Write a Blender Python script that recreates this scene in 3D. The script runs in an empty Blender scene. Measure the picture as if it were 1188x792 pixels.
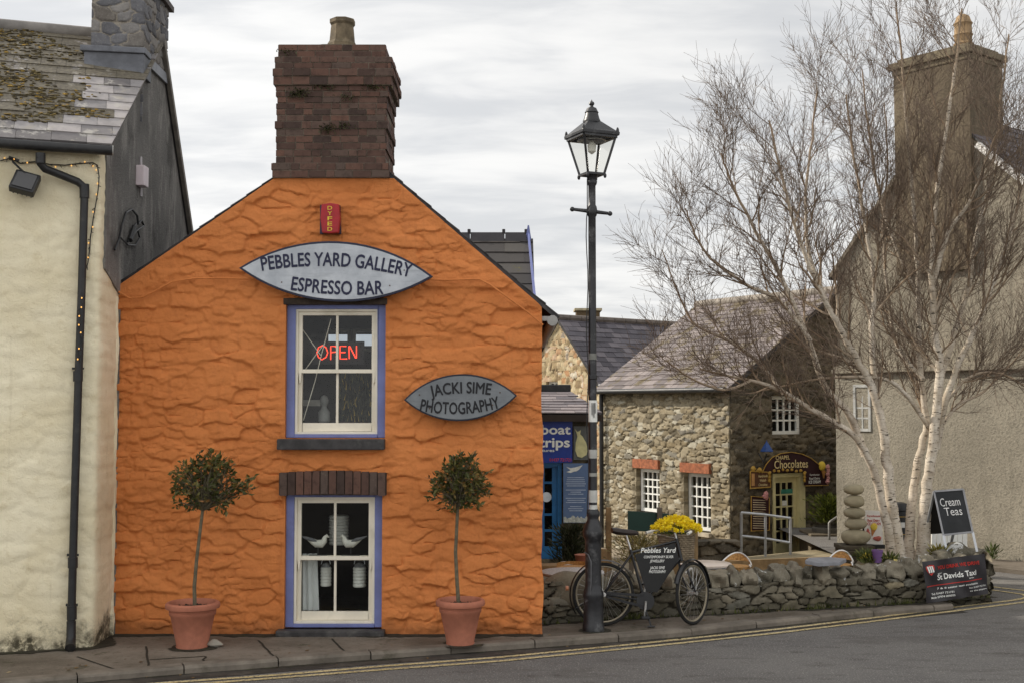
import bpy, bmesh, math, random
import numpy as np
from mathutils import Vector, Matrix
random.seed(7)
R = math.radians
sc = bpy.context.scene
COL = sc.collection
# ---------------------------------------------------------------- camera model (used to measure the place)
F, TH, CAM = 1414.0, R(3.0), Vector((0, 0, 2.5))
def ray(px, py):
    u = (px - 594) / F; v = (396 - py) / F
    return Vector((u, math.cos(TH) - v * math.sin(TH), math.sin(TH) + v * math.cos(TH)))
def at(px, py, Y):
    r = ray(px, py); return CAM + r * (Y / r.y)
def gnd(px, py, z=0.0):
    r = ray(px, py); return CAM + r * ((z - CAM.z) / r.z)
def hit(px, py, p0, n):
    r = ray(px, py); return CAM + r * ((Vector(p0) - CAM).dot(n) / r.dot(n))
def lin(c):
    c = c / 255.0
    return c / 12.92 if c <= .04045 else ((c + .055) / 1.055) ** 2.4
def C(r, g, b): return (lin(r), lin(g), lin(b), 1.0)

# ---------------------------------------------------------------- object helpers
ORIG = {}
def tag(o, label=None, cat=None, group=None, kind=None):
    if label: o['label'] = label
    if cat: o['category'] = cat
    if group: o['group'] = group
    if kind: o['kind'] = kind
    return o
def thing(name, label, cat, loc=(0, 0, 0), group=None):
    o = bpy.data.objects.new(name, None); COL.objects.link(o)
    o.empty_display_size = .1
    o.location = loc; ORIG[o.name] = Vector(loc)
    return tag(o, label, cat, group)
def link(name, me, m, parent=None, smooth=False):
    if m is not None:
        for mm in (m if isinstance(m, (list, tuple)) else [m]): me.materials.append(mm)
    o = bpy.data.objects.new(name, me); COL.objects.link(o)
    if smooth and len(me.polygons): me.polygons.foreach_set('use_smooth', [True] * len(me.polygons))
    if parent is not None:
        org = ORIG.get(parent.name, Vector((0, 0, 0)))
        if org.length > 0: me.transform(Matrix.Translation(-org))
        o.parent = parent; ORIG[o.name] = org
    return o
def copy_tree(o, parent=None):
    c = o.copy(); COL.objects.link(c); c.parent = parent
    for ch in list(o.children): copy_tree(ch, c)
    return c

class MB:
    def __init__(s): s.v = []; s.f = []; s.a = []; s.cur = (0.5, 0.5, 0.5)
    def add(s, vs, fs):
        n = len(s.v); s.v += [tuple(v) for v in vs]; s.f += [tuple(i + n for i in f) for f in fs]
        s.a += [s.cur] * len(vs); return s
    def box(s, c, size, rot=None):
        hx, hy, hz = size[0] / 2, size[1] / 2, size[2] / 2
        vs = [Vector((x, y, z)) for z in (-hz, hz) for y in (-hy, hy) for x in (-hx, hx)]
        if rot is not None:
            m = rot if isinstance(rot, Matrix) else Matrix.Rotation(rot, 3, 'Z')
            vs = [m @ v for v in vs]
        c = Vector(c)
        return s.add([v + c for v in vs], [(0, 2, 3, 1), (4, 5, 7, 6), (0, 1, 5, 4), (2, 6, 7, 3), (0, 4, 6, 2), (1, 3, 7, 5)])
    def bb(s, x0, x1, y0, y1, z0, z1): return s.box(((x0 + x1) / 2, (y0 + y1) / 2, (z0 + z1) / 2), (abs(x1 - x0), abs(y1 - y0), abs(z1 - z0)))
    def bar(s, p0, p1, w, h, up=(0, 0, 1)):
        p0 = Vector(p0); p1 = Vector(p1); d = p1 - p0; L = d.length; x = d / L; u = Vector(up)
        y = u.cross(x)
        if y.length < 1e-4: y = Vector((0, 1, 0)).cross(x)
        y.normalize(); z = x.cross(y)
        m = Matrix((x, y, z)).transposed()
        return s.box((p0 + p1) / 2, (L, w, h), m)
    def tube(s, pts, rad, n=8, cap=True, closed=False):
        pts = [Vector(p) for p in pts]; k = len(pts)
        if not isinstance(rad, (list, tuple)): rad = [rad] * k
        vs = []; prev = None
        for i, p in enumerate(pts):
            if closed: d = pts[(i + 1) % k] - pts[i - 1]
            else: d = pts[min(i + 1, k - 1)] - pts[max(i - 1, 0)]
            d.normalize()
            if prev is None:
                a = Vector((0, 0, 1)) if abs(d.z) < .9 else Vector((1, 0, 0))
                x = d.cross(a).normalized()
            else:
                x = prev - d * prev.dot(d)
                x = x.normalized() if x.length > 1e-6 else d.orthogonal().normalized()
            prev = x; y = d.cross(x)
            vs += [p + (x * math.cos(2 * math.pi * j / n) + y * math.sin(2 * math.pi * j / n)) * rad[i] for j in range(n)]
        fs = []
        for i in range(k if closed else k - 1):
            i2 = (i + 1) % k
            for j in range(n):
                j2 = (j + 1) % n
                fs.append((i * n + j, i * n + j2, i2 * n + j2, i2 * n + j))
        if cap and not closed: fs += [tuple(range(n))[::-1], tuple((k - 1) * n + j for j in range(n))]
        return s.add(vs, fs)
    def cyl(s, p0, p1, r0, r1=None, n=12): return s.tube([p0, p1], [r0, r0 if r1 is None else r1], n)
    def lathe(s, prof, c=(0, 0, 0), n=20, sx=1, sy=1, rot=0):
        c = Vector(c); vs = []; fs = []
        for r, z in prof:
            for j in range(n):
                a = 2 * math.pi * j / n + rot
                vs.append((c.x + r * math.cos(a) * sx, c.y + r * math.sin(a) * sy, c.z + z))
        for i in range(len(prof) - 1):
            for j in range(n):
                j2 = (j + 1) % n
                fs.append((i * n + j, i * n + j2, (i + 1) * n + j2, (i + 1) * n + j))
        fs += [tuple(range(n))[::-1], tuple((len(prof) - 1) * n + j for j in range(n))]
        return s.add(vs, fs)
    def blob(s, c, r, seed=0, amp=.15, nu=14, nv=9, box=1.0):
        rr = random.Random(seed); c = Vector(c); ph = [rr.uniform(0, 6.3) for _ in range(8)]
        vs = []; fs = []
        for i in range(nv + 1):
            th = math.pi * i / nv
            for j in range(nu):
                a = 2 * math.pi * j / nu
                d = Vector((math.sin(th) * math.cos(a), math.sin(th) * math.sin(a), math.cos(th)))
                e_ = Vector([math.copysign(abs(q) ** box, q) for q in d])
                k = 1 + amp * (math.sin(2.1 * d.x * 2 + ph[0]) * .5 + math.sin(2.7 * d.y * 2 + ph[1]) * .5 + math.sin(3.3 * d.z * 1.5 + ph[2]) * .4 + .35 * math.sin(6 * d.x + 5 * d.z + ph[3]) + .25 * math.sin(9 * d.y - 7 * d.x + ph[4]))
                vs.append((c.x + e_.x * r[0] * k, c.y + e_.y * r[1] * k, c.z + e_.z * r[2] * k))
        for i in range(nv):
            for j in range(nu):
                j2 = (j + 1) % nu
                fs.append((i * nu + j, (i + 1) * nu + j, (i + 1) * nu + j2, i * nu + j2))
        return s.add(vs, fs)
    def prism(s, pts, ext):
        n = len(pts); e = Vector(ext); pts = [Vector(p) for p in pts]
        return s.add(pts + [p + e for p in pts], [tuple(range(n)), tuple(range(2 * n - 1, n - 1, -1))] + [(i, i + n, (i + 1) % n + n, (i + 1) % n) for i in range(n)])
    def build(s, name, m, parent=None, smooth=False, bevel=0, attr=False, sharp=None):
        me = bpy.data.meshes.new(name)
        me.from_pydata(s.v, [], s.f)
        if attr:
            at_ = me.color_attributes.new('rub', 'FLOAT_COLOR', 'POINT')
            a = np.ones((len(s.v), 4), dtype=np.float32); a[:, :3] = np.array(s.a, dtype=np.float32)
            at_.data.foreach_set('color', a.ravel())
        bm = bmesh.new(); bm.from_mesh(me)
        if not attr: bmesh.ops.remove_doubles(bm, verts=bm.verts, dist=1e-5)
        bmesh.ops.recalc_face_normals(bm, faces=bm.faces)
        if bevel:
            es = [e for e in bm.edges if len(e.link_faces) == 2 and e.calc_face_angle(0) > .5]
            bmesh.ops.bevel(bm, geom=es, offset=bevel, segments=2, affect='EDGES', profile=.6, clamp_overlap=True)
        bm.to_mesh(me); bm.free()
        o = link(name, me, m, parent, smooth)
        if smooth: me.set_sharp_from_angle(angle=sharp or R(38))
        return o

# ---------------------------------------------------------------- text
TXT = {}
def text(s_, size=1.0, bold=.012, sx=1.0, shear=0.0):
    k = (s_, bold, shear)
    if k not in TXT:
        cu = bpy.data.curves.new('lettering', 'FONT'); cu.body = s_; cu.size = 1; cu.align_x = 'CENTER'; cu.offset = 0 if bold > .014 else bold; cu.resolution_u = 3; cu.shear = shear
        o = bpy.data.objects.new('lettering', cu); COL.objects.link(o)
        dg = bpy.context.evaluated_depsgraph_get(); dg.update()
        me = bpy.data.meshes.new_from_object(o.evaluated_get(dg))
        TXT[k] = ([tuple(v.co) for v in me.vertices], [tuple(p.vertices) for p in me.polygons])
        bpy.data.objects.remove(o); bpy.data.curves.remove(cu); bpy.data.meshes.remove(me)
    v, f = TXT[k]; v = [(x, y, 0) for x, y, z in v]
    if bold > .014:      # heavier strokes: the letter struck several times a hair apart
        vv, ff = [], []; b_ = bold * .9
        for i, (dx, dy) in enumerate([(-b_, 0), (b_, 0), (0, b_), (0, -b_), (0, 0)]):
            ff += [tuple(q + len(vv) for q in p) for p in f]; vv += [(x + dx, y + dy, i * .0004) for x, y, z in v]
        v, f = vv, ff
    return [(x * size * sx, y * size, z) for x, y, z in v], f
def fit(s_, w, h, bold=.012, shear=0.0):
    """text scaled to width w and capital height h, centred on x, baseline 0"""
    v, f = text(s_, 1, bold, 1, shear)
    xs = [p[0] for p in v]; W = max(xs) - min(xs); x0 = (max(xs) + min(xs)) / 2
    return [((x - x0) * w / W, y * h / .70, z) for x, y, z in v], f
def put(mb, tv, o, ex, ey, n, off=.004, arc=None):
    v, f = tv; o = Vector(o); ex = Vector(ex); ey = Vector(ey); n = Vector(n); out = []
    for x, y, dz in v:
        if arc: sl = 2 * arc * x; x, y = x - y * sl, y + arc * x * x
        out.append(o + ex * x + ey * y + n * (off + dz))
    mb.add(out, f)

# ---------------------------------------------------------------- numpy noise
def hsh(i, j, k):
    i = i.astype(np.int64); j = j.astype(np.int64)
    n = (i * 374761393 + j * 668265263 + k * 1442695041) & 0x7fffffff
    n = ((n ^ (n >> 13)) * 1274126177) & 0x7fffffff
    n = ((n ^ (n >> 16)) * 374761393) & 0x7fffffff
    return (n & 0xffff) / 65535.0
def vnoise(x, y, k):
    i = np.floor(x); j = np.floor(y); fx = x - i; fy = y - j
    fx = fx * fx * (3 - 2 * fx); fy = fy * fy * (3 - 2 * fy)
    a = hsh(i, j, k); b = hsh(i + 1, j, k); c = hsh(i, j + 1, k); d = hsh(i + 1, j + 1, k)
    return (a * (1 - fx) + b * fx) * (1 - fy) + (c * (1 - fx) + d * fx) * fy
def fbm(x, y, k, o=4):
    t = 0; a = .5
    for q in range(o): t = t + a * (vnoise(x, y, k + q * 17) - .5); x = x * 2.03 + 3.1; y = y * 2.03 + 1.7; a *= .5
    return t
def worley(x, y, k, p=3.0, jit=.85):
    j0 = np.floor(y); F1 = np.full(x.shape, 9.0); F2 = F1.copy(); r1 = np.zeros(x.shape); r2 = r1.copy(); dx1 = r1.copy(); dy1 = r1.copy()
    for dj in (-1, 0, 1):
        j = j0 + dj; sh = hsh(j, j * 0 + 5, k + 3)
        i0 = np.floor(x - sh)
        for di in (-1, 0, 1):
            i = i0 + di
            cx = i + .5 + sh + (hsh(i, j, k) - .5) * jit; cy = j + .5 + (hsh(i, j, k + 1) - .5) * jit
            dx = x - cx; dy = y - cy
            w = .75 + .5 * hsh(i, j, k + 9)
            d = (np.abs(dx) ** p + np.abs(dy) ** p) ** (1 / p) / w
            m = d < F1
            F2 = np.where(m, F1, np.minimum(F2, d))
            r1 = np.where(m, hsh(i, j, k + 2), r1); r2 = np.where(m, hsh(i, j, k + 4), r2)
            dx1 = np.where(m, dx, dx1); dy1 = np.where(m, dy, dy1)
            F1 = np.where(m, d, F1)
    return F1, F2, r1, r2, dx1, dy1
def sstep(a, b, x):
    t = np.clip((x - a) / (b - a), 0, 1); return t * t * (3 - 2 * t)
def blur(h, n=1):
    for _ in range(n):
        g = np.pad(h, 1, mode='edge')
        h = (g[1:-1, 1:-1] * 4 + (g[:-2, 1:-1] + g[2:, 1:-1] + g[1:-1, :-2] + g[1:-1, 2:]) * 2 + g[:-2, :-2] + g[2:, 2:] + g[:-2, 2:] + g[2:, :-2]) / 16
    return h
def stones(U, V, sw, sh, k, depth, edge=.16, warp=.35, tilt=.5, p=3.0, rough=.25, nblur=0, lip=.45):
    wx = fbm(U * 2.2, V * 2.2, k + 50) * warp + fbm(U * 7, V * 7, k + 60) * warp * .3; wy = fbm(U * 1.8 + 9, V * 1.8, k + 70) * warp + fbm(U * 7, V * 7, k + 80) * warp * .25
    F1, F2, r1, r2, dx, dy = worley((U + wx) / sw, (V + wy * .6) / sh, k, p)
    m = sstep(0, edge, F2 - F1)
    h = m * (.45 + .55 * r2) + m * tilt * (dx * (r1 - .5) + dy * (r2 - .6)) - m * lip * dy + fbm(U * 9, V * 14, k + 90, 4) * rough * (.3 + .7 * m)
    h = blur(h, nblur)
    return h * depth, r1, r2, m
def axis(breaks, step):
    out = [breaks[0]]
    for a, b in zip(breaks, breaks[1:]):
        n = max(1, int(round((b - a) / step)))
        out += [a + (b - a) * (i + 1) / n for i in range(n)]
    return np.array(out)
def panel(name, m, us, vs, pos, hfun, parent=None, holes=(), top=None, skirt=None, smooth=True, keep=None):
    """a rough wall sheet: pos(U,V,H)->XYZ, hfun(U,V)->(H, r1, r2, mortar mask); holes are (u0,u1,v0,v1); skirt folds the rim back"""
    U, V = np.meshgrid(us, vs)
    Vc = V
    if top is not None: Vc = np.minimum(V, top(U))
    H, r1, r2, mk = hfun(U, Vc)
    for (a, b, c, d) in holes:    # stones calm down right at a reveal
        dist = np.maximum(np.maximum(a - U, U - b), np.maximum(c - Vc, Vc - d))
        H = H * (0.35 + .65 * sstep(0, .08, dist))
    X, Y, Z = pos(U, Vc, H)
    nv, nu = U.shape
    idx = np.arange(nv * nu).reshape(nv, nu)
    q = np.stack([idx[:-1, :-1], idx[:-1, 1:], idx[1:, 1:], idx[1:, :-1]], -1)
    uc = (us[:-1] + us[1:]) / 2; vc = (vs[:-1] + vs[1:]) / 2
    UC, VC = np.meshgrid(uc, vc)
    ok = np.ones(UC.shape, bool)
    for (a, b, c, d) in holes: ok &= ~((UC > a) & (UC < b) & (VC > c) & (VC < d))
    if top is not None: ok &= (V[:-1, :-1] < top(U[:-1, :-1]) - 1e-6) | (V[:-1, 1:] < top(U[:-1, 1:]) - 1e-6)
    if keep is not None: ok &= keep(UC, VC)
    q = q[ok].reshape(-1, 4)
    P = np.stack([X, Y, Z], -1).reshape(-1, 3)
    A = np.stack([r1, r2, mk, np.ones_like(r1)], -1).reshape(-1, 4)
    if skirt is not None:
        e = np.concatenate([q[:, [0, 1]], q[:, [1, 2]], q[:, [2, 3]], q[:, [3, 0]]])
        key = np.sort(e, 1); key = key[:, 0].astype(np.int64) * (nv * nu) + key[:, 1]
        u_, inv, cnt = np.unique(key, return_inverse=True, return_counts=True)
        be = e[cnt[inv] == 1]
        bv = np.unique(be); remap = {int(b): len(P) + i for i, b in enumerate(bv)}
        P = np.concatenate([P, P[bv] + np.array(skirt)]); A = np.concatenate([A, A[bv]])
        q = np.concatenate([q, np.array([(b, a, remap[int(a)], remap[int(b)]) for a, b in be])])
    used = np.unique(q); mp = np.full(len(P), -1); mp[used] = np.arange(len(used))
    P = P[used]; A = A[used]; q = mp[q]
    me = bpy.data.meshes.new(name)
    me.vertices.add(len(P)); me.vertices.foreach_set('co', P.astype(np.float32).ravel())
    me.loops.add(q.size); me.loops.foreach_set('vertex_index', q.ravel().astype(np.int32))
    me.polygons.add(len(q)); me.polygons.foreach_set('loop_start', np.arange(0, q.size, 4, dtype=np.int32)); me.polygons.foreach_set('loop_total', np.full(len(q), 4, dtype=np.int32))
    at_ = me.color_attributes.new('rub', 'FLOAT_COLOR', 'POINT'); at_.data.foreach_set('color', A.astype(np.float32).ravel())
    me.update(calc_edges=True); me.validate()
    o = link(name, me, m, parent, smooth)
    me.set_sharp_from_angle(angle=R(60))
    return o

# ---------------------------------------------------------------- materials
class NT:
    def __init__(s, name):
        s.m = bpy.data.materials.new(name); s.m.use_nodes = True; s.t = s.m.node_tree; s.N = s.t.nodes; s.L = s.t.links
        s.b = s.N['Principled BSDF']; s.co = s.N.new('ShaderNodeTexCoord'); s.src = s.co.outputs['Object']
    def lk(s, a, b): s.L.new(a, b)
    def _in(s, node, key, v):
        if hasattr(v, 'links') or hasattr(v, 'is_linked'): s.lk(v, node.inputs[key])
        else: node.inputs[key].default_value = v
    def map(s, scale=(1, 1, 1), loc=(0, 0, 0), rot=(0, 0, 0)):
        n = s.N.new('ShaderNodeMapping'); n.inputs['Scale'].default_value = scale; n.inputs['Location'].default_value = loc; n.inputs['Rotation'].default_value = rot
        s.lk(s.src, n.inputs['Vector']); return n.outputs[0]
    def noise(s, scale, detail=5, rough=.6, vec=None, dist=0):
        n = s.N.new('ShaderNodeTexNoise'); n.inputs['Scale'].default_value = scale; n.inputs['Detail'].default_value = detail; n.inputs['Roughness'].default_value = rough; n.inputs['Distortion'].default_value = dist
        s.lk(vec or s.src, n.inputs['Vector']); return n.outputs['Fac']
    def ramp(s, fac, stops):
        n = s.N.new('ShaderNodeValToRGB'); e = n.color_ramp.elements
        while len(e) < len(stops): e.new(.5)
        for x, (p, c) in zip(e, stops): x.position = p; x.color = c if len(c) == 4 else (*c, 1)
        s.lk(fac, n.inputs[0]); return n.outputs[0]
    def step(s, fac, a, b):
        n = s.N.new('ShaderNodeMapRange'); n.interpolation_type = 'SMOOTHSTEP'; s._in(n, 0, fac); n.inputs[1].default_value = a; n.inputs[2].default_value = b; return n.outputs[0]
    def math(s, op, a, b=0.0):
        n = s.N.new('ShaderNodeMath'); n.operation = op; s._in(n, 0, a); s._in(n, 1, b); return n.outputs[0]
    def mix(s, fac, a, b, mode='MIX'):
        n = s.N.new('ShaderNodeMix'); n.data_type = 'RGBA'; n.blend_type = mode
        s._in(n, 0, fac); s._in(n, 6, a); s._in(n, 7, b); return n.outputs[2]
    def attr(s):
        n = s.N.new('ShaderNodeAttribute'); n.attribute_name = 'rub'; q = s.N.new('ShaderNodeSeparateColor'); s.lk(n.outputs['Color'], q.inputs[0]); return q.outputs
    def sep(s, geo=False):
        q = s.N.new('ShaderNodeSeparateXYZ')
        if geo: g = s.N.new('ShaderNodeNewGeometry'); s.lk(g.outputs['Position'], q.inputs[0])
        else: s.lk(s.src, q.inputs[0])
        return q.outputs
    def bump(s, h, strength=.5, dist=.01, prev=None):
        n = s.N.new('ShaderNodeBump'); n.inputs['Strength'].default_value = strength; n.inputs['Distance'].default_value = dist
        s.lk(h, n.inputs['Height'])
        if prev: s.lk(prev, n.inputs['Normal'])
        return n.outputs[0]
    def done(s, col, rough=.8, normal=None, metal=0, spec=.3):
        s._in(s.b, 'Base Color', col); s._in(s.b, 'Roughness', rough); s.b.inputs['Metallic'].default_value = metal
        s.b.inputs['Specular IOR Level'].default_value = spec
        if normal: s.lk(normal, s.b.inputs['Normal'])
        return s.m
def M(name, c, rough=.7, var=.18, scale=6, bump=.25, bscale=60, metal=0, spec=.3, stain=None):
    """an everyday surface: base colour broken up at two scales, a fine bump, uneven gloss"""
    t = NT(name); n1 = t.noise(scale, 6); n2 = t.noise(scale * 7, 4)
    d = tuple(x * (1 - var * 1.3) for x in c[:3]) + (1,); l = tuple(min(1, x * (1 + var)) for x in c[:3]) + (1,)
    col = t.mix(t.step(n1, .3, .7), d, l)
    col = t.mix(t.math('MULTIPLY', t.step(n2, .5, .75), .35), col, d)
    if stain: col = t.mix(t.math('MULTIPLY', t.step(t.noise(scale * .6, 7, .7), .52, .68), stain[1]), col, stain[0])
    rg = t.math('ADD', t.math('MULTIPLY', t.math('SUBTRACT', n1, .5), .25), rough)
    return t.done(col, rg, t.bump(t.noise(bscale, 4), bump, .004), metal, spec)
def glass_mat(name, tint=(.9, .93, .92, 1), rough=.02, ior=1.5):
    t = NT(name); N = t.N
    tr = N.new('ShaderNodeBsdfTransparent'); tr.inputs[0].default_value = tint
    gl = N.new('ShaderNodeBsdfGlossy'); gl.inputs['Roughness'].default_value = rough
    fr = N.new('ShaderNodeFresnel'); gm_ = N.new('ShaderNodeNewGeometry'); mr_ = N.new('ShaderNodeMapRange'); t.lk(gm_.outputs['Backfacing'], mr_.inputs[0]); mr_.inputs[3].default_value = ior; mr_.inputs[4].default_value = 1 / ior; t.lk(mr_.outputs[0], fr.inputs[0])
    nb = t.bump(t.noise(3.0, 2), .06, .02); t.lk(nb, gl.inputs['Normal'])
    mx = N.new('ShaderNodeMixShader'); t.lk(fr.outputs[0], mx.inputs[0]); t.lk(tr.outputs[0], mx.inputs[1]); t.lk(gl.outputs[0], mx.inputs[2])
    t.lk(mx.outputs[0], N['Material Output'].inputs['Surface']); return t.m
def emit_mat(name, c, st):
    t = NT(name); t.b.inputs['Base Color'].default_value = c; t.b.inputs['Emission Color'].default_value = c; t.b.inputs['Emission Strength'].default_value = st; return t.m
def stone_mat(name, stops, mortar, lichen=None, grime=None, spec=.2, mort_w=1.0, yellow=None, bump=.6, varscale=14):
    """rubble: colour per stone from the 'rub' attribute, mortar between, lichen blotches, grime towards the foot"""
    t = NT(name); r, g, m = t.attr()[:3]
    col = t.ramp(r, stops)
    n1 = t.noise(varscale, 8, .7); n2 = t.noise(varscale * 5, 5, .7)
    col = t.mix(t.math('MULTIPLY', t.step(n1, .35, .7), .55), col, t.mix(.6, col, (.02, .018, .014, 1)))
    col = t.mix(t.math('MULTIPLY', t.step(n2, .5, .7), .4), col, t.mix(.5, col, (.5, .47, .4, 1)))
    inv = t.math('SUBTRACT', 1.0, t.step(m, .15, .6))
    col = t.mix(t.math('MULTIPLY', inv, mort_w), col, t.mix(t.step(n2, .3, .7), mortar, tuple(x * .6 for x in mortar[:3]) + (1,)))
    if lichen:
        lf = t.math('MULTIPLY', t.step(t.noise(lichen[1], 6, .65, dist=.4), lichen[2], lichen[2] + .05), t.step(t.noise(60, 4), .3, .45))
        col = t.mix(lf, col, lichen[0])
    if yellow:
        col = t.mix(t.step(t.noise(7, 8, .75), yellow[1], yellow[1] + .1), col, yellow[0])
    if grime:
        z = t.sep(True)[2]; zz = t.math('ADD', z, t.math('MULTIPLY', t.noise(2.2, 5), -.5))
        gf = t.math('MULTIPLY', t.math('SUBTRACT', 1.0, t.step(zz, grime[1], grime[2])), grime[3])
        col = t.mix(gf, col, grime[0])
    nb = t.bump(n1, bump, .012); nb = t.bump(n2, bump * .7, .005, nb)
    return t.done(col, .88, nb, 0, spec)
# ---------------------------------------------------------------- camera, light, sky
cd = bpy.data.cameras.new('camera'); cam = bpy.data.objects.new('camera', cd); COL.objects.link(cam)
cam.location = CAM; cam.rotation_euler = (R(90) + TH, 0, 0); cd.sensor_width = 36; cd.sensor_fit = 'HORIZONTAL'; cd.lens = F / 1188 * 36
cd.clip_end = 2000; cd.clip_start = .1; sc.camera = cam
SE = R(33)
SUN = Vector((-.93, .36, 0)).normalized() * math.cos(SE) + Vector((0, 0, math.sin(SE)))
sd = bpy.data.lights.new('sun', 'SUN'); so = bpy.data.objects.new('sun', sd); COL.objects.link(so)
sd.energy = 4.8; sd.angle = R(1.0); sd.color = (1, .92, .80); so.rotation_euler = (-SUN).to_track_quat('-Z', 'Y').to_euler()
so.location = (-20, 20, 30)
w = bpy.data.worlds.new('World'); sc.world = w; w.use_nodes = True
N = w.node_tree.nodes; L = w.node_tree.links; bg = N['Background']
sky = N.new('ShaderNodeTexSky'); sky.sky_type = 'NISHITA'; sky.sun_disc = False; sky.sun_elevation = SE; sky.sun_rotation = math.atan2(SUN.x, SUN.y)
tc = N.new('ShaderNodeTexCoord'); sp = N.new('ShaderNodeSeparateXYZ'); L.new(tc.outputs['Generated'], sp.inputs[0])
def wm(op, a, b):
    n = N.new('ShaderNodeMath'); n.operation = op
    for i, v in enumerate((a, b)):
        if hasattr(v, 'is_linked'): L.new(v, n.inputs[i])
        else: n.inputs[i].default_value = v
    return n.outputs[0]
def wr(x, a, b, c, d):
    n = N.new('ShaderNodeMapRange'); n.interpolation_type = 'SMOOTHSTEP'; L.new(x, n.inputs[0])
    for i, v in enumerate((a, b, c, d)): n.inputs[i + 1].default_value = v
    return n.outputs[0]
# a flat layer of cloud seen from below: direction projected on a plane overhead
zz = wm('ADD', wm('MAXIMUM', sp.outputs[2], 0.0), .16)
cx = wm('DIVIDE', sp.outputs[0], zz); cy = wm('DIVIDE', sp.outputs[1], zz)
cv = N.new('ShaderNodeCombineXYZ'); L.new(cx, cv.inputs[0]); L.new(wm('MULTIPLY', cy, 2.3), cv.inputs[1])
def wn(scale, det, rough, dist=0.0):
    n = N.new('ShaderNodeTexNoise'); n.inputs['Scale'].default_value = scale; n.inputs['Detail'].default_value = det; n.inputs['Roughness'].default_value = rough; n.inputs['Distortion'].default_value = dist
    L.new(cv.outputs[0], n.inputs['Vector']); return n.outputs['Fac']
big = wn(.75, 4, .5, .2); fine = wn(3.2, 7, .55, .35)
mixv = wm('ADD', wm('MULTIPLY', big, .62), wm('MULTIPLY', fine, .38))
cl = wr(mixv, .38, .60, 0, 1)
rampc = N.new('ShaderNodeMix'); rampc.data_type = 'RGBA'; L.new(cl, rampc.inputs[0])
rampc.inputs[6].default_value = (7.5, 7.6, 7.75, 1); rampc.inputs[7].default_value = (10.2, 10.1, 9.9, 1)
# front fill: sky behind the camera brightened to lift the shaded house fronts
br = wr(sp.outputs[1], -.45, .35, 1.5, 1.0)
tl = wr(sp.outputs[0], -.55, .5, 1.1, .92)
mb_ = N.new('ShaderNodeMix'); mb_.data_type = 'RGBA'; mb_.blend_type = 'MULTIPLY'; mb_.inputs[0].default_value = 1
L.new(rampc.outputs[2], mb_.inputs[6]); L.new(wm('MULTIPLY', br, tl), mb_.inputs[7])
sm = N.new('ShaderNodeMix'); sm.data_type = 'RGBA'; sm.inputs[0].default_value = .93; L.new(sky.outputs[0], sm.inputs[6]); L.new(mb_.outputs[2], sm.inputs[7])
L.new(sm.outputs[2], bg.inputs[0]); bg.inputs[1].default_value = .10
sc.view_settings.view_transform = 'Standard'; sc.view_settings.look = 'None'; sc.view_settings.exposure = 0; sc.view_settings.gamma = 1; sc.view_settings.use_curve_mapping = False
sc.cycles.use_denoising = True; sc.cycles.max_bounces = 6; sc.cycles.transparent_max_bounces = 16; sc.cycles.caustics_reflective = False; sc.cycles.caustics_refractive = False

# ---------------------------------------------------------------- shared materials
def m_orange():
    t = NT('orange_masonry_paint'); n1 = t.noise(1.3, 6); n2 = t.noise(9, 6, .7); z = t.sep(True)
    col = t.mix(t.step(n1, .3, .7), C(199, 120, 63), C(216, 134, 74))
    col = t.mix(t.math('MULTIPLY', t.step(n2, .5, .75), .35), col, C(166, 92, 48))
    streak = t.noise(2.2, 6, .65, t.map((3.2, 3.2, .35)))
    col = t.mix(t.math('MULTIPLY', t.step(streak, .55, .75), .25), col, C(150, 84, 46))
    foot = t.math('SUBTRACT', 1.0, t.step(t.math('ADD', z[2], t.math('MULTIPLY', t.noise(5, 6), -.35)), -.17, .02))
    col = t.mix(t.math('MULTIPLY', foot, .55), col, C(120, 74, 42))
    nb = t.bump(t.noise(20, 8, .75, dist=.3), .9, .022); nb = t.bump(t.noise(75, 5, .7), .8, .006, nb)
    return t.done(col, .66, nb, 0, .25)
def m_cream():
    t = NT('cream_limewash'); n1 = t.noise(1.1, 6); n2 = t.noise(7, 7, .7); z = t.sep(True)
    col = t.mix(t.step(n1, .3, .7), C(225, 212, 178), C(241, 231, 202))
    col = t.mix(t.math('MULTIPLY', t.step(n2, .52, .74), .4), col, C(194, 174, 128))
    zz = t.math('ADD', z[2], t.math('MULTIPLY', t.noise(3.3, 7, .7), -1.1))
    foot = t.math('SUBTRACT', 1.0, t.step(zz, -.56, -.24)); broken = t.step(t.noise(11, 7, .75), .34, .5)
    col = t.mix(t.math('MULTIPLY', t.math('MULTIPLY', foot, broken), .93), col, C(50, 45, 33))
    streak = t.noise(2.4, 6, .7, t.map((4, 4, .3)))
    col = t.mix(t.math('MULTIPLY', t.step(streak, .58, .74), .25), col, C(168, 152, 114))
    nb = t.bump(t.noise(14, 9, .75, dist=.3), .9, .02); nb = t.bump(t.noise(70, 5, .7), .7, .006, nb)
    return t.done(col, .85, nb, 0, .2)
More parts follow.
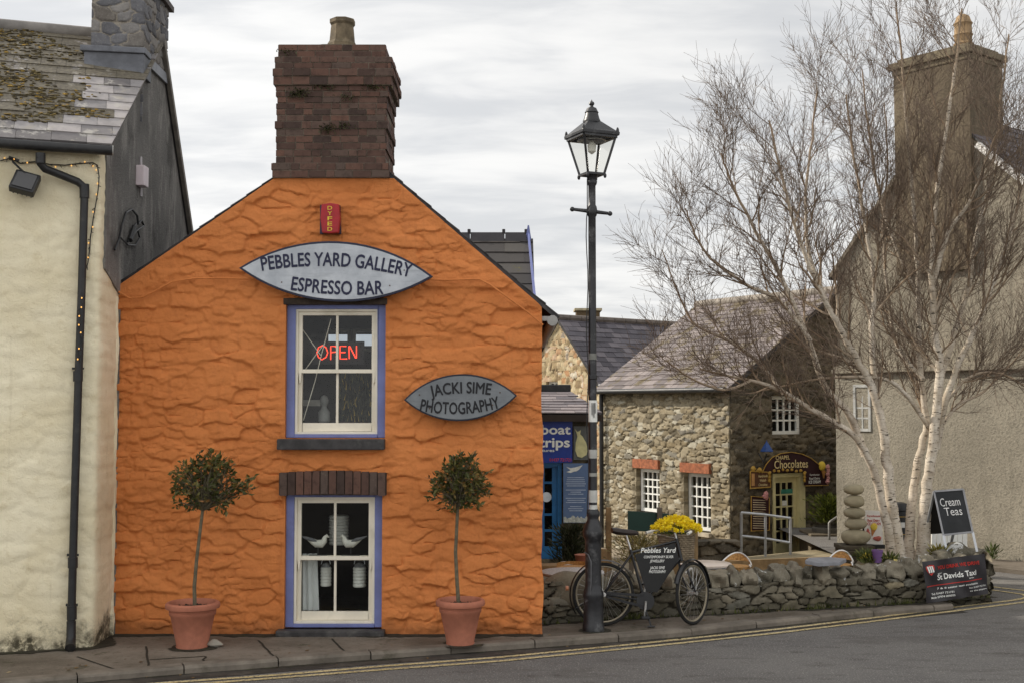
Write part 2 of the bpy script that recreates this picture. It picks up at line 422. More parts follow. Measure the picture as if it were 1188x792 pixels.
def m_slate(name, stops, moss=None, light=None):
    t = NT(name); r, g, m = t.attr()[:3]
    col = t.ramp(r, stops); n = t.noise(8, 7, .7)
    col = t.mix(t.math('MULTIPLY', t.step(n, .42, .7), .5), col, t.mix(.5, col, (.02, .02, .02, 1)))
    if light: col = t.mix(t.math('MULTIPLY', t.step(t.noise(4.3, 7, .7), light[1], light[1] + .08), .75), col, light[0])
    if moss:
        f = t.math('ADD', t.noise(moss[1], 8, .72), t.math('MULTIPLY', g, moss[3]))
        col = t.mix(t.step(f, moss[2], moss[2] + .07), col, t.mix(t.step(t.noise(30, 5), .35, .65), moss[0], moss[4] if len(moss) > 4 else tuple(x * .5 for x in moss[0][:3]) + (1,)))
    if light: col = t.mix(t.math('MULTIPLY', t.step(t.noise(3.1, 8, .72, t.map((1, 1, 1), (4, 2, 7))), .56, .64), .7), col, C(150, 144, 134))
    nb = t.bump(n, .5, .008); nb = t.bump(t.noise(70, 4), .4, .003, nb)
    return t.done(col, .62, nb, 0, .35)
def m_brick(name):
    t = NT(name); r, g, m = t.attr()[:3]
    col = t.ramp(r, [(0, C(68, 56, 51)), (.35, C(88, 67, 59)), (.7, C(104, 77, 66)), (1, C(88, 75, 68))])
    n = t.noise(13, 8, .7)
    col = t.mix(t.math('MULTIPLY', t.step(n, .45, .72), .6), col, C(48, 38, 35))
    col = t.mix(t.step(t.noise(9, 7, .75), .63, .74), col, C(140, 132, 118))
    nb = t.bump(n, .6, .01); nb = t.bump(t.noise(80, 4), .4, .003, nb)
    return t.done(col, .88, nb, 0, .2)
def m_asphalt():
    t = NT('asphalt'); n1 = t.noise(.35, 6); n2 = t.noise(55, 3, .6); n3 = t.noise(2.2, 7, .7, t.map((1, 2.6, 1)))
    col = t.mix(t.step(n1, .3, .7), C(93, 90, 88), C(110, 107, 103))
    col = t.mix(t.math('MULTIPLY', t.step(n3, .52, .70), .65), col, C(66, 61, 57))
    col = t.mix(t.step(n2, .56, .68), col, C(150, 146, 140)); col = t.mix(t.math('MULTIPLY', t.step(t.noise(.9, 8, .75, t.map((.5, 1.6, 1))), .54, .6), .35), col, C(70, 65, 60)); col = t.mix(t.math('MULTIPLY', t.step(t.noise(80, 3), .55, .7), .7), col, C(45, 42, 40))
    return t.done(col, .85, t.bump(n2, .8, .008), 0, .3)
def m_pave():
    t = NT('pavement_concrete'); n1 = t.noise(.9, 7, .65); n2 = t.noise(14, 6, .7); z = t.sep(True)
    col = t.mix(t.step(n1, .3, .7), C(88, 80, 70), C(124, 115, 104))
    col = t.mix(t.math('MULTIPLY', t.step(n2, .5, .7), .5), col, C(66, 59, 50))
    col = t.mix(t.math('MULTIPLY', t.step(t.noise(2.6, 7, .72), .56, .66), .7), col, C(58, 56, 38))
    col = t.mix(t.step(t.noise(60, 3), .64, .72), col, C(140, 132, 122))
    return t.done(col, .88, t.bump(n2, .5, .006), 0, .25)
ORANGE = m_orange(); CREAM = m_cream(); BRICK = m_brick('old_brick'); ASPH = m_asphalt(); PAVE = m_pave()
KERB = M('kerb_stone', C(112, 104, 94), .85, .25, 3, .5, 40, stain=(C(64, 60, 46), .7))
DARKSLATE = M('dark_slate_stone', C(58, 56, 56), .6, .3, 8, .4, 40, stain=(C(96, 94, 90), .5))
BLACKIRON = M('black_painted_iron', C(33, 34, 36), .42, .3, 14, .25, 70, 0, .5, stain=(C(96, 96, 94), .35))
BLACKPL = M('black_plastic', C(34, 34, 35), .45, .2, 9, .15, 60, 0, .4, stain=(C(70, 68, 62), .4))
BLUEPAINT = M('violet_blue_paint', C(112, 120, 168), .5, .12, 3, .15, 50, stain=(C(86, 90, 124), .5))
WHITEPAINT = M('cream_white_gloss', C(226, 218, 200), .4, .06, 4, .1, 60, stain=(C(184, 174, 150), .4))
WHITEFR = M('white_window_paint', C(226, 226, 220), .5, .06, 5, .1, 60)
NAVY = M('navy_lettering', C(34, 36, 62), .5, .1, 20, .1, 60)
BLACKLET = M('black_lettering', C(26, 26, 30), .5, .1, 20, .1, 60)
WHITELET = M('white_lettering', C(232, 232, 226), .6, .05, 20, .05, 60)
DARKINT = M('dark_interior', C(30, 28, 26), .9, .3, 2, .2, 20)
GLASS = glass_mat('window_glass', ior=1.46)
TERRA = M('terracotta', C(164, 104, 82), .8, .14, 5, .25, 60, stain=(C(128, 84, 68), .5))
SOIL = M('potting_soil', C(52, 42, 34), .95, .4, 30, .9, 60)
BARK = M('grey_stem_bark', C(100, 92, 74), .85, .25, 20, .5, 80)
WOOD = M('weathered_timber', C(142, 118, 84), .8, .22, 6, .4, 50, stain=(C(92, 80, 62), .5))
METAL = M('galvanised_metal', C(178, 180, 182), .38, .1, 10, .1, 60, .7, .5)
ROUGHCAST = None
def leaf_mat(name, stops, tr=.25):
    t = NT(name); r = t.attr()[0]
    col = t.ramp(r, stops); t.done(col, .5, t.bump(t.noise(60, 3), .2, .002), 0, .4)
    N_ = t.N; tl_ = N_.new('ShaderNodeBsdfTranslucent'); t.lk(col, tl_.inputs[0]); mx = N_.new('ShaderNodeMixShader'); mx.inputs[0].default_value = tr
    t.lk(t.b.outputs[0], mx.inputs[1]); t.lk(tl_.outputs[0], mx.inputs[2]); t.lk(mx.outputs[0], N_['Material Output'].inputs['Surface']); return t.m

# ---------------------------------------------------------------- slate roofs
def slates(name, m, O, e, up, L, H, sw, sh, parent=None, right=None, seed=0, thick=.012, mossf=None, gap=.004):
    """slates laid in courses on the rectangle O + e*u + up*v, each a thin sloping tile"""
    rr = random.Random(seed); O = Vector(O); e = Vector(e).normalized(); up = Vector(up).normalized(); n = e.cross(up).normalized()
    if n.z < 0: n = -n
    mb = MB(); rows = int(math.ceil(H / sh))
    for j in range(rows):
        v0 = j * sh; v1 = min(H, v0 + sh * 1.6)
        u = -(rr.random() * .2 + .5 * (j % 2)) * sw
        while u < L:
            wdt = sw * rr.uniform(.88, 1.12); a = max(0, u) + gap / 2; b = min(L, u + wdt) - gap / 2; u += wdt
            if b - a < .02: continue
            b2 = b0 = b
            if right:
                if a > min(right(v0), right(v1)) - .02: continue
                b = min(b, right(v0)); b2 = min(max(b0, b + .5) if b < b0 else b0, right(v1))
            mb.cur = (rr.random(), mossf((a + b) / 2, v0) if mossf else rr.random(), rr.random())
            hz = thick * rr.uniform(.9, 1.35); lf = rr.uniform(-.003, .004); dv = rr.uniform(-.006, .006)
            p = [O + e * a + up * (v0 + dv) + n * (hz + lf), O + e * b + up * (v0 + dv) + n * hz, O + e * (b2 if right else b) + up * v1 + n * .001, O + e * a + up * v1 + n * .001]
            q = [O + e * a + up * (v0 + dv), O + e * b + up * (v0 + dv)]
            mb.add(p + q, [(0, 1, 2, 3), (4, 5, 1, 0), (4, 0, 3), (5, 2, 1)])
    return mb.build(name, m, parent, attr=True)

# ---------------------------------------------------------------- ground, road, pavement
YF = 13.5                                   # plane of the orange front
Z_R = -.075
g = MB(); g.add([(-150, -60, -2.2), (150, -60, -2.2), (150, 300, -2.2), (-150, 300, -2.2)], [(0, 1, 2, 3)])
tag(g.build('ground', M('bare_ground', C(92, 88, 76), .95, .2, .5, .5, 10)), kind='structure')
kerb_px = [(-160, 801), (0, 791), (40, 788), (151, 777), (278, 768), (320, 764.5), (450, 755), (580, 746), (709, 737), (800, 730), (880, 720.5), (1000, 709), (1080, 702), (1106, 699.5)]
kerb = [gnd(x, y, 0) for x, y in kerb_px]
d0 = (kerb[1] - kerb[2]).normalized(); kerb = [kerb[0] + (kerb[0] - kerb[1]).normalized() * 9] + kerb
def ipoly(pts, s):
    """point at fraction s of polyline"""
    ls = [(b - a).length for a, b in zip(pts, pts[1:])]; t = s * sum(ls)
    for (a, b), l in zip(zip(pts, pts[1:]), ls):
        if t <= l: return a.lerp(b, t / l)
        t -= l
    return pts[-1].copy()
def offset(pts, d):
    out = []
    for i, p in enumerate(pts):
        t = (pts[min(i + 1, len(pts) - 1)] - pts[max(i - 1, 0)]); t.z = 0; t.normalize()
        out.append(p + Vector((-t.y, t.x, 0)) * d)
    return out
# road: one subdivided sheet with a faint unevenness
xs = axis([-16, -6, 9, 24], .12) if False else np.linspace(-18, 26, 221); ys = np.linspace(-14, 34, 241)
U, V = np.meshgrid(xs, ys)
def rd_pos(u, v, h): return u, v, Z_R + h
panel('road', ASPH, xs, ys, rd_pos, lambda u, v: (fbm(u * .7, v * .7, 5, 3) * .004, u * 0, u * 0, u * 0 + 1), keep=lambda u, v: (v < 16.6) | ((u > 5.6) & (v < 26)) | (u > 9))
tag(bpy.data.objects['road'], kind='structure')
# pavement slab behind the kerb line
KW = .15
kb = offset(kerb, KW)
pv = MB(); n = len(kb)
back = [Vector((p.x, 30 if False else max(p.y + 1.0, 15.0 if p.x < .5 else p.y + .95), 0)) for p in kb]
vs = kb + back
pv.add([(p.x, p.y, -.003) for p in vs], [(i, i + 1, n + i + 1, n + i) for i in range(n - 1)])
tag(pv.build('pavement', PAVE), kind='structure')
# joints between the old paving slabs, and their patches
km = 0; kinds = []
tot = sum((b - a).length for a, b in zip(kerb, kerb[1:]))
kr = random.Random(3); s_ = 0; edges = [0.0]
while edges[-1] < tot: edges.append(edges[-1] + kr.uniform(.82, 1.0))
kmb = MB()
for a, b in zip(edges, edges[1:]):
    if b > tot - .05: b = tot
    fa = (a + .006) / tot; fb = (b - .006) / tot
    if fb <= fa: continue
    p = ipoly(kerb, fa); q = ipoly(kerb, fb); t = (q - p).normalized(); nn = Vector((-t.y, t.x, 0))
    dz = kr.uniform(-.006, .008); dd = kr.uniform(-.008, .008)
    pr = [(0, -.16), (0, -.028), (.012, -.008), (.03, 0), (KW + .01, 0), (KW + .01, -.16)]
    k = len(pr); vs = [p + nn * (x + dd) + Vector((0, 0, z + dz)) for x, z in pr] + [q + nn * (x + dd) + Vector((0, 0, z + dz)) for x, z in pr]
    kmb.add(vs, [tuple(range(k)), tuple(range(2 * k - 1, k - 1, -1))] + [(i, i + k, (i + 1) % k + k, (i + 1) % k) for i in range(k)])
tag(kmb.build('kerb', KERB, smooth=False), kind='structure')
sl = MB()
for x0, y0, x1, y1 in [(628 / 3.71 + .3, 640 + 405 / 3.71, 636 / 3.71, 640 + 500 / 3.71), (335 / 3.71, 640 + 448 / 3.71, 510 / 3.71, 640 + 508 / 3.71), (640 / 3.71, 640 + 462 / 3.71, 880 / 3.71, 640 + 447 / 3.71), (640 / 3.71, 640 + 500 / 3.71, 868 / 3.71, 640 + 480 / 3.71), (868 / 3.71, 640 + 480 / 3.71, 886 / 3.71, 640 + 447 / 3.71), (385, 740, 402, 757), (300, 742, 318, 761)]:
    a = gnd(x0, y0, .001); b = gnd(x1, y1, .001); k = 5
    pts = [a.lerp(b, i / k) + Vector((kr.uniform(-.012, .012), kr.uniform(-.012, .012), 0)) for i in range(k + 1)]
    for p, q in zip(pts, pts[1:]):
        t = (q - p).normalized(); nn = Vector((-t.y, t.x, 0)) * .011
        sl.add([p - nn, q - nn, q + nn, p + nn], [(0, 1, 2, 3)])
tag(sl.build('pavement_joint', M('joint_dirt', C(44, 40, 32), .95)), kind='structure')
# double yellow lines
def m_yellow():
    t = NT('worn_yellow_paint'); n = t.noise(40, 5, .7)
    col = t.mix(t.step(t.noise(3, 5), .3, .7), C(184, 164, 116), C(204, 186, 140))
    col = t.mix(t.step(n, .48, .60), col, C(112, 104, 92)); return t.done(col, .75, t.bump(n, .5, .003), 0, .3)
YEL = m_yellow()
def stripe(name, px, wdt):
    pts = [gnd(x, y, Z_R + .007) for x, y in px]; fine_ = []
    for a, b in zip(pts, pts[1:]):
        k = max(1, int((b - a).length / .3)); fine_ += [a.lerp(b, i / k) for i in range(k)]
    fine_.append(pts[-1]); l = offset(fine_, wdt / 2); r = offset(fine_, -wdt / 2); k = len(fine_)
    mb = MB(); mb.add(l + r, [(i, i + 1, k + i + 1, k + i) for i in range(k - 1)])
    return tag(mb.build(name, YEL), kind='structure')
gut = offset(kerb, -.24); gm = MB(); kk_ = len(kerb)
gm.add([(p.x, p.y, Z_R + .005) for p in kerb] + [(p.x, p.y, Z_R + .005) for p in gut], [(i, i + 1, kk_ + i + 1, kk_ + i) for i in range(kk_ - 1)])
tag(gm.build('gutter_strip', M('damp_gutter_asphalt', C(62, 57, 52), .8, .3, 5, .6, 60, stain=(C(86, 80, 72), .6))), kind='structure')
stripe('yellow_line', [(-160, 820), (120, 797), (194, 791), (320, 782.3), (450, 771.5), (580, 761.6), (740, 746), (900, 729.3), (1020, 715), (1100, 704.5), (1150, 698.5), (1176, 695.5), (1189, 693), (1192, 691), (1186, 688.5), (1166, 685.6), (1140, 682.3)], .07)
stripe('yellow_line', [(-160, 827), (194, 795.2), (320, 785.6), (450, 775.5), (580, 766), (740, 750.3), (900, 733.6), (1020, 719), (1100, 708.8), (1188, 697.8), (1216, 692), (1212, 687), (1188, 684.2), (1160, 681), (1138, 678)], .07)

# the yard behind the low wall falls gently away
def yard_z(y): return -.06 * max(0, y - 15) + .0
wall_px = [(612, 724), (700, 717.5), (800, 712.5), (900, 707), (1000, 701.5), (1075, 697), (1146, 691)]
wall_base = [gnd(x, y, 0) for x, y in wall_px]
yd = MB(); ys_ = [0, 2, 4, 8, 14, 24]
left = wall_base[0]; right = wall_base[-1]
rows = []
wb = offset(wall_base, .1)
for dy in ys_:
    rows.append([Vector((p.x * (1 + .0 * dy), p.y + dy, yard_z(p.y + dy) + .02)) for p in wb])
vs = [p for r_ in rows for p in r_]; k = len(wb)
yd.add(vs, [(r_ * k + i, r_ * k + i + 1, (r_ + 1) * k + i + 1, (r_ + 1) * k + i) for r_ in range(len(ys_) - 1) for i in range(k - 1)])
tag(yd.build('yard_paving', M('yard_slabs', C(138, 126, 108), .9, .2, 2, .4, 30)), kind='structure')
# sunlit pavement along the grey house on the far side of the side street
GH0 = Vector((8.6, 19.5, 0)); GHd = Vector((-.62, .785, 0)).normalized(); GHn = Vector((-GHd.y, GHd.x, 0))
if GHn.y > 0: GHn = -GHn
sp_ = MB(); a = GH0 - GHd * 8 + GHn * 1.1; b = GH0 + GHd * 3.4 + GHn * 1.1; c = GH0 + GHd * 3.4 - GHn * .3; d = GH0 - GHd * 8 - GHn * .3
sp_.add([Vector((p.x, p.y, z)) for p in (a, b, c, d) for z in (-.3, -.01)], [(1, 3, 5, 7), (0, 2, 3, 1), (2, 4, 5, 3)])
tag(sp_.build('side_street_pavement', PAVE), kind='structure')
# ================================================================ ORANGE HOUSE
def fx(px, py=735): return at(px, py, YF).x
def fz(py, px=400): return at(px, py, YF).z
oh = thing('orange_house', 'small orange painted stone cottage with gable front and brick chimney', 'house', (fx(380), YF, 0))
xl = fx(128.5, 735); xr = fx(630, 735)
win1 = (fx(331, 430), fx(447, 430), fz(508), fz(352)); win2 = (fx(330, 650), fx(443, 650), fz(729), fz(571))
gl = [(xl - .02, fz(334, 137)), (fx(318, 207), fz(207)), (fx(457, 210), fz(207)), (xr + .02, fz(358, 630))]
def otop(U): return np.interp(U, [p[0] for p in gl], [p[1] for p in gl])
us = axis(sorted({xl, win1[0], win1[1], win2[0] , win2[1], gl[1][0], gl[2][0], xr}), .0125); us = us[np.concatenate([[True], np.diff(us) > .002])]
vs_ = axis(sorted({-.12, win2[2], win2[3], win1[2], win1[3], fz(207)}), .0125)
def ledges(U, V, sw, sh, k, lip, tr):
    """painted rubble: stones standing at different depths, joints half filled with paint"""
    wx = fbm(U * 2.2, V * 2.2, k + 50, 3) * .16 + fbm(U * 7, V * 7, k + 60, 3) * .09; wy = fbm(U * 1.8 + 9, V * 1.8, k + 70, 3) * .16 + fbm(U * 8, V * 8, k + 80, 3) * .09
    F1, F2, r1, r2, dx, dy = worley((U + wx) / sw, (V + wy * .6) / sh, k, 4.5)
    m = sstep(0, .13, F2 - F1)
    plate = .9 * r2 + .9 * dx * (r1 - .5) - lip * dy * (.4 + r1) - .45 * np.clip(F1 - .15, 0, 1)
    plate = blur(plate, 1)
    return plate - (1 - m) * tr * sstep(.30, .62, vnoise(U * 3.1 + k, V * 4.2, k + 33)), r1, r2, m
def oh_h(U, V):
    h, r1, r2, m = ledges(U, V, .35, .142, 11, .42, .46)
    h2, _, _, _ = ledges(U + 7, V + 3, .18, .082, 31, .42, .42)
    k = sstep(.46, .60, vnoise(U * 1.5, V * 2.6, 8))
    h = h * (1 - .6 * k) * .037 + h2 * (.30 + .70 * k) * .027
    h = h + fbm(U * .8, V * .8, 99, 3) * .05 + .013 * fbm(U * 7.0, V * 8.0, 140, 6) + .014 * np.abs(fbm(U * 9, V * 14, 150, 5)) - .032
    # smooth cement band under the chimney and along the verges
    d = np.minimum(otop(U) - V, 9); h = h * (.25 + .75 * sstep(.03, .16, d))
    return h, r1, r2, m
def oh_pos(U, V, H):
    e = sstep(.05, 0, xr - U) ; jag = fbm(V * 2.4, V * 0 + 2, 41, 3) * .07
    el = sstep(.05, 0, U - xl)
    return U + e * jag, YF - H - .0 * e, V
wall = panel('front_wall', ORANGE, us, vs_, oh_pos, oh_h, oh, holes=[win1, win2], top=otop, skirt=(0, .30, 0))
# side walls, back wall, roof
YB = 18.2
b = MB(); ez = fz(358, 630) - .03
b.bb(xr - .32, xr - .02, YF + .05, YB, -.9, ez); b.build('side_wall', ORANGE, oh); b = MB(); b.bb(xl + .02, xl + .3, YF + .05, YB, -.3, fz(334, 137) - .05)
b.build('side_wall', ORANGE, oh)
bb_ = MB(); bb_.prism([(xl + .02, YB - .2, -.9), (xr - .02, YB - .2, -.9), (xr - .02, YB - .2, ez), (gl[2][0], YB - .2, gl[2][1] - .05), (gl[1][0], YB - .2, gl[1][1] - .05), (xl + .02, YB - .2, fz(334, 137) - .05)], (0, .19, 0))
bb_.build('back_wall', ORANGE, oh)
SL_DARK = m_slate('dark_roof_slate', [(0, C(52, 50, 52)), (.5, C(70, 67, 68)), (1, C(88, 84, 82))], moss=(C(92, 88, 40), 5, .60, .0))
cx_ = (gl[1][0] + gl[2][0]) / 2
for s in (0, 1):
    lo = Vector((gl[0][0] - .10, YF + .03, gl[0][1] - .055)) if s == 0 else Vector((gl[3][0] + .16, YF + .03, gl[3][1] - .10))
    hi = Vector((cx_, YF + .03, 0)); p1 = Vector((gl[1 + s][0], 0, gl[1 + s][1])); sl_ = (p1.z - gl[3 * s][1]) / (p1.x - gl[3 * s][0]); hi.z = gl[1 + s][1] + sl_ * (cx_ - p1.x)
    up = (hi - lo); H = up.length
    und = MB(); nn = Vector((-sl_, 0, 1)).normalized(); 
    und.prism([lo - nn * .03, hi - nn * .03, hi + nn * .012, lo + nn * .012], (0, YB - YF - .1, 0)); und.build('roof_deck', DARKSLATE, oh)
    slates('roof', SL_DARK, lo + nn * .013 + Vector((0, -.012, 0)), (0, 1, 0), up, YB - YF, H, .3, .21, oh, seed=4 + s)
gt = MB(); gy0 = YF - .05                       # plastic gutter end at the right eave
gx, gz = fx(641, 372), fz(372, 641)
gt.tube([(gx, YF - .02, gz), (gx, YB, gz - .02)], .06, 10); gt.bb(gx - .16, gx - .02, YF + .02, YF + .06, gz + .0, gz + .05)
gt.build('gutter', M('grey_gutter', C(150, 148, 144), .5), oh, True)
# painted cable across the gable
cb = MB(); pts = [(137, 338), (150, 346), (165, 345), (180, 338), (200, 327), (225, 323), (260, 323), (300, 324), (350, 325), (420, 326), (480, 324), (520, 325), (556, 324), (568, 330), (590, 346), (612, 362), (630, 377)]
cb.tube([at(x, y, YF - .055) for x, y in pts], .011, 6); cb.build('cable', ORANGE, oh, True)
# ---- chimney: brick courses with corbels
ch = MB(); chr_ = random.Random(5)
prof = [(207, 190, 316, 459), (190, 150, 321, 455), (150, 141, 319, 457), (141, 113, 321, 456), (113, 100, 320, 458), (100, 90, 318, 462), (90, 81, 318, 464), (81, 67, 320, 462), (67, 52, 323, 455)]
def chim_course(mb, x0, x1, y0, y1, z0, z1, bl, j, rr):
    """one course of bricks round a stack"""
    for side in range(4):
        horiz = side % 2 == 0; a0, a1 = (x0, x1) if horiz else (y0, y1)
        u = a0 - (bl * .5 if j % 2 else 0) * 1.0
        while u < a1 - .01:
            l = bl * rr.choice([1, 1, 1, .5]) * rr.uniform(.95, 1.05); p = max(u, a0) + .005; q = min(u + l, a1) - .005; u += l
            if q - p < .02: continue
            mb.cur = (rr.random(), rr.random(), 1); o = rr.uniform(-.005, .006)
            if side == 0: mb.bb(p, q, y0 - o, y0 + .1, z0 + .005, z1 - .005)
            elif side == 2: mb.bb(p, q, y1 - .1, y1 + o, z0 + .005, z1 - .005)
            elif side == 1: mb.bb(x1 - .1, x1 + o, p, q, z0 + .005, z1 - .005)
            else: mb.bb(x0 - o, x0 + .1, p, q, z0 + .005, z1 - .005)
core = MB(); j = 0
CY1 = YF + .95
for (yb, yt, pl, pr) in prof:
    z0, z1 = fz(yb, 390), fz(yt, 390); x0, x1 = fx(pl, (yb + yt) / 2), fx(pr, (yb + yt) / 2) - .07; ex = max(0, (pr - pl - 136) / 2 / 100)
    y0, y1 = YF - .01 - ex, CY1 + ex
    nC = max(1, round((z1 - z0) / .074))
    for q in range(nC):
        chim_course(ch, x0 + chr_.uniform(-.008, .008), x1 + chr_.uniform(-.008, .008), y0, y1, z0 + (z1 - z0) * q / nC, z0 + (z1 - z0) * (q + 1) / nC, .205, j, chr_); j += 1
    core.bb(x0 + .008, x1 - .008, y0 + .008, y1 - .008, z0, z1)
st = ch.build('chimney', BRICK, oh, attr=True)
core.build('mortar_core', M('old_mortar', C(112, 102, 90), .95, .25, 12, .5, 60), st)
fl = MB(); zt = fz(52, 390)
fl.lathe([(.50, -.01), (.48, .03), (.38, .05), (.2, .075)], ((fx(386, 55)), YF + .42, zt), 14, 1.12, .72); fl.build('flaunching', M('flaunching_mortar', C(96, 92, 80), .95, .3, 8, .7, 40, stain=(C(80, 84, 52), .8)), st, True)
pt = MB(); s_px = 1 / 103.0
pp = [(18.5, 0), (18, 8), (15.5, 12), (14.2, 26), (13.6, 31), (15.5, 33.5), (15.5, 38), (13.2, 39), (11, 39), (10.5, 30)]
pt.lathe([(r * s_px, z * s_px) for r, z in pp], (fx(391, 55), YF + .42, zt + .04), 8, rot=R(22)); pt.build('chimney_pot', M('buff_clay', C(106, 94, 76), .9, .3, 9, .6, 50, stain=(C(76, 72, 54), .9)), st)
WEEDM = leaf_mat('weed_leaf', [(0, C(40, 42, 28)), (1, C(86, 84, 52))]); wr_ = random.Random(8)                # weeds rooted in the joints
for cxp, cyp, nn in [(346, 108, 26), (376, 100, 12), (402, 112, 8), (381, 149, 14), (398, 145, 8), (430, 100, 10), (443, 99, 6), (330, 60, 6)]:
    wd = MB()
    for _ in range(nn * 5):
        p = at(cxp + wr_.gauss(0, 6), cyp + wr_.gauss(0, 2.5), YF - .03); d = Vector((wr_.uniform(-.03, .03), wr_.uniform(-.05, -.01), wr_.uniform(-.045, .02))); s = Vector((.007, 0, .004))
        wd.cur = (wr_.random(), 0, 0); wd.add([p - s, p + s, p + d], [(0, 1, 2)])
    wd.build('weed_tuft', WEEDM, st, attr=True)

# ---- sash windows with rooms behind
def sash_window(parent, x0, x1, z0, z1, Y, outer, frame_m, fw, sash_px, meet, name='window'):
    """box frame painted blue, sliding sashes in off-white, two panes wide each"""
    w = MB()
    w.bb(x0, x0 + fw, Y, Y + .10, z0, z1); w.bb(x1 - fw, x1, Y, Y + .10, z0, z1); w.bb(x0 + fw, x1 - fw, Y, Y + .10, z1 - fw * .62, z1); w.bb(x0 + fw, x1 - fw, Y - .012, Y + .10, z0, z0 + fw * .42)
    win = w.build(name, outer, parent, bevel=.006)
    a, b, c, d = x0 + fw, x1 - fw, z0 + fw * .42, z1 - fw * .62
    i = MB(); t = .028
    i.bb(a, a + t, Y + .02, Y + .13, c, d); i.bb(b - t, b, Y + .02, Y + .13, c, d); i.bb(a + t, b - t, Y + .02, Y + .13, d - t, d); i.bb(a + t, b - t, Y + .015, Y + .13, c, c + t)
    i.build('inner_frame', frame_m, win, bevel=.004)
    a += t; b -= t; c += t; d -= t; mid = (a + b) / 2; zm = c + (d - c) * meet
    for up in (1, 0):
        s = MB(); yy = Y + .045 if up else Y + .085; st_ = .045; dp = .036
        lo, hi = (zm - .02, d) if up else (c, zm + .02)
        bot = .04 if up else .095
        s.bb(a, a + st_, yy, yy + dp, lo, hi); s.bb(b - st_, b, yy, yy + dp, lo, hi); s.bb(a + st_, b - st_, yy, yy + dp, hi - .04, hi); s.bb(a + st_, b - st_, yy, yy + dp, lo, lo + bot)
        s.bb(mid - .014, mid + .014, yy + .006, yy + dp - .004, lo + bot, hi - .04)
        if up:
            for hx in (a + .02, b - .02): s.prism([(hx - .018, yy, lo), (hx + .018, yy, lo), (hx + .010, yy, lo - .10), (hx - .004, yy, lo - .12)], (0, dp, 0))
        so_ = s.build('sash', frame_m, win, bevel=.003)
        gp = MB(); gp.add([(a + .02, yy + .018, lo + .02), (b - .02, yy + .018, lo + .02), (b - .02, yy + .018, hi - .02), (a + .02, yy + .018, hi - .02)], [(0, 1, 2, 3)])
        gp.build('pane', GLASS, win)
    return win
YW = YF + .075
wA = sash_window(oh, win1[0], win1[1], win1[2] + .005, win1[3], YW, BLUEPAINT, WHITEPAINT, .093, None, .505)
wB = sash_window(oh, win2[0], win2[1], win2[2] + .005, win2[3] - .0, YW, BLUEPAINT, WHITEPAINT, .088, None, .515)
for (x0, x1, z0, z1) in (win1, win2):             # dark rooms
    rm = MB(); X0, X1, Z0, Z1, Y0, Y1 = x0 - .5, x1 + .55, z0 - .35, z1 + .25, YF + .28, YF + 3.2
    rm.add([(X0, Y0, Z0), (X1, Y0, Z0), (X1, Y1, Z0), (X0, Y1, Z0), (X0, Y0, Z1), (X1, Y0, Z1), (X1, Y1, Z1), (X0, Y1, Z1)], [(0, 1, 2, 3), (4, 7, 6, 5), (0, 3, 7, 4), (1, 5, 6, 2), (2, 6, 7, 3)])
    for q in ((X0, x0, Z0, Z1), (x1, X1, Z0, Z1), (x0, x1, Z0, z0), (x0, x1, z1, Z1)): rm.add([(q[0], Y0, q[2]), (q[1], Y0, q[2]), (q[1], Y0, q[3]), (q[0], Y0, q[3])], [(0, 1, 2, 3)])
    rm.build('room', DARKINT, oh)
sil = MB(); sil.bb(fx(323, 508), fx(447, 508), YF - .10, YF + .09, fz(521), fz(508.5)); sil.build('window_sill', DARKSLATE, oh, bevel=.012)
sil = MB(); sil.bb(fx(322, 733), fx(447, 733), YF - .13, YF + .09, -.09, fz(729)); sil.build('window_sill', DARKSLATE, oh, bevel=.015)
lb = MB(); lb.bb(fx(329, 351), fx(449, 351), YF - .02, YF + .25, fz(353.5), fz(346)); lb.build('timber_lintel', M('dark_timber', C(66, 56, 48), .9, .3, 10, .7, 40), oh, bevel=.006)
lt = MB(); xs0, xs1 = fx(325, 560), fx(448, 560); nb_ = 13; lr = random.Random(2)
for i in range(nb_):
    a = xs0 + (xs1 - xs0) * i / nb_ + .006; b = xs0 + (xs1 - xs0) * (i + 1) / nb_ - .006; k = 1 - ((i + .5) / nb_ * 2 - 1) ** 2
    lt.cur = (lr.random(), lr.random(), 1); o = lr.uniform(0, .012)
    z0 = fz(574.5) + .025 * k; z1 = fz(548) + .025 * k
    lt.bb(a, b, YF - .055 - o, YF + .10, z0, z1)
lo_ = lt.build('brick_lintel', BRICK, oh, attr=True)
lm = MB(); lm.bb(xs0 - .005, xs1 + .005, YF - .04, YF + .09, fz(573.5), fz(548)); lm.build('mortar', M('lintel_mortar', C(72, 62, 54), .95), lo_)

# ---- alarm box
def board(name, m, px, Y, thick, parent=None, bevel=.004):
    """flat board whose face outline was measured on the photograph, at its real distance"""
    mb = MB(); pts = [at(x, y, Y) for x, y in px]; mb.prism(pts, (0, thick, 0)); return mb.build(name, m, parent, bevel=bevel)
al = thing('alarm_box', 'red burglar alarm box with yellow letters high under the orange gable', 'alarm box', at(382, 270, YF - .12))
board('cover', M('red_plastic', C(158, 34, 40), .4, .15, 8, .1, 60), [(373, 237), (383, 235.5), (393, 237), (394.5, 253), (392.5, 270), (383, 271), (373.5, 270), (371.5, 253)], YF - .12, .09, al, .012)
board('back_plate', M('dark_blue_plastic', C(48, 40, 62), .5), [(371.5, 238), (394.5, 238), (395.5, 271.5), (371, 271.5)], YF - .032, .05, al)
lm_ = MB()
for i, c in enumerate('DYFED'): put(lm_, fit(c, .052, .042, .012), at(382.7, 243.6 + i * 6.1, YF - .121), (1, 0, 0), (0, 0, 1), (0, -1, 0), .003)
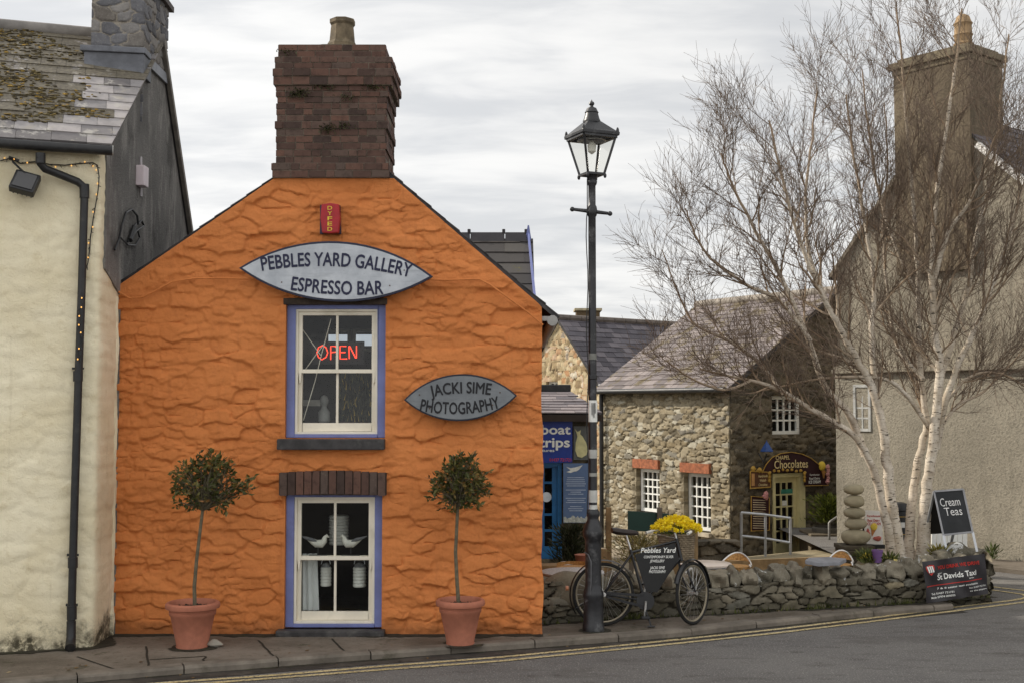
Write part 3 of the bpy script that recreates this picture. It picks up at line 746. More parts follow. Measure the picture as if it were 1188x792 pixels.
lm_.build('lettering', M('yellow_lettering', C(222, 190, 60), .5), al)

# ---- the two lens-shaped boards
SCREW = M('rusty_screw', C(84, 62, 48), .7, .3, 40)
def lens_sign(name, label, L_, R_, T_, B_, Y, face_m, edge_m, lines, let_m):
    l = at(*L_, Y); r = at(*R_, Y); t = at(*T_, Y); b = at(*B_, Y); c = (l + r) / 2
    hw = (r - l).length / 2; ex = (r - l).normalized(); ey = Vector((-ex.z, 0, ex.x)); ht = (t - c).dot(ey); hb = (c - b).dot(ey)
    root = thing(name, label, 'sign', (c.x, Y, c.z))
    def outline(k):
        o = []; n_ = 20
        def rim(x, h): Rr = (hw * hw + h * h) / (2 * h); return math.sqrt(max(0, Rr * Rr - x * x)) - (Rr - h)
        for i in range(n_ + 1): x = -hw + 2 * hw * i / n_; o.append((x * k[0], rim(x, ht) * k[1]))
        for i in range(1, n_): x = hw - 2 * hw * i / n_; o.append((x * k[0], -rim(x, hb) * k[1]))
        return o
    e = MB(); e.prism([c + ex * x + ey * y for x, y in outline((1, 1))], (0, .05, 0)); e.build('edging', edge_m, root, bevel=.005)
    f = MB(); f.prism([c + ex * x + ey * y + Vector((0, -.006, 0)) for x, y in outline((.962, .925))], (0, .012, 0)); f.build('face', face_m, root)
    for fx_, fy_ in ((-.72, .12), (.70, .10), (-.55, -.25), (.56, -.22)):
        fxm = MB(); q = c + ex * (hw * fx_) + ey * (ht * fy_ * 1.6); fxm.cyl(q + Vector((0, .0, 0)), q + Vector((0, -.012, 0)), .009, .007, 8); fxm.build('screw', SCREW, root)
    for s_, cp, wpx, hpx, arc in lines:
        tx = MB()
        o = at(*cp, Y); sc_ = (Y * .9986 + .05 * (o.z - 2.5)) / F
        put(tx, fit(s_, wpx * sc_, hpx * sc_, .024), o, ex, ey, (0, -1, 0), .010, arc); tx.build('lettering', let_m, root)
    return root
def m_board(name, c1, c2):
    t = NT(name); n1 = t.noise(2.4, 7, .65); n2 = t.noise(18, 7, .7); st_ = t.noise(3, 7, .7, t.map((.6, 1, 6)))
    col = t.mix(t.step(n1, .3, .7), c1, c2); col = t.mix(t.math('MULTIPLY', t.step(st_, .5, .7), .4), col, tuple(x * .6 for x in c1[:3]) + (1,))
    col = t.mix(t.step(n2, .66, .74), col, C(92, 88, 82)); return t.done(col, .6, t.bump(n2, .3, .004), 0, .35)
lens_sign('gallery_sign', 'large pale grey lens shaped gallery and espresso bar sign above upper window', (277, 311), (502.5, 321), (390, 280), (390, 350), YF - .15, m_board('pale_zinc_board', C(158, 163, 170), C(192, 196, 201)), M('navy_edge', C(40, 44, 62), .5),
          [('PEBBLES YARD GALLERY', (390.5, 309), 172, 15.5, -.13), ('ESPRESSO BAR', (391, 341.5), 108, 15.5, .10)], NAVY)
lens_sign('photography_sign', 'small dark grey lens shaped photography sign right of the upper window', (468.5, 463.5), (600, 458.5), (534, 433.5), (534, 488), YF - .13, m_board('grey_zinc_board', C(104, 108, 112), C(124, 128, 131)), M('dark_edge', C(38, 40, 50), .5),
          [('JACKI SIME', (534.5, 455.5), 69, 13, -.30), ('PHOTOGRAPHY', (534, 479.5), 94, 13.5, .26)], BLACKLET)

# ---- in the windows
def emitter(c, s): return emit_mat('neon', c, s)
op = thing('open_sign', 'red neon OPEN sign glowing inside the upper window', 'neon sign', at(390, 410, YF + .32))
NE = emit_mat('neon_red', (1, .06, .025, 1), 1.8); ne = MB(); Yn = YF + .32
letters = {'O': [[(370, 409), (372, 403), (377, 400.5), (381, 403), (383, 409), (381, 414), (376, 417), (372, 414), (370, 409)]], 'P': [[(386.5, 417), (386.5, 401.5), (392, 401.5), (394.5, 404.5), (393, 408), (387, 408.5)]], 'E': [[(405, 401.5), (397.5, 401.5), (397.5, 416), (406, 416)], [(397.5, 408.5), (404, 408.5)]], 'N': [[(398.5 + 10, 416), (408, 401.5), (409, 401.5), (416, 415), (417, 415), (417, 401)]]}
for k_, strokes in letters.items():
    for s in strokes: ne.tube([at(390 + (x - 393) * .98, y, Yn) for x, y in s], .0065, 5)
ne.build('neon_tube', NE, op)
bx_ = MB(); c = at(392, 409, Yn + .03); bx_.bb(c.x - .30, c.x + .30, Yn + .03, Yn + .05, c.z - .13, c.z + .13); bx_.build('backing', M('black_backing', C(20, 19, 19), .6), op)
nw = thing('newel_post', 'turned grey newel post and rail standing in the upper window', 'newel post', at(376, 486, YF + .5))
nm = MB(); p = at(376, 492, YF + .5); s = .0086
nm.lathe([(r * s, z * s) for r, z in [(5, 0), (5, 8), (3.5, 10), (4, 12), (8, 16), (8, 28), (4, 33), (3.4, 36), (5, 39), (6, 44), (4, 49), (0.5, 51)]], p - Vector((0, 0, .1)), 12)
nm.build('post', M('pale_grey_wood', C(124, 124, 120), .6), nw, True)
nr = MB(); nr.bar(at(345, 467, YF + .52), at(372, 467, YF + .52), .05, .07); nr.build('rail', M('pale_rail_wood', C(128, 124, 116), .6), nw)
for i, ln in enumerate([[(352, 487), (366, 440), (372, 415), (384, 370)], [(346, 440), (366, 412), (377, 398)], [(344, 372), (372, 412)]]):
    c_ = MB(); c_.tube([at(x, y, YF + .26) for x, y in ln], .005, 5)
    tag(c_.build('hanging_cord', WHITEPAINT), ['pale slanting cord from top to bottom behind the upper window panes', 'short pale cord running down left from the open sign', 'thin cord from top left corner of upper window to sign'][i], 'cord')
rw = thing('rear_window', 'bright little window at the back of the upper room', 'window', at(405, 392, YF + 3.1))
f_ = MB(); Yr = YF + 3.14
for a, b in ((381, 403), (412, 433)):
    p = at(a, 401, Yr); q = at(b, 388, Yr); f_.add([(p.x, Yr, p.z), (q.x, Yr, p.z), (q.x, Yr, q.z), (p.x, Yr, q.z)], [(0, 1, 2, 3)])
f_.build('pane', emit_mat('daylit_pane', (.78, .84, .92, 1), .55), rw)
f_ = MB()
for a, b in ((377, 408), (409, 438)):
    p = at(a, 404, Yr); q = at(b, 385, Yr)
    f_.bb(p.x, q.x, Yr - .05, Yr - .01, q.z, q.z + .04); f_.bb(p.x, q.x, Yr - .05, Yr - .01, p.z - .04, p.z); f_.bb(p.x, p.x + .05, Yr - .05, Yr - .01, p.z, q.z); f_.bb(q.x - .05, q.x, Yr - .05, Yr - .01, p.z, q.z)
f_.build('frame', WHITEPAINT, rw)
hr = random.Random(4); hp = thing('window_plant', 'bushy yellow flowered plant in lower right of the upper window', 'plant', at(412, 492, YF + .6))
pm = MB()
for _ in range(420):
    p = at(hr.uniform(391, 433), hr.uniform(437, 494), YF + hr.uniform(.45, .9)); d = Vector((hr.uniform(-.03, .03), 0, hr.uniform(.04, .12))); s = Vector((.006, 0, 0)); pm.cur = (hr.random() ** 2.0 if hr.random() < .9 else 1, 0, 0); pm.add([p - s, p + s, p + d], [(0, 1, 2)])
pm.build('foliage', leaf_mat('indoor_leaf', [(0, C(34, 38, 24)), (.8, C(72, 74, 44)), (1, C(170, 140, 50))]), hp, attr=True)
pb_ = MB(); p = at(412, 497, YF + .65); pb_.lathe([(.14, -.1), (.18, .08), (.15, .08)], p, 14); pb_.build('pot', M('brown_pot', C(80, 60, 48), .8), hp, True)
# lower window display
def lantern(label, cx, top, bot, half, Y, hang=True):
    root = thing('ribbed_lantern', label, 'lantern', at(cx, bot, Y), 'ribbed white lanterns in the lower window')
    a = at(cx, bot, Y); b = at(cx, top, Y); r = half * Y / F; n_ = max(6, int((bot - top) / 3.6)); prof = []
    for i in range(n_):
        z = (b.z - a.z) * i / n_; dz = (b.z - a.z) / n_
        prof += [(r * .9, z), (r, z + dz * .35), (r, z + dz * .65)]
    prof += [(r * .9, b.z - a.z)]
    mb = MB(); mb.lathe(prof, a, 18); mb.build('shade', M('white_lantern_enamel', C(206, 204, 196), .45, .06, 5, .1, 50), root, True)
    if hang:
        h = MB(); h.lathe([(r * .92, 0), (r * .6, .03), (r * .3, .045)], b, 14); h.tube([b + Vector((r * .8 * math.cos(t), 0, .03 + r * 1.1 * math.sin(t))) for t in [i * math.pi / 8 for i in range(9)]], .005, 5); h.build('handle', METAL, root, True)
lantern('large white ribbed lantern hanging behind the two birds', 393, 597, 631, 11.5, YF + .75, False)
lantern('white lantern with wire handle, left of the lower pair', 378, 657, 679, 6.4, YF + .35)
lantern('white lantern with wire handle, right of the lower pair', 417, 657, 680, 7.6, YF + .35)
def bird(label, cx, cy, flip):
    Y = YF + .2; s = Y / F * flip; root = thing('bird_ornament', label, 'ornament', at(cx, 643, Y), 'bird ornaments on the sash rail'); c = at(cx, cy, Y); k = abs(s)
    b = MB(); b.tube([c + Vector((x * s, 0, z * k)) for x, z in [(-17, 7), (-12, 5), (-7, 2), (-2, -1), (4, -1), (7, 2), (8, 6), (10, 8), (13, 6)]], [r * k for r in (.6, 1.8, 3.2, 4.6, 4.9, 3.6, 2.6, 2.2, .4)], 10); b.build('body', M('white_carved_wood', C(208, 204, 192), .7), root, True)
    w_ = MB(); w_.tube([c + Vector((x * s, -.03, z * k)) for x, z in [(-19, 8), (-13, 5.5), (-7, 4), (-1, 2)]], [r * k for r in (.5, 1.6, 2.2, .8)], 8); w_.build('wing', M('grey_wing', C(96, 96, 98), .7), root, True)
    l_ = MB(); l_.cyl(c + Vector((0, 0, -4 * k)), at(cx, 642, Y), .006); p = at(cx, 643, Y); l_.bb(p.x - .10, p.x + .10, Y - .03, Y + .03, p.z - .02, p.z); l_.build('stand', BLACKPL, root)
bird('white carved bird facing right on the lower window sash', 369, 629, 1); bird('white carved bird facing left beneath the big lantern', 407, 629, -1)
sh = MB(); p0 = at(345, 645, YF + .2); p1 = at(432, 647, YF + .2); sh.bb(p0.x - .05, p1.x + .05, YF + .155, YF + .25, p0.z - .035, p0.z - .012)
tag(sh.build('display_shelf', WHITEPAINT), 'thin display shelf level with the meeting rail of lower window', 'shelf')
cu = MB(); k = 14
for i in range(k):
    a0, a1 = i / k, (i + 1) / k; f0 = .02 * math.sin(a0 * 22); f1 = .02 * math.sin(a1 * 22)
    xt0, xt1 = [fx(342, 690) + (fx(363, 690) - fx(342, 690)) * a for a in (a0, a1)]; xb0, xb1 = [fx(342, 690) + (fx(366, 690) - fx(342, 690)) * a for a in (a0, a1)]
    cu.add([(xb0, YF + .27 + f0, fz(712)), (xb1, YF + .27 + f1, fz(712)), (xt1, YF + .27 + f1, fz(645)), (xt0, YF + .27 + f0, fz(645))], [(0, 1, 2, 3)])
tag(cu.build('net_curtain', M('white_cloth', C(212, 212, 210), .9, .05), smooth=True), 'plain white curtain hanging at left of the lower window', 'curtain')
# ---- rear wing roof beyond the gable
rwg = thing('rear_wing', 'low slate roofed wing rising behind the right slope of the orange house', 'house', (-.5, 18.3, 0))
YR = 19.6; rz = at(560, 277, YR).z; x1 = at(612, 277, YR).x; eY = YR - 1.75; xe = at(621, 352, eY).x; ez2 = at(600, 356, eY).z - .2
slates('roof', m_slate('mossy_wide_slate', [(0, C(46, 43, 42)), (.5, C(60, 56, 54)), (1, C(74, 70, 66))], moss=(C(96, 90, 36), 3.0, .62, .0)), (xe - 3.2, eY - .25, ez2), (1, 0, 0), (0, YR - eY + .25, rz - ez2), 3.2, (Vector((0, YR - eY + .25, rz - ez2))).length, .9, .33, rwg, seed=9, thick=.02)
bw = MB(); bw.prism([(xe - .03, eY - .1, -1), (xe - .03, YR + 1.8, -1), (xe - .03, YR + 1.8, ez2), (xe - .03, YR, rz - .05), (xe - .03, eY - .1, ez2 - .03)], (-3.0, 0, 0)); bw.build('wall', M('rear_render', C(150, 140, 124), .9), rwg)
bs = MB(); bs.prism([(xe - 3.2, YR, rz - .02), (xe - 3.2, YR + 2, rz - 1.7), (xe - 3.2, YR + 2, rz - 1.8), (xe - 3.2, YR, rz - .1)], (3.2, 0, 0)); bs.build('back_slope', DARKSLATE, rwg)
rt = MB(); xx = x1 - 2.6; L_ = at(565, 277, YR).x - at(526, 277, YR).x
while xx < x1 - .05:
    q = min(xx + .56, x1); rt.prism([(xx, YR - .13, rz - .09), (xx, YR - .03, rz + .10), (xx, YR + .03, rz + .10), (xx, YR + .13, rz - .09)], (q - xx - .012, 0, 0)); rt.bb(q - .05, q, YR - .05, YR + .05, rz + .08, rz + .15); xx = q
rt.build('ridge_tiles', M('dark_ridge_tile', C(56, 54, 56), .6, .2, 6), rwg, bevel=.01)
bgb = MB(); bgb.prism([(x1 + .0, YR, rz + .12), (x1, YR, rz - .1), (xe, eY - .3, ez2 - .06), (xe, eY - .3, ez2 + .08)], (.03, 0, 0)); bgb.build('bargeboard', BLUEPAINT, rwg)
fi = MB(); q = at(613, 310, YR); fi.bb(q.x - .035, q.x + .035, YR - .05, YR, q.z, at(613, 280, YR).z); fi.prism([(q.x - .05, YR - .05, at(613, 280, YR).z), (q.x + .05, YR - .05, at(613, 280, YR).z), (q.x + .012, YR - .05, at(613, 262, YR).z), (q.x - .012, YR - .05, at(613, 262, YR).z)], (0, .05, 0)); fi.build('finial', BLUEPAINT, rwg)
# ---- pots with bay trees
BAYLEAF = leaf_mat('bay_leaf', [(0, C(42, 48, 22)), (.45, C(74, 78, 34)), (.75, C(104, 98, 48)), (1, C(142, 98, 54))], .2)
def leaves(mb, c, r, n_, rr, sz, dens=1.0, bough=None, z_bias=0):
    """leaf blades clustered along small sprays inside an ellipsoid"""
    c = Vector(c); k = 0
    while k < n_:
        d = Vector((rr.gauss(0, 1), rr.gauss(0, 1), rr.gauss(0, 1))).normalized() * (rr.random() ** .4)
        if rr.random() < .12: d *= rr.uniform(1.0, 1.22)
        sp = c + Vector((d.x * r[0], d.y * r[1], d.z * r[2])); ax = (d + Vector((rr.uniform(-.5, .5), rr.uniform(-.5, .5), rr.uniform(.0, .8)))).normalized()
        if bough is not None: bough.append((sp - ax * .05, sp + ax * .09))
        tone = rr.random()
        for q in range(rr.randint(5, 8)):
            p = sp + ax * (.018 * q - .03) ; dr = (ax * rr.uniform(.1, .9) + Vector((rr.uniform(-1, 1), rr.uniform(-1, 1), rr.uniform(-.7, .7)))).normalized(); l = sz * rr.uniform(.7, 1.25); wv = dr.cross(Vector((rr.uniform(-1, 1), rr.uniform(-1, 1), rr.uniform(-1, 1)))).normalized() * l * .24; up = dr.cross(wv).normalized() * l * .10
            mb.cur = (min(1, max(0, tone * .6 + rr.random() * .4)), 0, 0)
            mb.add([p, p + dr * l * .45 + wv + up, p + dr * l, p + dr * l * .45 - wv + up], [(0, 1, 2), (0, 2, 3)]); k += 1
def bay(label, base_px, rim_y, rim_half, base_half, stem, crown, seed, potlabel):
    b = gnd(*base_px, -.003); Y = b.y; rr = random.Random(seed); dep = Y; s = (Y * .9986) / F
    pot = thing('plant_pot', potlabel, 'plant pot', b, 'terracotta pots before the orange wall'); h = at(base_px[0], rim_y, Y).z - b.z + .03; R_ = rim_half * s; r_ = base_half * s
    m = MB(); m.lathe([(r_ * .98, 0), (r_, .015), (r_ * .96, .03), (R_ * .80, h * .70), (R_ * .84, h * .725), (R_ * .86, h * .79), (R_ * .84, h * .80), (R_ * .87, h * .86), (R_ * .98, h * .875), (R_, h * .92), (R_ * .99, h * .97), (R_ * .94, h), (R_ * .86, h), (R_ * .82, h * .97), (R_ * .80, h * .86)], b, 36); m.build('pot', TERRA, pot, True)
    so2 = MB(); so2.lathe([(R_ * .81, 0), (R_ * .6, .012), (.02, .03)], b + Vector((0, 0, h * .86)), 20)
    for _ in range(60):
        a_ = rr.uniform(0, 6.3); q = rr.random() ** .5 * R_ * .72; so2.blob(b + Vector((math.cos(a_) * q, math.sin(a_) * q, h * .885)), (.012, .012, .01), _, .2, 5, 4)
    so2.build('soil', SOIL, pot)
    tr = thing('bay_tree', label, 'tree', b + Vector((0, 0, h * .88)), 'bay trees in pots')
    pts = [at(x, y, Y) for x, y in stem]; m = MB(); m.tube(pts, [.021 - .006 * i / len(pts) for i in range(len(pts))], 8); m.build('trunk', BARK, tr, True)
    lm2 = MB(); bo = []; topp = pts[-1]
    for (cx, cy, rx, ry, n_) in crown: leaves(lm2, at(cx, cy, Y), (rx * s, rx * s * .85, ry * s), n_, rr, .068, bough=bo)
    tw = MB()
    for p, q in bo:
        mid = topp.lerp(p, .5) + Vector((rr.uniform(-.03, .03), rr.uniform(-.03, .03), rr.uniform(0, .03))); tw.tube([topp, mid, p, q], [.007, .005, .004, .002], 4, cap=False)
    tw.build('branches', BARK, tr); lm2.build('crown', BAYLEAF, tr, attr=True)
bay('lollipop bay tree with wide ragged crown left of the lower window', (223, 750), 701, 31, 18.5, [(226, 703), (225.5, 680), (228, 650), (231, 625), (235, 592)], [(242, 560, 38, 24, 600), (219, 555, 18, 20, 170), (266, 564, 20, 20, 220), (244, 540, 16, 12, 90), (236, 582, 28, 8, 120)], 21, 'terracotta pot by the left end of the orange wall')
bay('neat round headed bay tree right of the lower window', (534, 746.5), 698, 28.5, 16.5, [(532, 700), (530, 670), (528.5, 640), (530, 610), (531, 588)], [(532, 560, 31, 28, 860), (533, 541, 18, 14, 160), (516, 570, 15, 14, 130), (551, 566, 15, 16, 130)], 22, 'terracotta pot at the kerb edge below the photography sign')
st_ = MB(); st_.blob(gnd(249, 746, .03), (.09, .06, .04), 3, .2); tag(st_.build('loose_stone', M('pale_stone', C(150, 144, 132), .9), smooth=True), 'loose pale stone lying beside the left terracotta pot', 'stone')
# ================================================================ CREAM HOUSE
K0 = Vector((-4.345, 12.80, 0)); kd = Vector((-.948, -.318, 0)).normalized()       # front runs left and towards us
kn = Vector((-kd.y, kd.x, 0)); kn = kn if kn.y < 0 else -kn                            # outward
gdir = Vector((-.05, 1, 0)).normalized()
KG = K0 + Vector((.075, 0, 0))
cr = thing('cream_house', 'cream limewashed house with mossy slate roof, cut off by the left edge', 'house', K0)
EZ = at(137, 180, 13.0).z
us = np.concatenate([np.linspace(-.30, 2.6, 150), np.linspace(2.7, 9, 30)]); vs_ = np.linspace(-.1, EZ, 250)
def cr_pos(U, V, H):
    Uc = U
    edge = .03 * fbm(V * 1.3, V * 0, 77, 4) + .02 * fbm(V * 6, V * 0 + 4, 71, 3)
    s = np.clip(U, 0, None); X = K0.x + kd.x * s + kn.x * H; Y = K0.y + kd.y * s + kn.y * H
    t = np.clip(-U, 0, None)                                                        # the return round the corner, worn edge
    k = sstep(.05, 0, np.abs(U)) * .018
    X = X + gdir.x * t * 2.8 - kn.x * k + edge * (U < .3) * .8; Y = Y + gdir.y * t * 2.8 - kn.y * k
    return X + np.where(U < -.02, H * .6, 0), Y, V
def cr_h(U, V):
    h, r1, r2, m = stones(U + 3, V, .5, .2, 15, .013, edge=.25, warp=.5, tilt=.7, p=2.6, rough=1.0, nblur=1)
    return h + fbm(U * 1.2, V * 1.2, 18, 6) * .045, r1, r2, m
panel('front_wall', CREAM, us, vs_, cr_pos, cr_h, cr)
fil = MB(); fil.tube([Vector((-4.385 + .012 * math.sin(i * 1.7), 13.44, -.1 + 3.8 * i / 14)) for i in range(15)], [.035 + .006 * math.sin(i * 2.3) for i in range(15)], 8); fil.build('corner_fillet', CREAM, cr, True)
# dark rendered gable end
apex = KG + gdir * 2.30; apex.z = at(186, 48, apex.y).z
bk = KG + gdir * 4.6; bk.z = apex.z - 2.75
fr_ = KG + gdir * .0 + Vector((0, 0, EZ + .06))
out = Vector((1, .05, 0)).normalized()
def m_darkrender():
    t = NT('dark_gable_render'); n1 = t.noise(1.0, 6); n2 = t.noise(30, 5, .7); stv = t.noise(3.0, 7, .65, t.map((1.6, 1.6, .5)))
    col = t.mix(t.step(n1, .3, .7), C(104, 102, 99), C(130, 127, 123)); col = t.mix(t.math('MULTIPLY', t.step(stv, .48, .66), .55), col, C(164, 160, 154)); col = t.mix(t.math('MULTIPLY', t.step(t.noise(2.3, 7, .65, t.map((1.2, 1.2, .7), (3, 1, 2))), .54, .7), .6), col, C(48, 46, 44))
    col = t.mix(t.step(n2, .6, .72), col, C(80, 77, 74)); return t.done(col, .92, t.bump(n2, 1.0, .025), 0, .2)
DR = m_darkrender()
g2 = MB(); g2.prism([KG + gdir * .72 + Vector((0, 0, -.3)) - out * .05, bk + Vector((0, 0, -bk.z - .3)) - out * .05, bk - out * .05, apex - out * .05, fr_ + gdir * .10 - out * .05, fr_ + gdir * .10 + Vector((0, 0, -1.3)) - out * .05, KG + gdir * .72 + Vector((0, 0, 3.72)) - out * .05], -out * .3)
g2.build('gable_wall', DR, cr)
# roof
LR = 9.0; eO = KG + kn * .16 + Vector((0, 0, EZ + .03)) + kd * LR
rup = apex - (KG + kn * .16 + Vector((0, 0, EZ + .03))); rupp = rup - kd * rup.dot(kd); skew = rup.dot(kd)
eu = -kd; Hr = rupp.length; LR_TOP = LR + rup.dot(eu)
def vright(v): return LR + .02 + (LR_TOP - LR) * v / Hr
MOSSY = m_slate('mossy_old_slate', [(0, C(104, 100, 100)), (.5, C(140, 136, 136)), (1, C(166, 160, 158))], moss=(C(108, 101, 86), 2.8, .54, .34, C(84, 78, 68)), light=(C(176, 172, 164), .55))
def mossf(u, v):
    d = vright(v) - u; clean = 1.25 if v < .40 else .80 if v < .62 else .16 if v < .84 else .50 if v < 1.72 else 0
    return .55 if d > clean + .12 * math.sin(v * 9) else -.45
slates('roof', MOSSY, eO, eu, rupp, LR + 1.2, Hr, .31, .215, cr, right=vright, seed=11, thick=.016, mossf=mossf)
rn = eu.cross(rupp).normalized(); rn = rn if rn.z > 0 else -rn
rd = MB(); q0 = eO; rd.prism([eO - rn * .06, eO + eu * LR - rn * .06, apex - rn * .06, apex + kd * LR - rn * .06], rn * .055); rd.build('roof_deck', DARKSLATE, cr)
mo = MB(); mr = random.Random(12); kk = 0                                               # clumps of moss and lichen
nz = lambda u, v: float(fbm(np.array([u * 2.0]), np.array([v * 2.6]), 303, 4)[0])
while kk < 2600:
    u = mr.uniform(LR - 2.6, LR); v = mr.uniform(.05, Hr)
    if u > vright(v) - .04: continue
    if mossf(u, v) < .2 or nz(u, v) < mr.uniform(-.12, .08): continue
    p = eO + eu * u + rupp.normalized() * v + rn * .012; s = mr.uniform(.008, .022); kk += 1
    mo.cur = (mr.random() ** 1.2, 0, 0); mo.blob(p, (s * mr.uniform(1, 2.2), s * 1.2, s * .55), kk, .3, 6, 4)
t = NT('moss'); r = t.attr()[0]; col = t.ramp(r, [(0, C(70, 62, 46)), (.6, C(98, 88, 58)), (.88, C(136, 114, 60)), (1, C(168, 136, 66))])
mo.build('moss', t.done(col, .95, t.bump(t.noise(60, 4), .6, .006)), cr, attr=True)
bs = MB(); pk = [apex, apex + kd * LR, bk + kd * LR, bk]; bs.prism([p + Vector((0, 0, .03)) for p in pk], (0, 0, -.06)); bs.build('back_slope', DARKSLATE, cr)
rg = MB(); rg.tube([apex + Vector((0, 0, .0)) - kd * .02, apex + kd * LR + Vector((0, 0, .0))], .09, 10); rg.build('ridge', M('lead_ridge', C(120, 116, 112), .7, .2, 5, .3, 40), cr, True)
vg = MB(); vg.bar(fr_ + Vector((0, 0, .0)), apex, .03, .05); vg.bar(bk + Vector((0, 0, .0)), apex, .05, .08); vg.build('verge', M('verge_mortar', C(120, 114, 106), .9), cr)
# stone chimney of the cream house
CHS = stone_mat('grey_chimney_stone', [(0, C(78, 78, 82)), (.4, C(112, 112, 116)), (.75, C(138, 134, 130)), (1, C(104, 98, 92))], C(160, 152, 140), bump=.7, varscale=10)
cf0 = at(178, 66, 14.25); gq = KG + gdir * ((14.25 - KG.y) / gdir.y) - out * .04; cf0 = Vector((gq.x, gq.y, cf0.z)); cw = .58; cdp = 1.22; fdx = Vector((-.985, -.17, 0)).normalized(); ztop = at(204, 8, 15.3).z
def ch_h(U, V):
    return stones(U, V, .24, .14, 61, .025, edge=.16, warp=.05, tilt=.3, p=7, rough=.3, lip=.1)
cz0 = cf0.z + .12
chn = fdx.cross(Vector((0, 0, 1))); chn = chn if chn.y < 0 else -chn
fz_ = at(198, 95, 15.55).z; fsl = (cz0 - .12 - fz_) / 1.3
stk = panel('chimney', CHS, np.linspace(0, cw + cdp, 130), np.linspace(cz0 - .9, ztop, 130), lambda U, V, H: (np.where(U < cw, cf0.x + fdx.x * (cw - U) + chn.x * H, cf0.x + gdir.x * (U - cw) + H), np.where(U < cw, cf0.y + fdx.y * (cw - U) + chn.y * H, cf0.y + gdir.y * (U - cw)), V), ch_h, cr, keep=lambda u, v: (u < cw) | (v > cz0 - .12 - (u - cw) * fsl))
cc = MB(); ctr = cf0 + fdx * cw / 2 + gdir * cdp / 2; ctr.z = 0
def quad_prism(mb, o, a, b_, z0, z1, gr=0):
    a_ = a.normalized() * gr; bg_ = b_.normalized() * gr
    mb.prism([Vector((p.x, p.y, z0)) for p in (o - a_ - bg_, o + a + a_ - bg_, o + a + b_ + a_ + bg_, o + b_ - a_ + bg_)], (0, 0, z1 - z0))
o_ = Vector((cf0.x, cf0.y, 0))
quad_prism(cc, o_ - chn * .03 - out * .10, fdx * (cw - .10), gdir * (cdp - .05), cz0 - .9, ztop); cc.build('core', CHS, stk)
cp = MB(); quad_prism(cp, o_, fdx * cw, gdir * cdp, ztop, ztop + .07, .07); quad_prism(cp, o_, fdx * cw, gdir * cdp, ztop + .07, ztop + .5, -.02); cp.build('cap_slab', M('chimney_cap_slate', C(92, 86, 84), .85, .2, 6), stk)
ld = MB(); quad_prism(ld, o_ + chn * .02, fdx * (cw + .04), gdir * .3, cz0 - .36, cz0 - .10, .03); quad_prism(ld, o_ + chn * .03, fdx * (cw + .06), gdir * .2, cz0 - .10, cz0 - .03, .05); ld.build('lead_flashing', M('lead_flashing', C(104, 106, 112), .6, .25, 5, .3, 30), stk, bevel=.01)
st2 = MB(); a = cf0 + out * .035; st2.bar(Vector((a.x, a.y, cz0 - .12)) - out * .02, Vector((a.x, a.y, cz0 - .12)) - out * .02 + gdir * 1.3 + Vector((0, 0, -fsl * 1.3)), .03, .12); st2.build('stepped_flashing', M('side_lead', C(128, 130, 136), .55), stk)
# gutter and downpipe
gu = MB(); ga = K0 + kn * .21 + Vector((0, 0, EZ - .03)) - kd * .10; gb = ga + kd * 8.8 + Vector((0, 0, .02)); gu.tube([ga, gb], .052, 12); gu.build('gutter', BLACKPL, cr, True)
gc = MB(); gc.tube([ga - kd * .0, ga - kd * .012], .054, 12); gc.build('gutter_end', M('grey_end_cap', C(150, 148, 144), .6), cr, True)
fb = MB(); fb.bar(K0 + kn * .10 + Vector((0, 0, EZ - .02)) - kd * .02, K0 + kn * .10 + Vector((0, 0, EZ)) + kd * 8.8, .12, .03); fb.build('soffit_board', BLACKPL, cr)
def onc(px, py, d=.09):
    return hit(px, py, K0 + kn * d, kn)
dp = thing('downpipe', 'black cast downpipe with swan neck on the cream wall', 'downpipe', onc(82, 750, .1))
pm = MB(); pm.tube([onc(46, 182, .22), onc(47, 190, .20), onc(52, 196, .17), onc(70, 203, .12), onc(90, 211, .10), onc(96, 216, .09), onc(98, 226, .09), onc(95, 330, .09), onc(91, 440, .09), onc(86, 600, .09), onc(82.5, 728, .09)], .041, 12); pm.build('pipe', BLACKPL, dp, True)
for (px, py, h) in [(98, 222, 8), (90.5, 436, 6), (84.5, 652, 6), (83.3, 710, 8), (47, 184, 6)]: cm = MB(); cm.tube([onc(px, py - h, .09 if px != 47 else .21), onc(px, py + h, .09 if px != 47 else .21)], .05, 12); cm.build('collar', BLACKPL, dp, True)
for py, px in ((710, 83.3), (436, 90.5), (652, 84.5)): cm = MB(); cm.bar(onc(px - 7, py - 9, .05), onc(px + 7, py - 9, .05), .05, .02); cm.build('bracket', BLACKPL, dp)
sh = MB(); sh.tube([onc(82.7, 720, .09), onc(82.5, 738, .09), onc(82, 746, .13), onc(81.5, 751, .19)], [.047, .047, .05, .052], 12); sh.build('shoe', BLACKPL, dp, True)
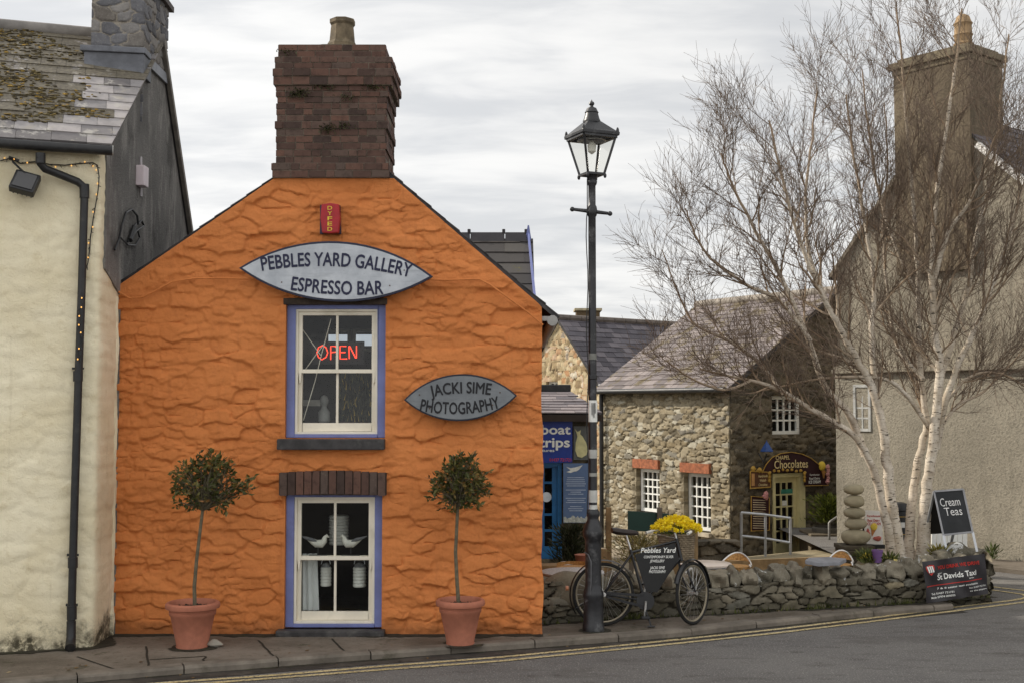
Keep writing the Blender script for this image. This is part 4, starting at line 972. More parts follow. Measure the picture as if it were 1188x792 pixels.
# floodlight
fl = thing('floodlight', 'black box floodlight tilted on the cream wall below the gutter', 'floodlight', onc(30, 215, .1))
c = onc(29, 213, .16); m_ = Matrix.Rotation(R(18), 3, 'Z') @ Matrix.Rotation(R(-28), 3, 'X') @ Matrix.Rotation(R(16), 3, 'Y'); b = MB(); b.box(c, (.25, .09, .24), m_); b.build('housing', BLACKPL, fl, bevel=.012)
b = MB(); b.box(c + m_ @ Vector((0, -.05, 0)), (.2, .012, .19), m_); b.build('lens', M('dark_lens', C(44, 44, 46), .2, .1, 5, .05, 50, 0, .6), fl, bevel=.003)
b = MB(); b.tube([onc(15, 185, .02), onc(15, 188, .12), c + Vector((0, 0, .1))], .012, 6); b.bar(onc(10, 183, .02), onc(22, 187, .02), .03, .03); b.build('bracket', BLACKPL, fl)
fins = MB()
for i in range(5): fins.box(c + m_ @ Vector((-.09 + .045 * i, .055, 0)), (.012, .05, .2), m_)
fins.build('heat_sink', BLACKPL, fl)
# strings of little lamps
fs = thing('fairy_lights', 'string of little amber bulbs on black cable along the cream eaves', 'string lights', onc(110, 190, .1))
sr = random.Random(6); path = [(0, 187), (12, 184), (24, 190), (40, 188), (58, 191), (75, 192), (92, 190), (108, 189), (113, 192), (115, 205), (114, 220), (111, 238), (108, 255), (105, 275), (104, 290), (102, 305), (97, 322), (94, 345), (96, 352), (90, 360), (95, 372), (90, 382), (97, 395), (89, 408), (94, 420)]
pts = [onc(x, y, .035 if i < 17 else .15) for i, (x, y) in enumerate(path)]; cbm = MB(); cbm.tube(pts, .006, 5, cap=False)
BL = emit_mat('amber_bulb', (1, .50, .12, 1), 1.1); acc = 0
for i, (a, b) in enumerate(zip(pts, pts[1:])):
    for t_ in ((.2, .7) if i < 16 else (.5,)):
        p = a.lerp(b, t_); cbm.tube([p, p + Vector((sr.uniform(-.03, .03), -.01, sr.uniform(-.05, .02)))], .004, 4, cap=False)
cbm.build('cable', BLACKPL, fs)
for i, (a, b) in enumerate(zip(pts, pts[1:])):
    if i % 1 == 0:
        p = a.lerp(b, .45) + Vector((sr.uniform(-.02, .02), -.02, sr.uniform(-.03, .02))); q = MB(); q.blob(p, (.007, .007, .009), i, 0, 7, 5); q.build('bulb', BL, fs, True)
# things fixed to the dark gable
def ong(px, py, d=.0): return hit(px, py, KG + out * (d - .05), out)
bx = thing('junction_box', 'white plastic box on a pale strip on the dark gable', 'wall box', ong(167, 205))
s_ = MB(); s_.bar(ong(163.5, 182, .012), ong(164, 228, .012), .06, .014, up=(1, 0, 0)); s_.build('strip', M('grey_white_strip', C(178, 172, 174), .6), bx)
s_ = MB(); a = ong(165, 205, .05); s_.box(a, (.1, .19, .24), None); s_.build('box', M('white_plastic', C(222, 208, 212), .5, .05), bx, bevel=.012)
cb = MB(); cb.tube([ong(x, y, .03) for x, y in [(133, 290), (138, 278), (141, 262), (146, 247), (153, 243), (159, 250), (160, 260), (164, 256), (167, 262), (158, 268), (152, 276), (148, 281), (153, 266), (158, 260)]], .013, 6, cap=False)
cb.tube([ong(x, y, .03) for x, y in [(140, 276), (148, 284), (157, 285), (162, 276), (159, 266), (154, 262)]], .010, 6, cap=False); cb.tube([ong(151, 279, .05), ong(156, 264, .05)], .03, 8)
tag(cb.build('cable_coil', BLACKPL), 'coil of black cable hanging on the dark gable of the cream house', 'cable')

# ================================================================ LAMP POST
lb_ = gnd(688.5, 731, 0); LY = lb_.y; lx = lb_.x
def lz(py): return at(688, py, LY).z
lp = thing('street_lamp', 'tall black cast iron street lamp with square glass lantern before the wall', 'street lamp', lb_)
IRON = M('chipped_black_iron', C(30, 30, 33), .4, .35, 10, .4, 60, 0, .5, stain=(C(100, 100, 100), .55))
s = 1 / 103.0
b = MB(); b.lathe([(12.5 * s, -.01), (12.5 * s, lz(724)), (11.6 * s, lz(722)), (11.2 * s, lz(694)), (12.2 * s, lz(690)), (11.4 * s, lz(686)), (9.8 * s, lz(681)), (9.2 * s, lz(676)), (9.2 * s, lz(630)), (9.4 * s, lz(626)), (11.6 * s, lz(621)), (12.2 * s, lz(616)), (9.4 * s, lz(608)), (7 * s, lz(603)), (6.6 * s, lz(600)), (7.6 * s, lz(597)), (7.4 * s, lz(593)), (5.6 * s, lz(590))], (lx, LY, 0), 28); b.build('base', IRON, lp, True)
b = MB(); b.lathe([(4.9 * s, lz(591)), (4.7 * s, lz(440)), (5.6 * s, lz(439)), (5.6 * s, lz(435)), (4.6 * s, lz(434)), (4.4 * s, lz(318)), (4.4 * s, lz(252)), (6, lz(250)) if False else (5.6 * s, lz(250)), (6.3 * s, lz(245)), (5.4 * s, lz(240)), (4.3 * s, lz(238)), (4.3 * s, lz(216)), (5.6 * s, lz(214)), (6.2 * s, lz(211)), (5.2 * s, lz(209)), (6.4 * s, lz(205)), (9 * s, lz(202))], (lx, LY, 0), 20); b.build('post', IRON, lp, True)
b = MB(); za = lz(245)
p0 = Vector((lx - 23 * s, LY, za + .02)); p1 = Vector((lx + 21 * s, LY, za - .03))
b.tube([p0, p0.lerp(p1, .35), p0.lerp(p1, .5), p0.lerp(p1, .65), p1], [.018, .022, .035, .022, .018], 10)
for p in (p0, p1): b.blob(p, (.028, .028, .028), 1, 0, 10, 8)
b.build('ladder_bar', IRON, lp, True)
zc = lz(203); zt_ = lz(160); a0 = R(24); hb_, ht_ = .145, .285
def corner(h, z, i): a = a0 + R(45) + i * math.pi / 2; return Vector((lx + h * math.cos(a) * 1.0, LY + h * math.sin(a), z))
b = MB()
for i in range(4):
    b.bar(corner(hb_, zc, i), corner(ht_, zt_, i), .022, .022); b.bar(corner(hb_, zc, i), corner(hb_, zc, i + 1), .025, .025); b.bar(corner(ht_, zt_, i), corner(ht_, zt_, i + 1), .04, .05)
    q = corner(hb_ + .01, zc - .02, i); b.blob(q, (.018, .018, .03), 1, 0, 8, 6); q = corner(ht_ + .02, zt_ + .045, i); b.blob(q, (.018, .018, .05), 1, 0, 8, 6)
b.build('lantern_frame', IRON, lp)
gl_ = glass_mat('milky_lantern_glass', (.95, .95, .93, 1), .12)
for i in range(4):
    b = MB(); b.add([corner(hb_, zc + .01, i), corner(hb_, zc + .01, i + 1), corner(ht_, zt_ - .02, i + 1), corner(ht_, zt_ - .02, i)], [(0, 1, 2, 3)]); b.build('lantern_pane', gl_, lp)
b = MB(); k = .20
def ring(h, z): return [corner(h, z, i) for i in range(4)]
lv = [(ht_ + .045, zt_ + .0), (ht_ + .05, zt_ + .04), (ht_ + .01, zt_ + .055), (.115, lz(142))]
vs = [p for h, z in lv for p in ring(h, z)]; b.add(vs, [(i * 4 + j, i * 4 + (j + 1) % 4, (i + 1) * 4 + (j + 1) % 4, (i + 1) * 4 + j) for i in range(3) for j in range(4)] + [(0, 1, 2, 3), (12, 13, 14, 15)])
b.build('lantern_roof', IRON, lp, bevel=.008)
b = MB(); b.lathe([(10.3 * s, lz(143)), (10.6 * s, lz(141)), (9.6 * s, lz(139)), (8.6 * s, lz(136)), (7.6 * s, lz(132)), (8.2 * s, lz(131)), (7 * s, lz(129)), (5.6 * s, lz(126)), (2.2 * s, lz(124.5)), (2.0 * s, lz(123)), (3.4 * s, lz(121)), (2.8 * s, lz(119)), (1.0 * s, lz(118)), (.4 * s, lz(116))], (lx, LY, 0), 20); b.build('finial', IRON, lp, True)
b = MB(); b.lathe([(.04, 0), (.14, -.02), (.17, -.07), (.15, -.075), (.11, -.03)], (lx, LY, zt_ + .03), 16); b.build('reflector', METAL, lp, True)
b = MB(); b.lathe([(.02, 0), (.05, -.05), (.045, -.12), (.01, -.15)], (lx, LY, zt_ - .04), 12); b.build('bulb', M('opal_bulb', C(226, 224, 214), .3, .04), lp, True)
for (y0, y1, hw, tone) in [(464, 489, 5.5, 225), (521, 531, 5.4, 170), (568, 582, 5.4, 190), (410, 417, 5.1, 120), (585, 590, 5.3, 190), (548, 552, 5.3, 140)]:
    b = MB(); z0, z1 = lz(y1), lz(y0); rr_ = hw * s * .96; pts = [Vector((lx + rr_ * math.sin(t), LY - rr_ * math.cos(t), 0)) for t in [R(-75) + R(150) * i / 10 for i in range(11)]]
    b.add([Vector((p.x, p.y, z0)) for p in pts] + [Vector((p.x, p.y, z1)) for p in pts], [(i, i + 1, 12 + i, 11 + i) for i in range(10)]); b.build('sticker', M('paper_sticker', C(tone, tone, tone - 6), .7, .12, 9), lp)
b = MB()
for i, (dx, l) in enumerate([(-1.2, 14), (1.0, 17), (2.4, 12)]):
    z1 = lz(467); b.bb(lx + dx * s - .004, lx + dx * s + .004, LY - 6.9 * s, LY - 6.2 * s, z1 - l * s, z1)
b.build('sticker_print', BLACKLET, lp)
cbm = MB(); cbm.tube([Vector((lx - .095, LY - .02, lz(640))), Vector((lx - .06, LY - .09, lz(642))), Vector((lx - .03, LY - .1, lz(650))), Vector((lx - .03, LY - .1, lz(672))), Vector((lx - .04, LY - .1, lz(690))), Vector((lx - .09, LY - .06, lz(697)))], .007, 6); cbm.build('earth_cable', M('grey_cable', C(90, 90, 92), .5), lp, True)
cbm = MB(); cbm.tube([Vector((lx - .055, LY - .03, lz(y))) for y in (208, 225, 245)] + [Vector((lx - .06 + .01 * math.sin(y), LY - .04, lz(y))) for y in range(255, 600, 20)], .006, 5); cbm.build('cable', BLACKPL, lp, True)

# ================================================================ LOW STONE WALL
WALLM = stone_mat('damp_rubble', [(0, C(84, 78, 66)), (.3, C(118, 111, 95)), (.6, C(144, 134, 115)), (.85, C(120, 117, 106)), (1, C(150, 138, 112))], C(54, 48, 39), lichen=(C(160, 158, 150), 3.6, .68), grime=(C(48, 45, 34), -.2, .12, .65), bump=.8, varscale=9)
COPE = stone_mat('lichened_cope_stone', [(0, C(98, 93, 80)), (.5, C(124, 117, 102)), (1, C(146, 137, 118))], C(66, 60, 50), lichen=(C(196, 196, 192), 3.8, .585), bump=.8, varscale=9, mort_w=0)
lw = thing('stone_wall', 'low lichened rubble wall with upright cope stones along the pavement', 'wall', wall_base[3])
cum = [0.0]
for a, b in zip(wall_base, wall_base[1:]): cum.append(cum[-1] + (b - a).length)
WL = cum[-1]
wx = [p.x for p in wall_base]; wy = [p.y for p in wall_base]
def wallxy(u): return np.interp(u, cum, wx), np.interp(u, cum, wy)
WH = .33
def wh_top(U): return np.where(U < 1.05, .45, WH) + .03 * np.sin(U * 2.1)
wn_ = Vector((.25, -.97, 0)).normalized()
def w_h(U, V): return stones(U, V, .27, .092, 7, .065, edge=.15, warp=.28, tilt=.5, p=3.6, rough=.6, lip=.2)
panel('face', WALLM, np.linspace(0, WL, 330), np.linspace(-.14, .66, 50), lambda U, V, H: (wallxy(U)[0] + wn_.x * H, wallxy(U)[1] + wn_.y * H, V), w_h, lw, top=wh_top, skirt=(.0, .34, 0))
bk_ = MB(); pts = [wall_base[0]] + wall_base[1:]; k = len(pts)
bk_.add([(p.x, p.y + .36, z) for z in (-1.2, .36) for p in pts] + [(p.x, p.y + .03, .34) for p in pts], [(i, i + 1, k + i + 1, k + i) for i in range(k - 1)] + [(k + i, k + i + 1, 2 * k + i + 1, 2 * k + i) for i in range(k - 1)]); bk_.build('back_face', WALLM, lw)
er = random.Random(17)
ex_ = wall_base[-1]; eb = MB()
panel('end_face', WALLM, np.linspace(0, .55, 40), np.linspace(-.14, .56, 40), lambda U, V, H: (ex_.x + .0 + H + U * .12, ex_.y + U - .02, V), lambda U, V: stones(U + 9, V, .3, .15, 17, .08, edge=.2, warp=.3, p=2.6, rough=.6), lw)
u = 1.05
while u < WL - .05:
    big_ = er.random(); wd = er.uniform(.12, .27); hh = er.uniform(.09, .14)
    x, y = wallxy(u + wd / 2); m = MB(); m.cur = (er.random(), er.random(), 1)
    if u + wd > WL: break
    if 3.9 < u < 4.5: hh *= .75
    m.blob((float(x) + er.uniform(-.01, .01), float(y) + .16 + er.uniform(-.03, .03), WH + hh * .42 + .01), (wd * .56, .21, hh), int(u * 100), .26, 22, 16, .84)
    o = m.build('cope_stone', COPE, lw, True, attr=True); u += wd * 1.0
m = MB(); m.cur = (.4, .5, 1)
x, y = wallxy(.62); m.blob((float(x), float(y) + .02, .36), (.40, .15, .22), 5, .12, 24, 16); m.build('big_stone', WALLM, lw, True, attr=True)
sl2 = MB(); a = at(941, 652, 15.15); sl2.prism([at(x, y, Yq) + Vector((0, 0, .02)) for x, y, Yq in [(934, 651, 15.05), (950, 654, 15.02), (975, 652.5, 15.05), (982, 649, 15.5), (960, 647, 15.6), (938, 648, 15.5)]], (0, 0, -.05)); sl2.cur = (.8, .8, 1); sl2.build('flat_slab', M('grey_flat_slab', C(128, 128, 132), .8, .15, 6, .4, 40), lw, bevel=.008)
mo2 = MB()
for i in range(260):                                             # weeds along the foot
    u_ = er.uniform(0, WL); x, y = wallxy(u_); 
    if er.random() < .4: u_ = er.choice([1.25, 1.4, 3.8, 5.0]) + er.gauss(0, .1); x, y = wallxy(u_)
    p = Vector((float(x), float(y) - .06 - er.random() * .06, 0)); d = Vector((er.uniform(-.04, .04), er.uniform(-.05, 0), er.uniform(.02, .10))); s_ = Vector((.008, 0, 0)); mo2.cur = (er.random(), 0, 0); mo2.add([p - s_, p + s_, p + d], [(0, 1, 2)])
tag(mo2.build('weeds', leaf_mat('foot_weed', [(0, C(48, 54, 28)), (1, C(96, 100, 50))]), attr=True), kind='stuff')
# ---- taxi banner on the wall end
BY = 15.55
bq = [at(1069, 651, BY - .12), at(1142, 641.5, BY + .16), at(1147, 688, BY + .22), at(1076, 699.5, BY - .12)]
bn = thing('taxi_banner', 'black taxi banner with red and white lettering draped over the end of the low wall', 'banner', (bq[0] + bq[2]) / 2)
exv = bq[1] - bq[0]; eyv = bq[3] - bq[0]; nv_ = exv.cross(eyv).normalized(); nv_ = nv_ if nv_.y < 0 else -nv_
def bp(s, t_, off=0):
    a = bq[0].lerp(bq[1], s); b = bq[3].lerp(bq[2], s); w_ = .010 * math.sin(9 * s + 5 * t_) + .008 * math.sin(17 * s - 8 * t_ + 1) + .012 * math.sin(4 * t_ + 7 * s)
    return a.lerp(b, t_) + nv_ * (w_ + off)
m = MB(); nu, nw_ = 34, 22
m.add([bp(i / nu, j / nw_) for j in range(nw_ + 1) for i in range(nu + 1)], [(j * (nu + 1) + i, j * (nu + 1) + i + 1, (j + 1) * (nu + 1) + i + 1, (j + 1) * (nu + 1) + i) for j in range(nw_) for i in range(nu)]); m.build('sheet', M('black_vinyl', C(44, 41, 44), .5, .2, 4, .2, 40, 0, .4), bn, True)
REDL = M('red_lettering', C(186, 52, 44), .6, .15, 20)
def btext(mb, s_, cs, ct, ws, hs, bold=.012, shear=0):
    v, f = fit(s_, ws, hs, bold, shear); mb.add([bp(cs + x, ct - y, .004 + dz) for x, y, dz in v], f)
m = MB(); btext(m, 'YOU DRINK WE DRIVE', .555, .235, .66, .085, .03); m.build('red_lettering', REDL, bn)
m = MB(); btext(m, 'St Davids Taxi', .52, .485, .62, .13, .022); btext(m, 'your', .26, .345, .08, .035, .01); btext(m, 'service', .74, .555, .09, .035, .01)
btext(m, '7 & 8 seater taxi available', .52, .715, .64, .042, .012); btext(m, 'Tel: 01437 721731', .26, .83, .34, .045, .012); btext(m, 'Mob: 07974 000022', .26, .915, .36, .045, .012); btext(m, 'Fax: 01437 721731', .83, .80, .28, .035, .01); btext(m, 'to the airport', .84, .88, .28, .035, .01); m.build('white_lettering', WHITELET, bn)
m = MB(); L1 = [bp(.02 + .9 * i / 20, .60, .004) for i in range(21)]; L2 = [bp(.02 + .9 * i / 20, .618, .004) for i in range(21)]; m.add(L1 + L2, [(i, i + 1, 22 + i, 21 + i) for i in range(20)]); m.build('red_rule', REDL, bn)
m = MB(); sh_ = [(.035, .13), (.10, .09), (.165, .11), (.17, .2), (.15, .28), (.115, .36), (.06, .27), (.04, .2)]; m.add([bp(x, y, .004) for x, y in sh_], [tuple(range(8))]); m.build('shield', REDL, bn)
m = MB()
for x0 in (.06, .092, .124): m.add([bp(x0 - .012, .125, .007), bp(x0 + .012, .122, .007), bp(x0 + .035, .27, .007), bp(x0 + .018, .29, .007)], [(0, 1, 2, 3)])
m.build('shield_stripe', WHITELET, bn)

# ================================================================ BICYCLE (built along +x, front to the right)
bi = thing('bicycle', 'old black bicycle with a wicker basket leaning on the low wall', 'bicycle', (0, 0, 0))
BK = M('black_enamel', C(26, 26, 28), .35, .3, 10, .1, 60, 0, .5); TYRE = M('black_tyre', C(34, 33, 32), .8, .2, 10, .4, 60); RIM = M('dull_rim', C(150, 140, 120), .45, .2, 8, .15, 50, .5, .5); CHR = M('worn_chrome', C(190, 188, 184), .3, .15, 10, .1, 50, .8, .5)
WR = .345; WB = 1.0; hubr = Vector((0, 0, WR)); hubf = Vector((WB, 0, WR)); BB = Vector((.46, 0, .27)); ST = Vector((.285, 0, .93)); HT = Vector((.83, 0, .95)); HB = Vector((.885, 0, .70))
def wheel(name, c, steer=0):
    rot = Matrix.Rotation(steer, 3, 'Z')
    def pl(a, r, y=0): return c + rot @ Vector((r * math.cos(a), y, r * math.sin(a)))
    k = 44; m = MB(); m.tube([pl(2 * math.pi * i / k, WR - .018) for i in range(k)], .019, 8, closed=True); wv = m.build(name, TYRE, bi, True)
    m = MB(); m.tube([pl(2 * math.pi * i / k, WR - .042) for i in range(k)], .012, 6, closed=True); m.build('rim', RIM, wv, True)
    m = MB()
    for i in range(32):
        a = 2 * math.pi * i / 32; m.tube([pl(a + (.35 if i % 4 < 2 else -.35), .03, .03 if i % 2 else -.03), pl(a, WR - .05)], .0016, 3, cap=False)
    m.build('spokes', CHR, wv); m = MB(); m.cyl(c + rot @ Vector((0, -.06, 0)), c + rot @ Vector((0, .06, 0)), .022, None, 10); m.build('hub', CHR, wv, True)
    m = MB(); a0, a1 = (R(20), R(215)) if name == 'rear_wheel' else (R(5), R(160))
    prev = [(pl(a0 + (a1 - a0) * i / 22, WR + .022, -.028), pl(a0 + (a1 - a0) * i / 22, WR + .034, 0), pl(a0 + (a1 - a0) * i / 22, WR + .022, .028)) for i in range(23)]
    vs = [p for t3 in prev for p in t3]; m.add(vs, [(i * 3 + j, i * 3 + j + 1, i * 3 + j + 4, i * 3 + j + 3) for i in range(22) for j in range(2)]); m.build('mudguard', BK, bi, True)
    m = MB(); 
    for a in ((R(60), R(205)) if name == 'rear_wheel' else (R(15), R(150))):
        for y in (-.035, .035): m.tube([c + rot @ Vector((0, y * 1.5, 0)), pl(a, WR + .02, y * .8)], .004, 5)
    m.build('mudguard_stay', BK, bi)
SA = R(47)
wheel('rear_wheel', hubr); wheel('front_wheel', hubf, SA)
m = MB(); m.tube([BB, ST.lerp(BB, .15)], .016, 8); m.tube([ST.lerp(BB, .20), HT.lerp(HB, .12)], .014, 8); m.tube([BB, HB.lerp(HT, .15)], .018, 8); m.tube([HT, HB], .019, 10)
for y in (-.05, .05): m.tube([BB + Vector((0, y * .6, 0)), hubr + Vector((0, y, 0))], .011, 6); m.tube([ST.lerp(BB, .22) + Vector((0, y * .4, 0)), hubr + Vector((0, y, 0))], .009, 6)
m.build('frame', BK, bi, True)
m = MB(); rotS = Matrix.Rotation(SA, 3, 'Z')
for y in (-.05, .05):
    o = rotS @ Vector((0, y, 0)); m.tube([HB + o * .8, HB.lerp(hubf, .5) + o + rotS @ Vector((-.02, 0, 0)), hubf + o], [.014, .012, .009], 7)
m.build('fork', BK, bi, True)
m = MB(); m.tube([ST.lerp(BB, .15), ST + Vector((-.02, 0, .06))], .013, 8); m.build('seat_post', CHR, bi, True)
m = MB(); sc0 = ST + Vector((-.03, 0, .08)); vs = []; secs = [(-.15, .085, .035, .03), (-.10, .105, .045, .02), (-.03, .08, .04, .01), (.05, .04, .035, .004), (.12, .022, .028, .0), (.15, .010, .018, -.006)]
for x, w2, h2, z in secs: vs += [sc0 + Vector((x, w2 * math.cos(a), z + h2 * math.sin(a) * (1 if math.sin(a) > 0 else .8))) for a in [2 * math.pi * i / 12 for i in range(12)]]
m.add(vs, [(i * 12 + j, i * 12 + (j + 1) % 12, (i + 1) * 12 + (j + 1) % 12, (i + 1) * 12 + j) for i in range(5) for j in range(12)] + [tuple(range(12)), tuple(range(60, 72))]); m.build('saddle', M('brown_black_leather', C(52, 44, 40), .5, .2, 10), bi, True)
m = MB(); hs = HT + Vector((-.015, 0, .06)); m.tube([HT, hs], .013, 8)
hb2 = [Vector((-.17, -.27, .0)), Vector((-.06, -.25, .02)), Vector((.05, -.16, .03)), Vector((.06, 0, 0)), Vector((.05, .16, .03)), Vector((-.06, .25, .02)), Vector((-.17, .27, .0))]
m.tube([hs + rotS @ v for v in hb2], .011, 8); m.build('handlebar', CHR, bi, True)
for a, b in ((0, 1), (6, 5)):
    m = MB(); m.tube([hs + rotS @ hb2[a], hs + rotS @ hb2[a].lerp(hb2[b], .9)], .016, 8); m.build('grip', M('white_grip', C(206, 202, 192), .6), bi, True)
m = MB(); m.tube([hs + rotS @ Vector((-.14, .24, -.03)), hs + rotS @ Vector((-.02, .22, -.02)), HT], .005, 5); m.build('brake_rod', CHR, bi)
m = MB(); cy = -.05; m.lathe([(.10, -.004), (.10, .004)], (0, 0, 0), 26); m.v = [(BB.x + x, cy + z, BB.z + y) for x, y, z in m.v]; m.build('chainring', BK, bi)
m = MB(); m.prism([(BB.x - .02, -.062, BB.z + .075), (BB.x - .02, -.062, BB.z + .045), (.02, -.062, WR + .005), (.02, -.062, WR + .03)], (0, .012, 0)); m.prism([(BB.x - .02, -.062, BB.z - .045), (BB.x - .02, -.062, BB.z - .075), (.02, -.062, WR - .035), (.02, -.062, WR - .012)], (0, .012, 0)); m.build('chain_guard', M('black_chain_case', C(40, 40, 42), .4), bi)
for sg in (1, -1):
    m = MB(); q = BB + Vector((-.02 * sg, -.085 * sg, -.17 * sg)); m.bar(BB + Vector((0, -.075 * sg, 0)), q, .014, .022); m.build('crank', CHR, bi)
    m = MB(); m.box(q + Vector((0, -.05 * sg, 0)), (.09, .08, .025)); m.build('pedal', BK, bi, bevel=.004)
m = MB(); m.tube([BB + Vector((-.02, -.04, -.02)), Vector((.50, -.16, .0))], .010, 6); m.tube([Vector((.46, -.16, .004)), Vector((.54, -.16, .004))], .010, 6); m.build('kickstand', BK, bi)
m = MB(); q = hubr + Vector(((WR + .05) * math.cos(R(170)), 0, (WR + .05) * math.sin(R(170)))); m.cyl(q, q + Vector((-.03, 0, 0)), .026, None, 12); m.build('rear_reflector', M('amber_reflector', C(196, 132, 96), .3), bi)
m = MB(); pan = [ST.lerp(BB, .22) + Vector((.03, 0, -.01)), HT + Vector((-.02, 0, -.05)), HB + Vector((-.035, 0, .03)), BB + Vector((.14, 0, .09)), BB + Vector((.015, 0, .10))]; m.prism([p + Vector((0, -.025, 0)) for p in pan], (0, .012, 0)); pn = m.build('sign_panel', M('matt_black_board', C(38, 38, 38), .6, .15, 6), bi)
cx = .60
for s_, z, wdt, h, it in [('Pebbles Yard', .795, .40, .055, .25), ('CONTEMPORARY SILVER', .735, .33, .028, .25), ('JEWELLERY', .690, .17, .028, .25), ('JACKI SIME', .615, .17, .030, .25), ('PHOTOGRAPHY', .572, .19, .030, .25)]: m = MB(); put(m, fit(s_, wdt, h, .02, it), (cx + (.02 if z > .7 else .005), -.026, z), (1, 0, 0), (0, 0, 1), (0, -1, 0), .004); m.build('sign_lettering', WHITELET, pn)
# wicker basket before the handlebars
bc = hs + rotS @ Vector((.17, 0, -.17)) + Vector((-.06, .06, 0)); m = MB(); WICK = M('grey_wicker', C(126, 112, 92), .85, .25, 12, .5, 60, stain=(C(82, 72, 58), .6))
for lev in range(13):
    z = -.15 + lev * .024; k = 1 + .10 * lev / 12; pts = []
    for i in range(28):
        a = 2 * math.pi * i / 28; ca, sa = math.cos(a), math.sin(a); rx = .12 * k * (abs(ca) ** .5) * (1 if ca > 0 else -1); ry = .165 * k * (abs(sa) ** .5) * (1 if sa > 0 else -1)
        o_ = .006 * (1 if (i + lev) % 2 else -1); pts.append(bc + rotS @ Vector((rx * (1 + o_ / .13), ry * (1 + o_ / .165), z)))
    m.tube(pts, .0135 if lev < 12 else .018, 5, closed=True)
bo_ = MB(); bsk = m.build('basket', WICK, bi, True); bo_.box(bc + Vector((0, 0, -.15)), (.2, .3, .02), rotS); bo_.build('basket_floor', WICK, bsk)
bi.rotation_euler = (R(0), 0, R(4)); rp = gnd(700.5, 725.5, 0); bi.location = (rp.x, rp.y, 0)
bi.rotation_euler = (R(-4), 0, R(4)); bi.scale = (1.03, 1.03, 1.03)
Mx = Matrix.Translation(bi.location) @ bi.rotation_euler.to_matrix().to_4x4() @ Matrix.Scale(1.03, 4)
# daffodils in the basket
YELP = leaf_mat('daffodil_yellow', [(0, C(226, 196, 16)), (.6, C(244, 222, 30)), (1, C(250, 232, 70))], .3)
df = thing('daffodil_bunch', 'mass of bright yellow daffodils filling the bicycle basket', 'flowers', Mx @ (bc + Vector((0, 0, .1))))
dr = random.Random(9); fm = MB(); sm2 = MB()
for i in range(250):
    a = dr.uniform(0, 6.3); q = dr.random() ** .5; lp_ = Vector((q * math.cos(a) * .24, q * math.sin(a) * .29, .20 + .13 * (1 - q * q) + dr.uniform(-.03, .03))); base = bc + rotS @ Vector((lp_.x * .5, lp_.y * .5, .10)); p = bc + rotS @ lp_
    sm2.cur = (dr.random(), 0, 0); sd_ = Vector((.004, 0, 0)); sm2.add([Mx @ (base - sd_), Mx @ (base + sd_), Mx @ p], [(0, 1, 2)])
    if i % 2 == 0: d_ = Vector((dr.uniform(-.1, .1), dr.uniform(-.1, .1), dr.uniform(.02, .09))); sm2.add([Mx @ (base - sd_ * 2), Mx @ (base + sd_ * 2), Mx @ (base + d_)], [(0, 1, 2)])
    f_ = (Vector((dr.uniform(-.6, .6), -1 + dr.uniform(-.3, 1.2), dr.uniform(-.1, .7)))).normalized(); u_ = f_.orthogonal().normalized(); v_ = f_.cross(u_); sz = dr.uniform(.030, .040); fm.cur = (dr.random() * .6, 0, 0)
    for j in range(6):
        a = j * math.pi / 3 + i; d1 = u_ * math.cos(a) + v_ * math.sin(a); d2 = u_ * math.cos(a + .45) + v_ * math.sin(a + .45); d3 = u_ * math.cos(a - .45) + v_ * math.sin(a - .45)
        fm.add([Mx @ p, Mx @ (p + d2 * sz * .55), Mx @ (p + d1 * sz - f_ * .004), Mx @ (p + d3 * sz * .55)], [(0, 1, 2, 3)])
    fm.cur = (.6 + dr.random() * .4, 0, 0); n_ = 7; r0, r1_ = .008, .015
    fm.add([Mx @ (p + (u_ * math.cos(6.28 * j / n_) + v_ * math.sin(6.28 * j / n_)) * rr_ + f_ * zz_) for rr_, zz_ in ((r0, 0), (r1_, .026)) for j in range(n_)], [(j, (j + 1) % n_, n_ + (j + 1) % n_, n_ + j) for j in range(n_)])
fm.build('blooms', YELP, df, attr=True); sm2.build('stems', leaf_mat('daffodil_green', [(0, C(56, 74, 32)), (1, C(104, 116, 52))]), df, attr=True)
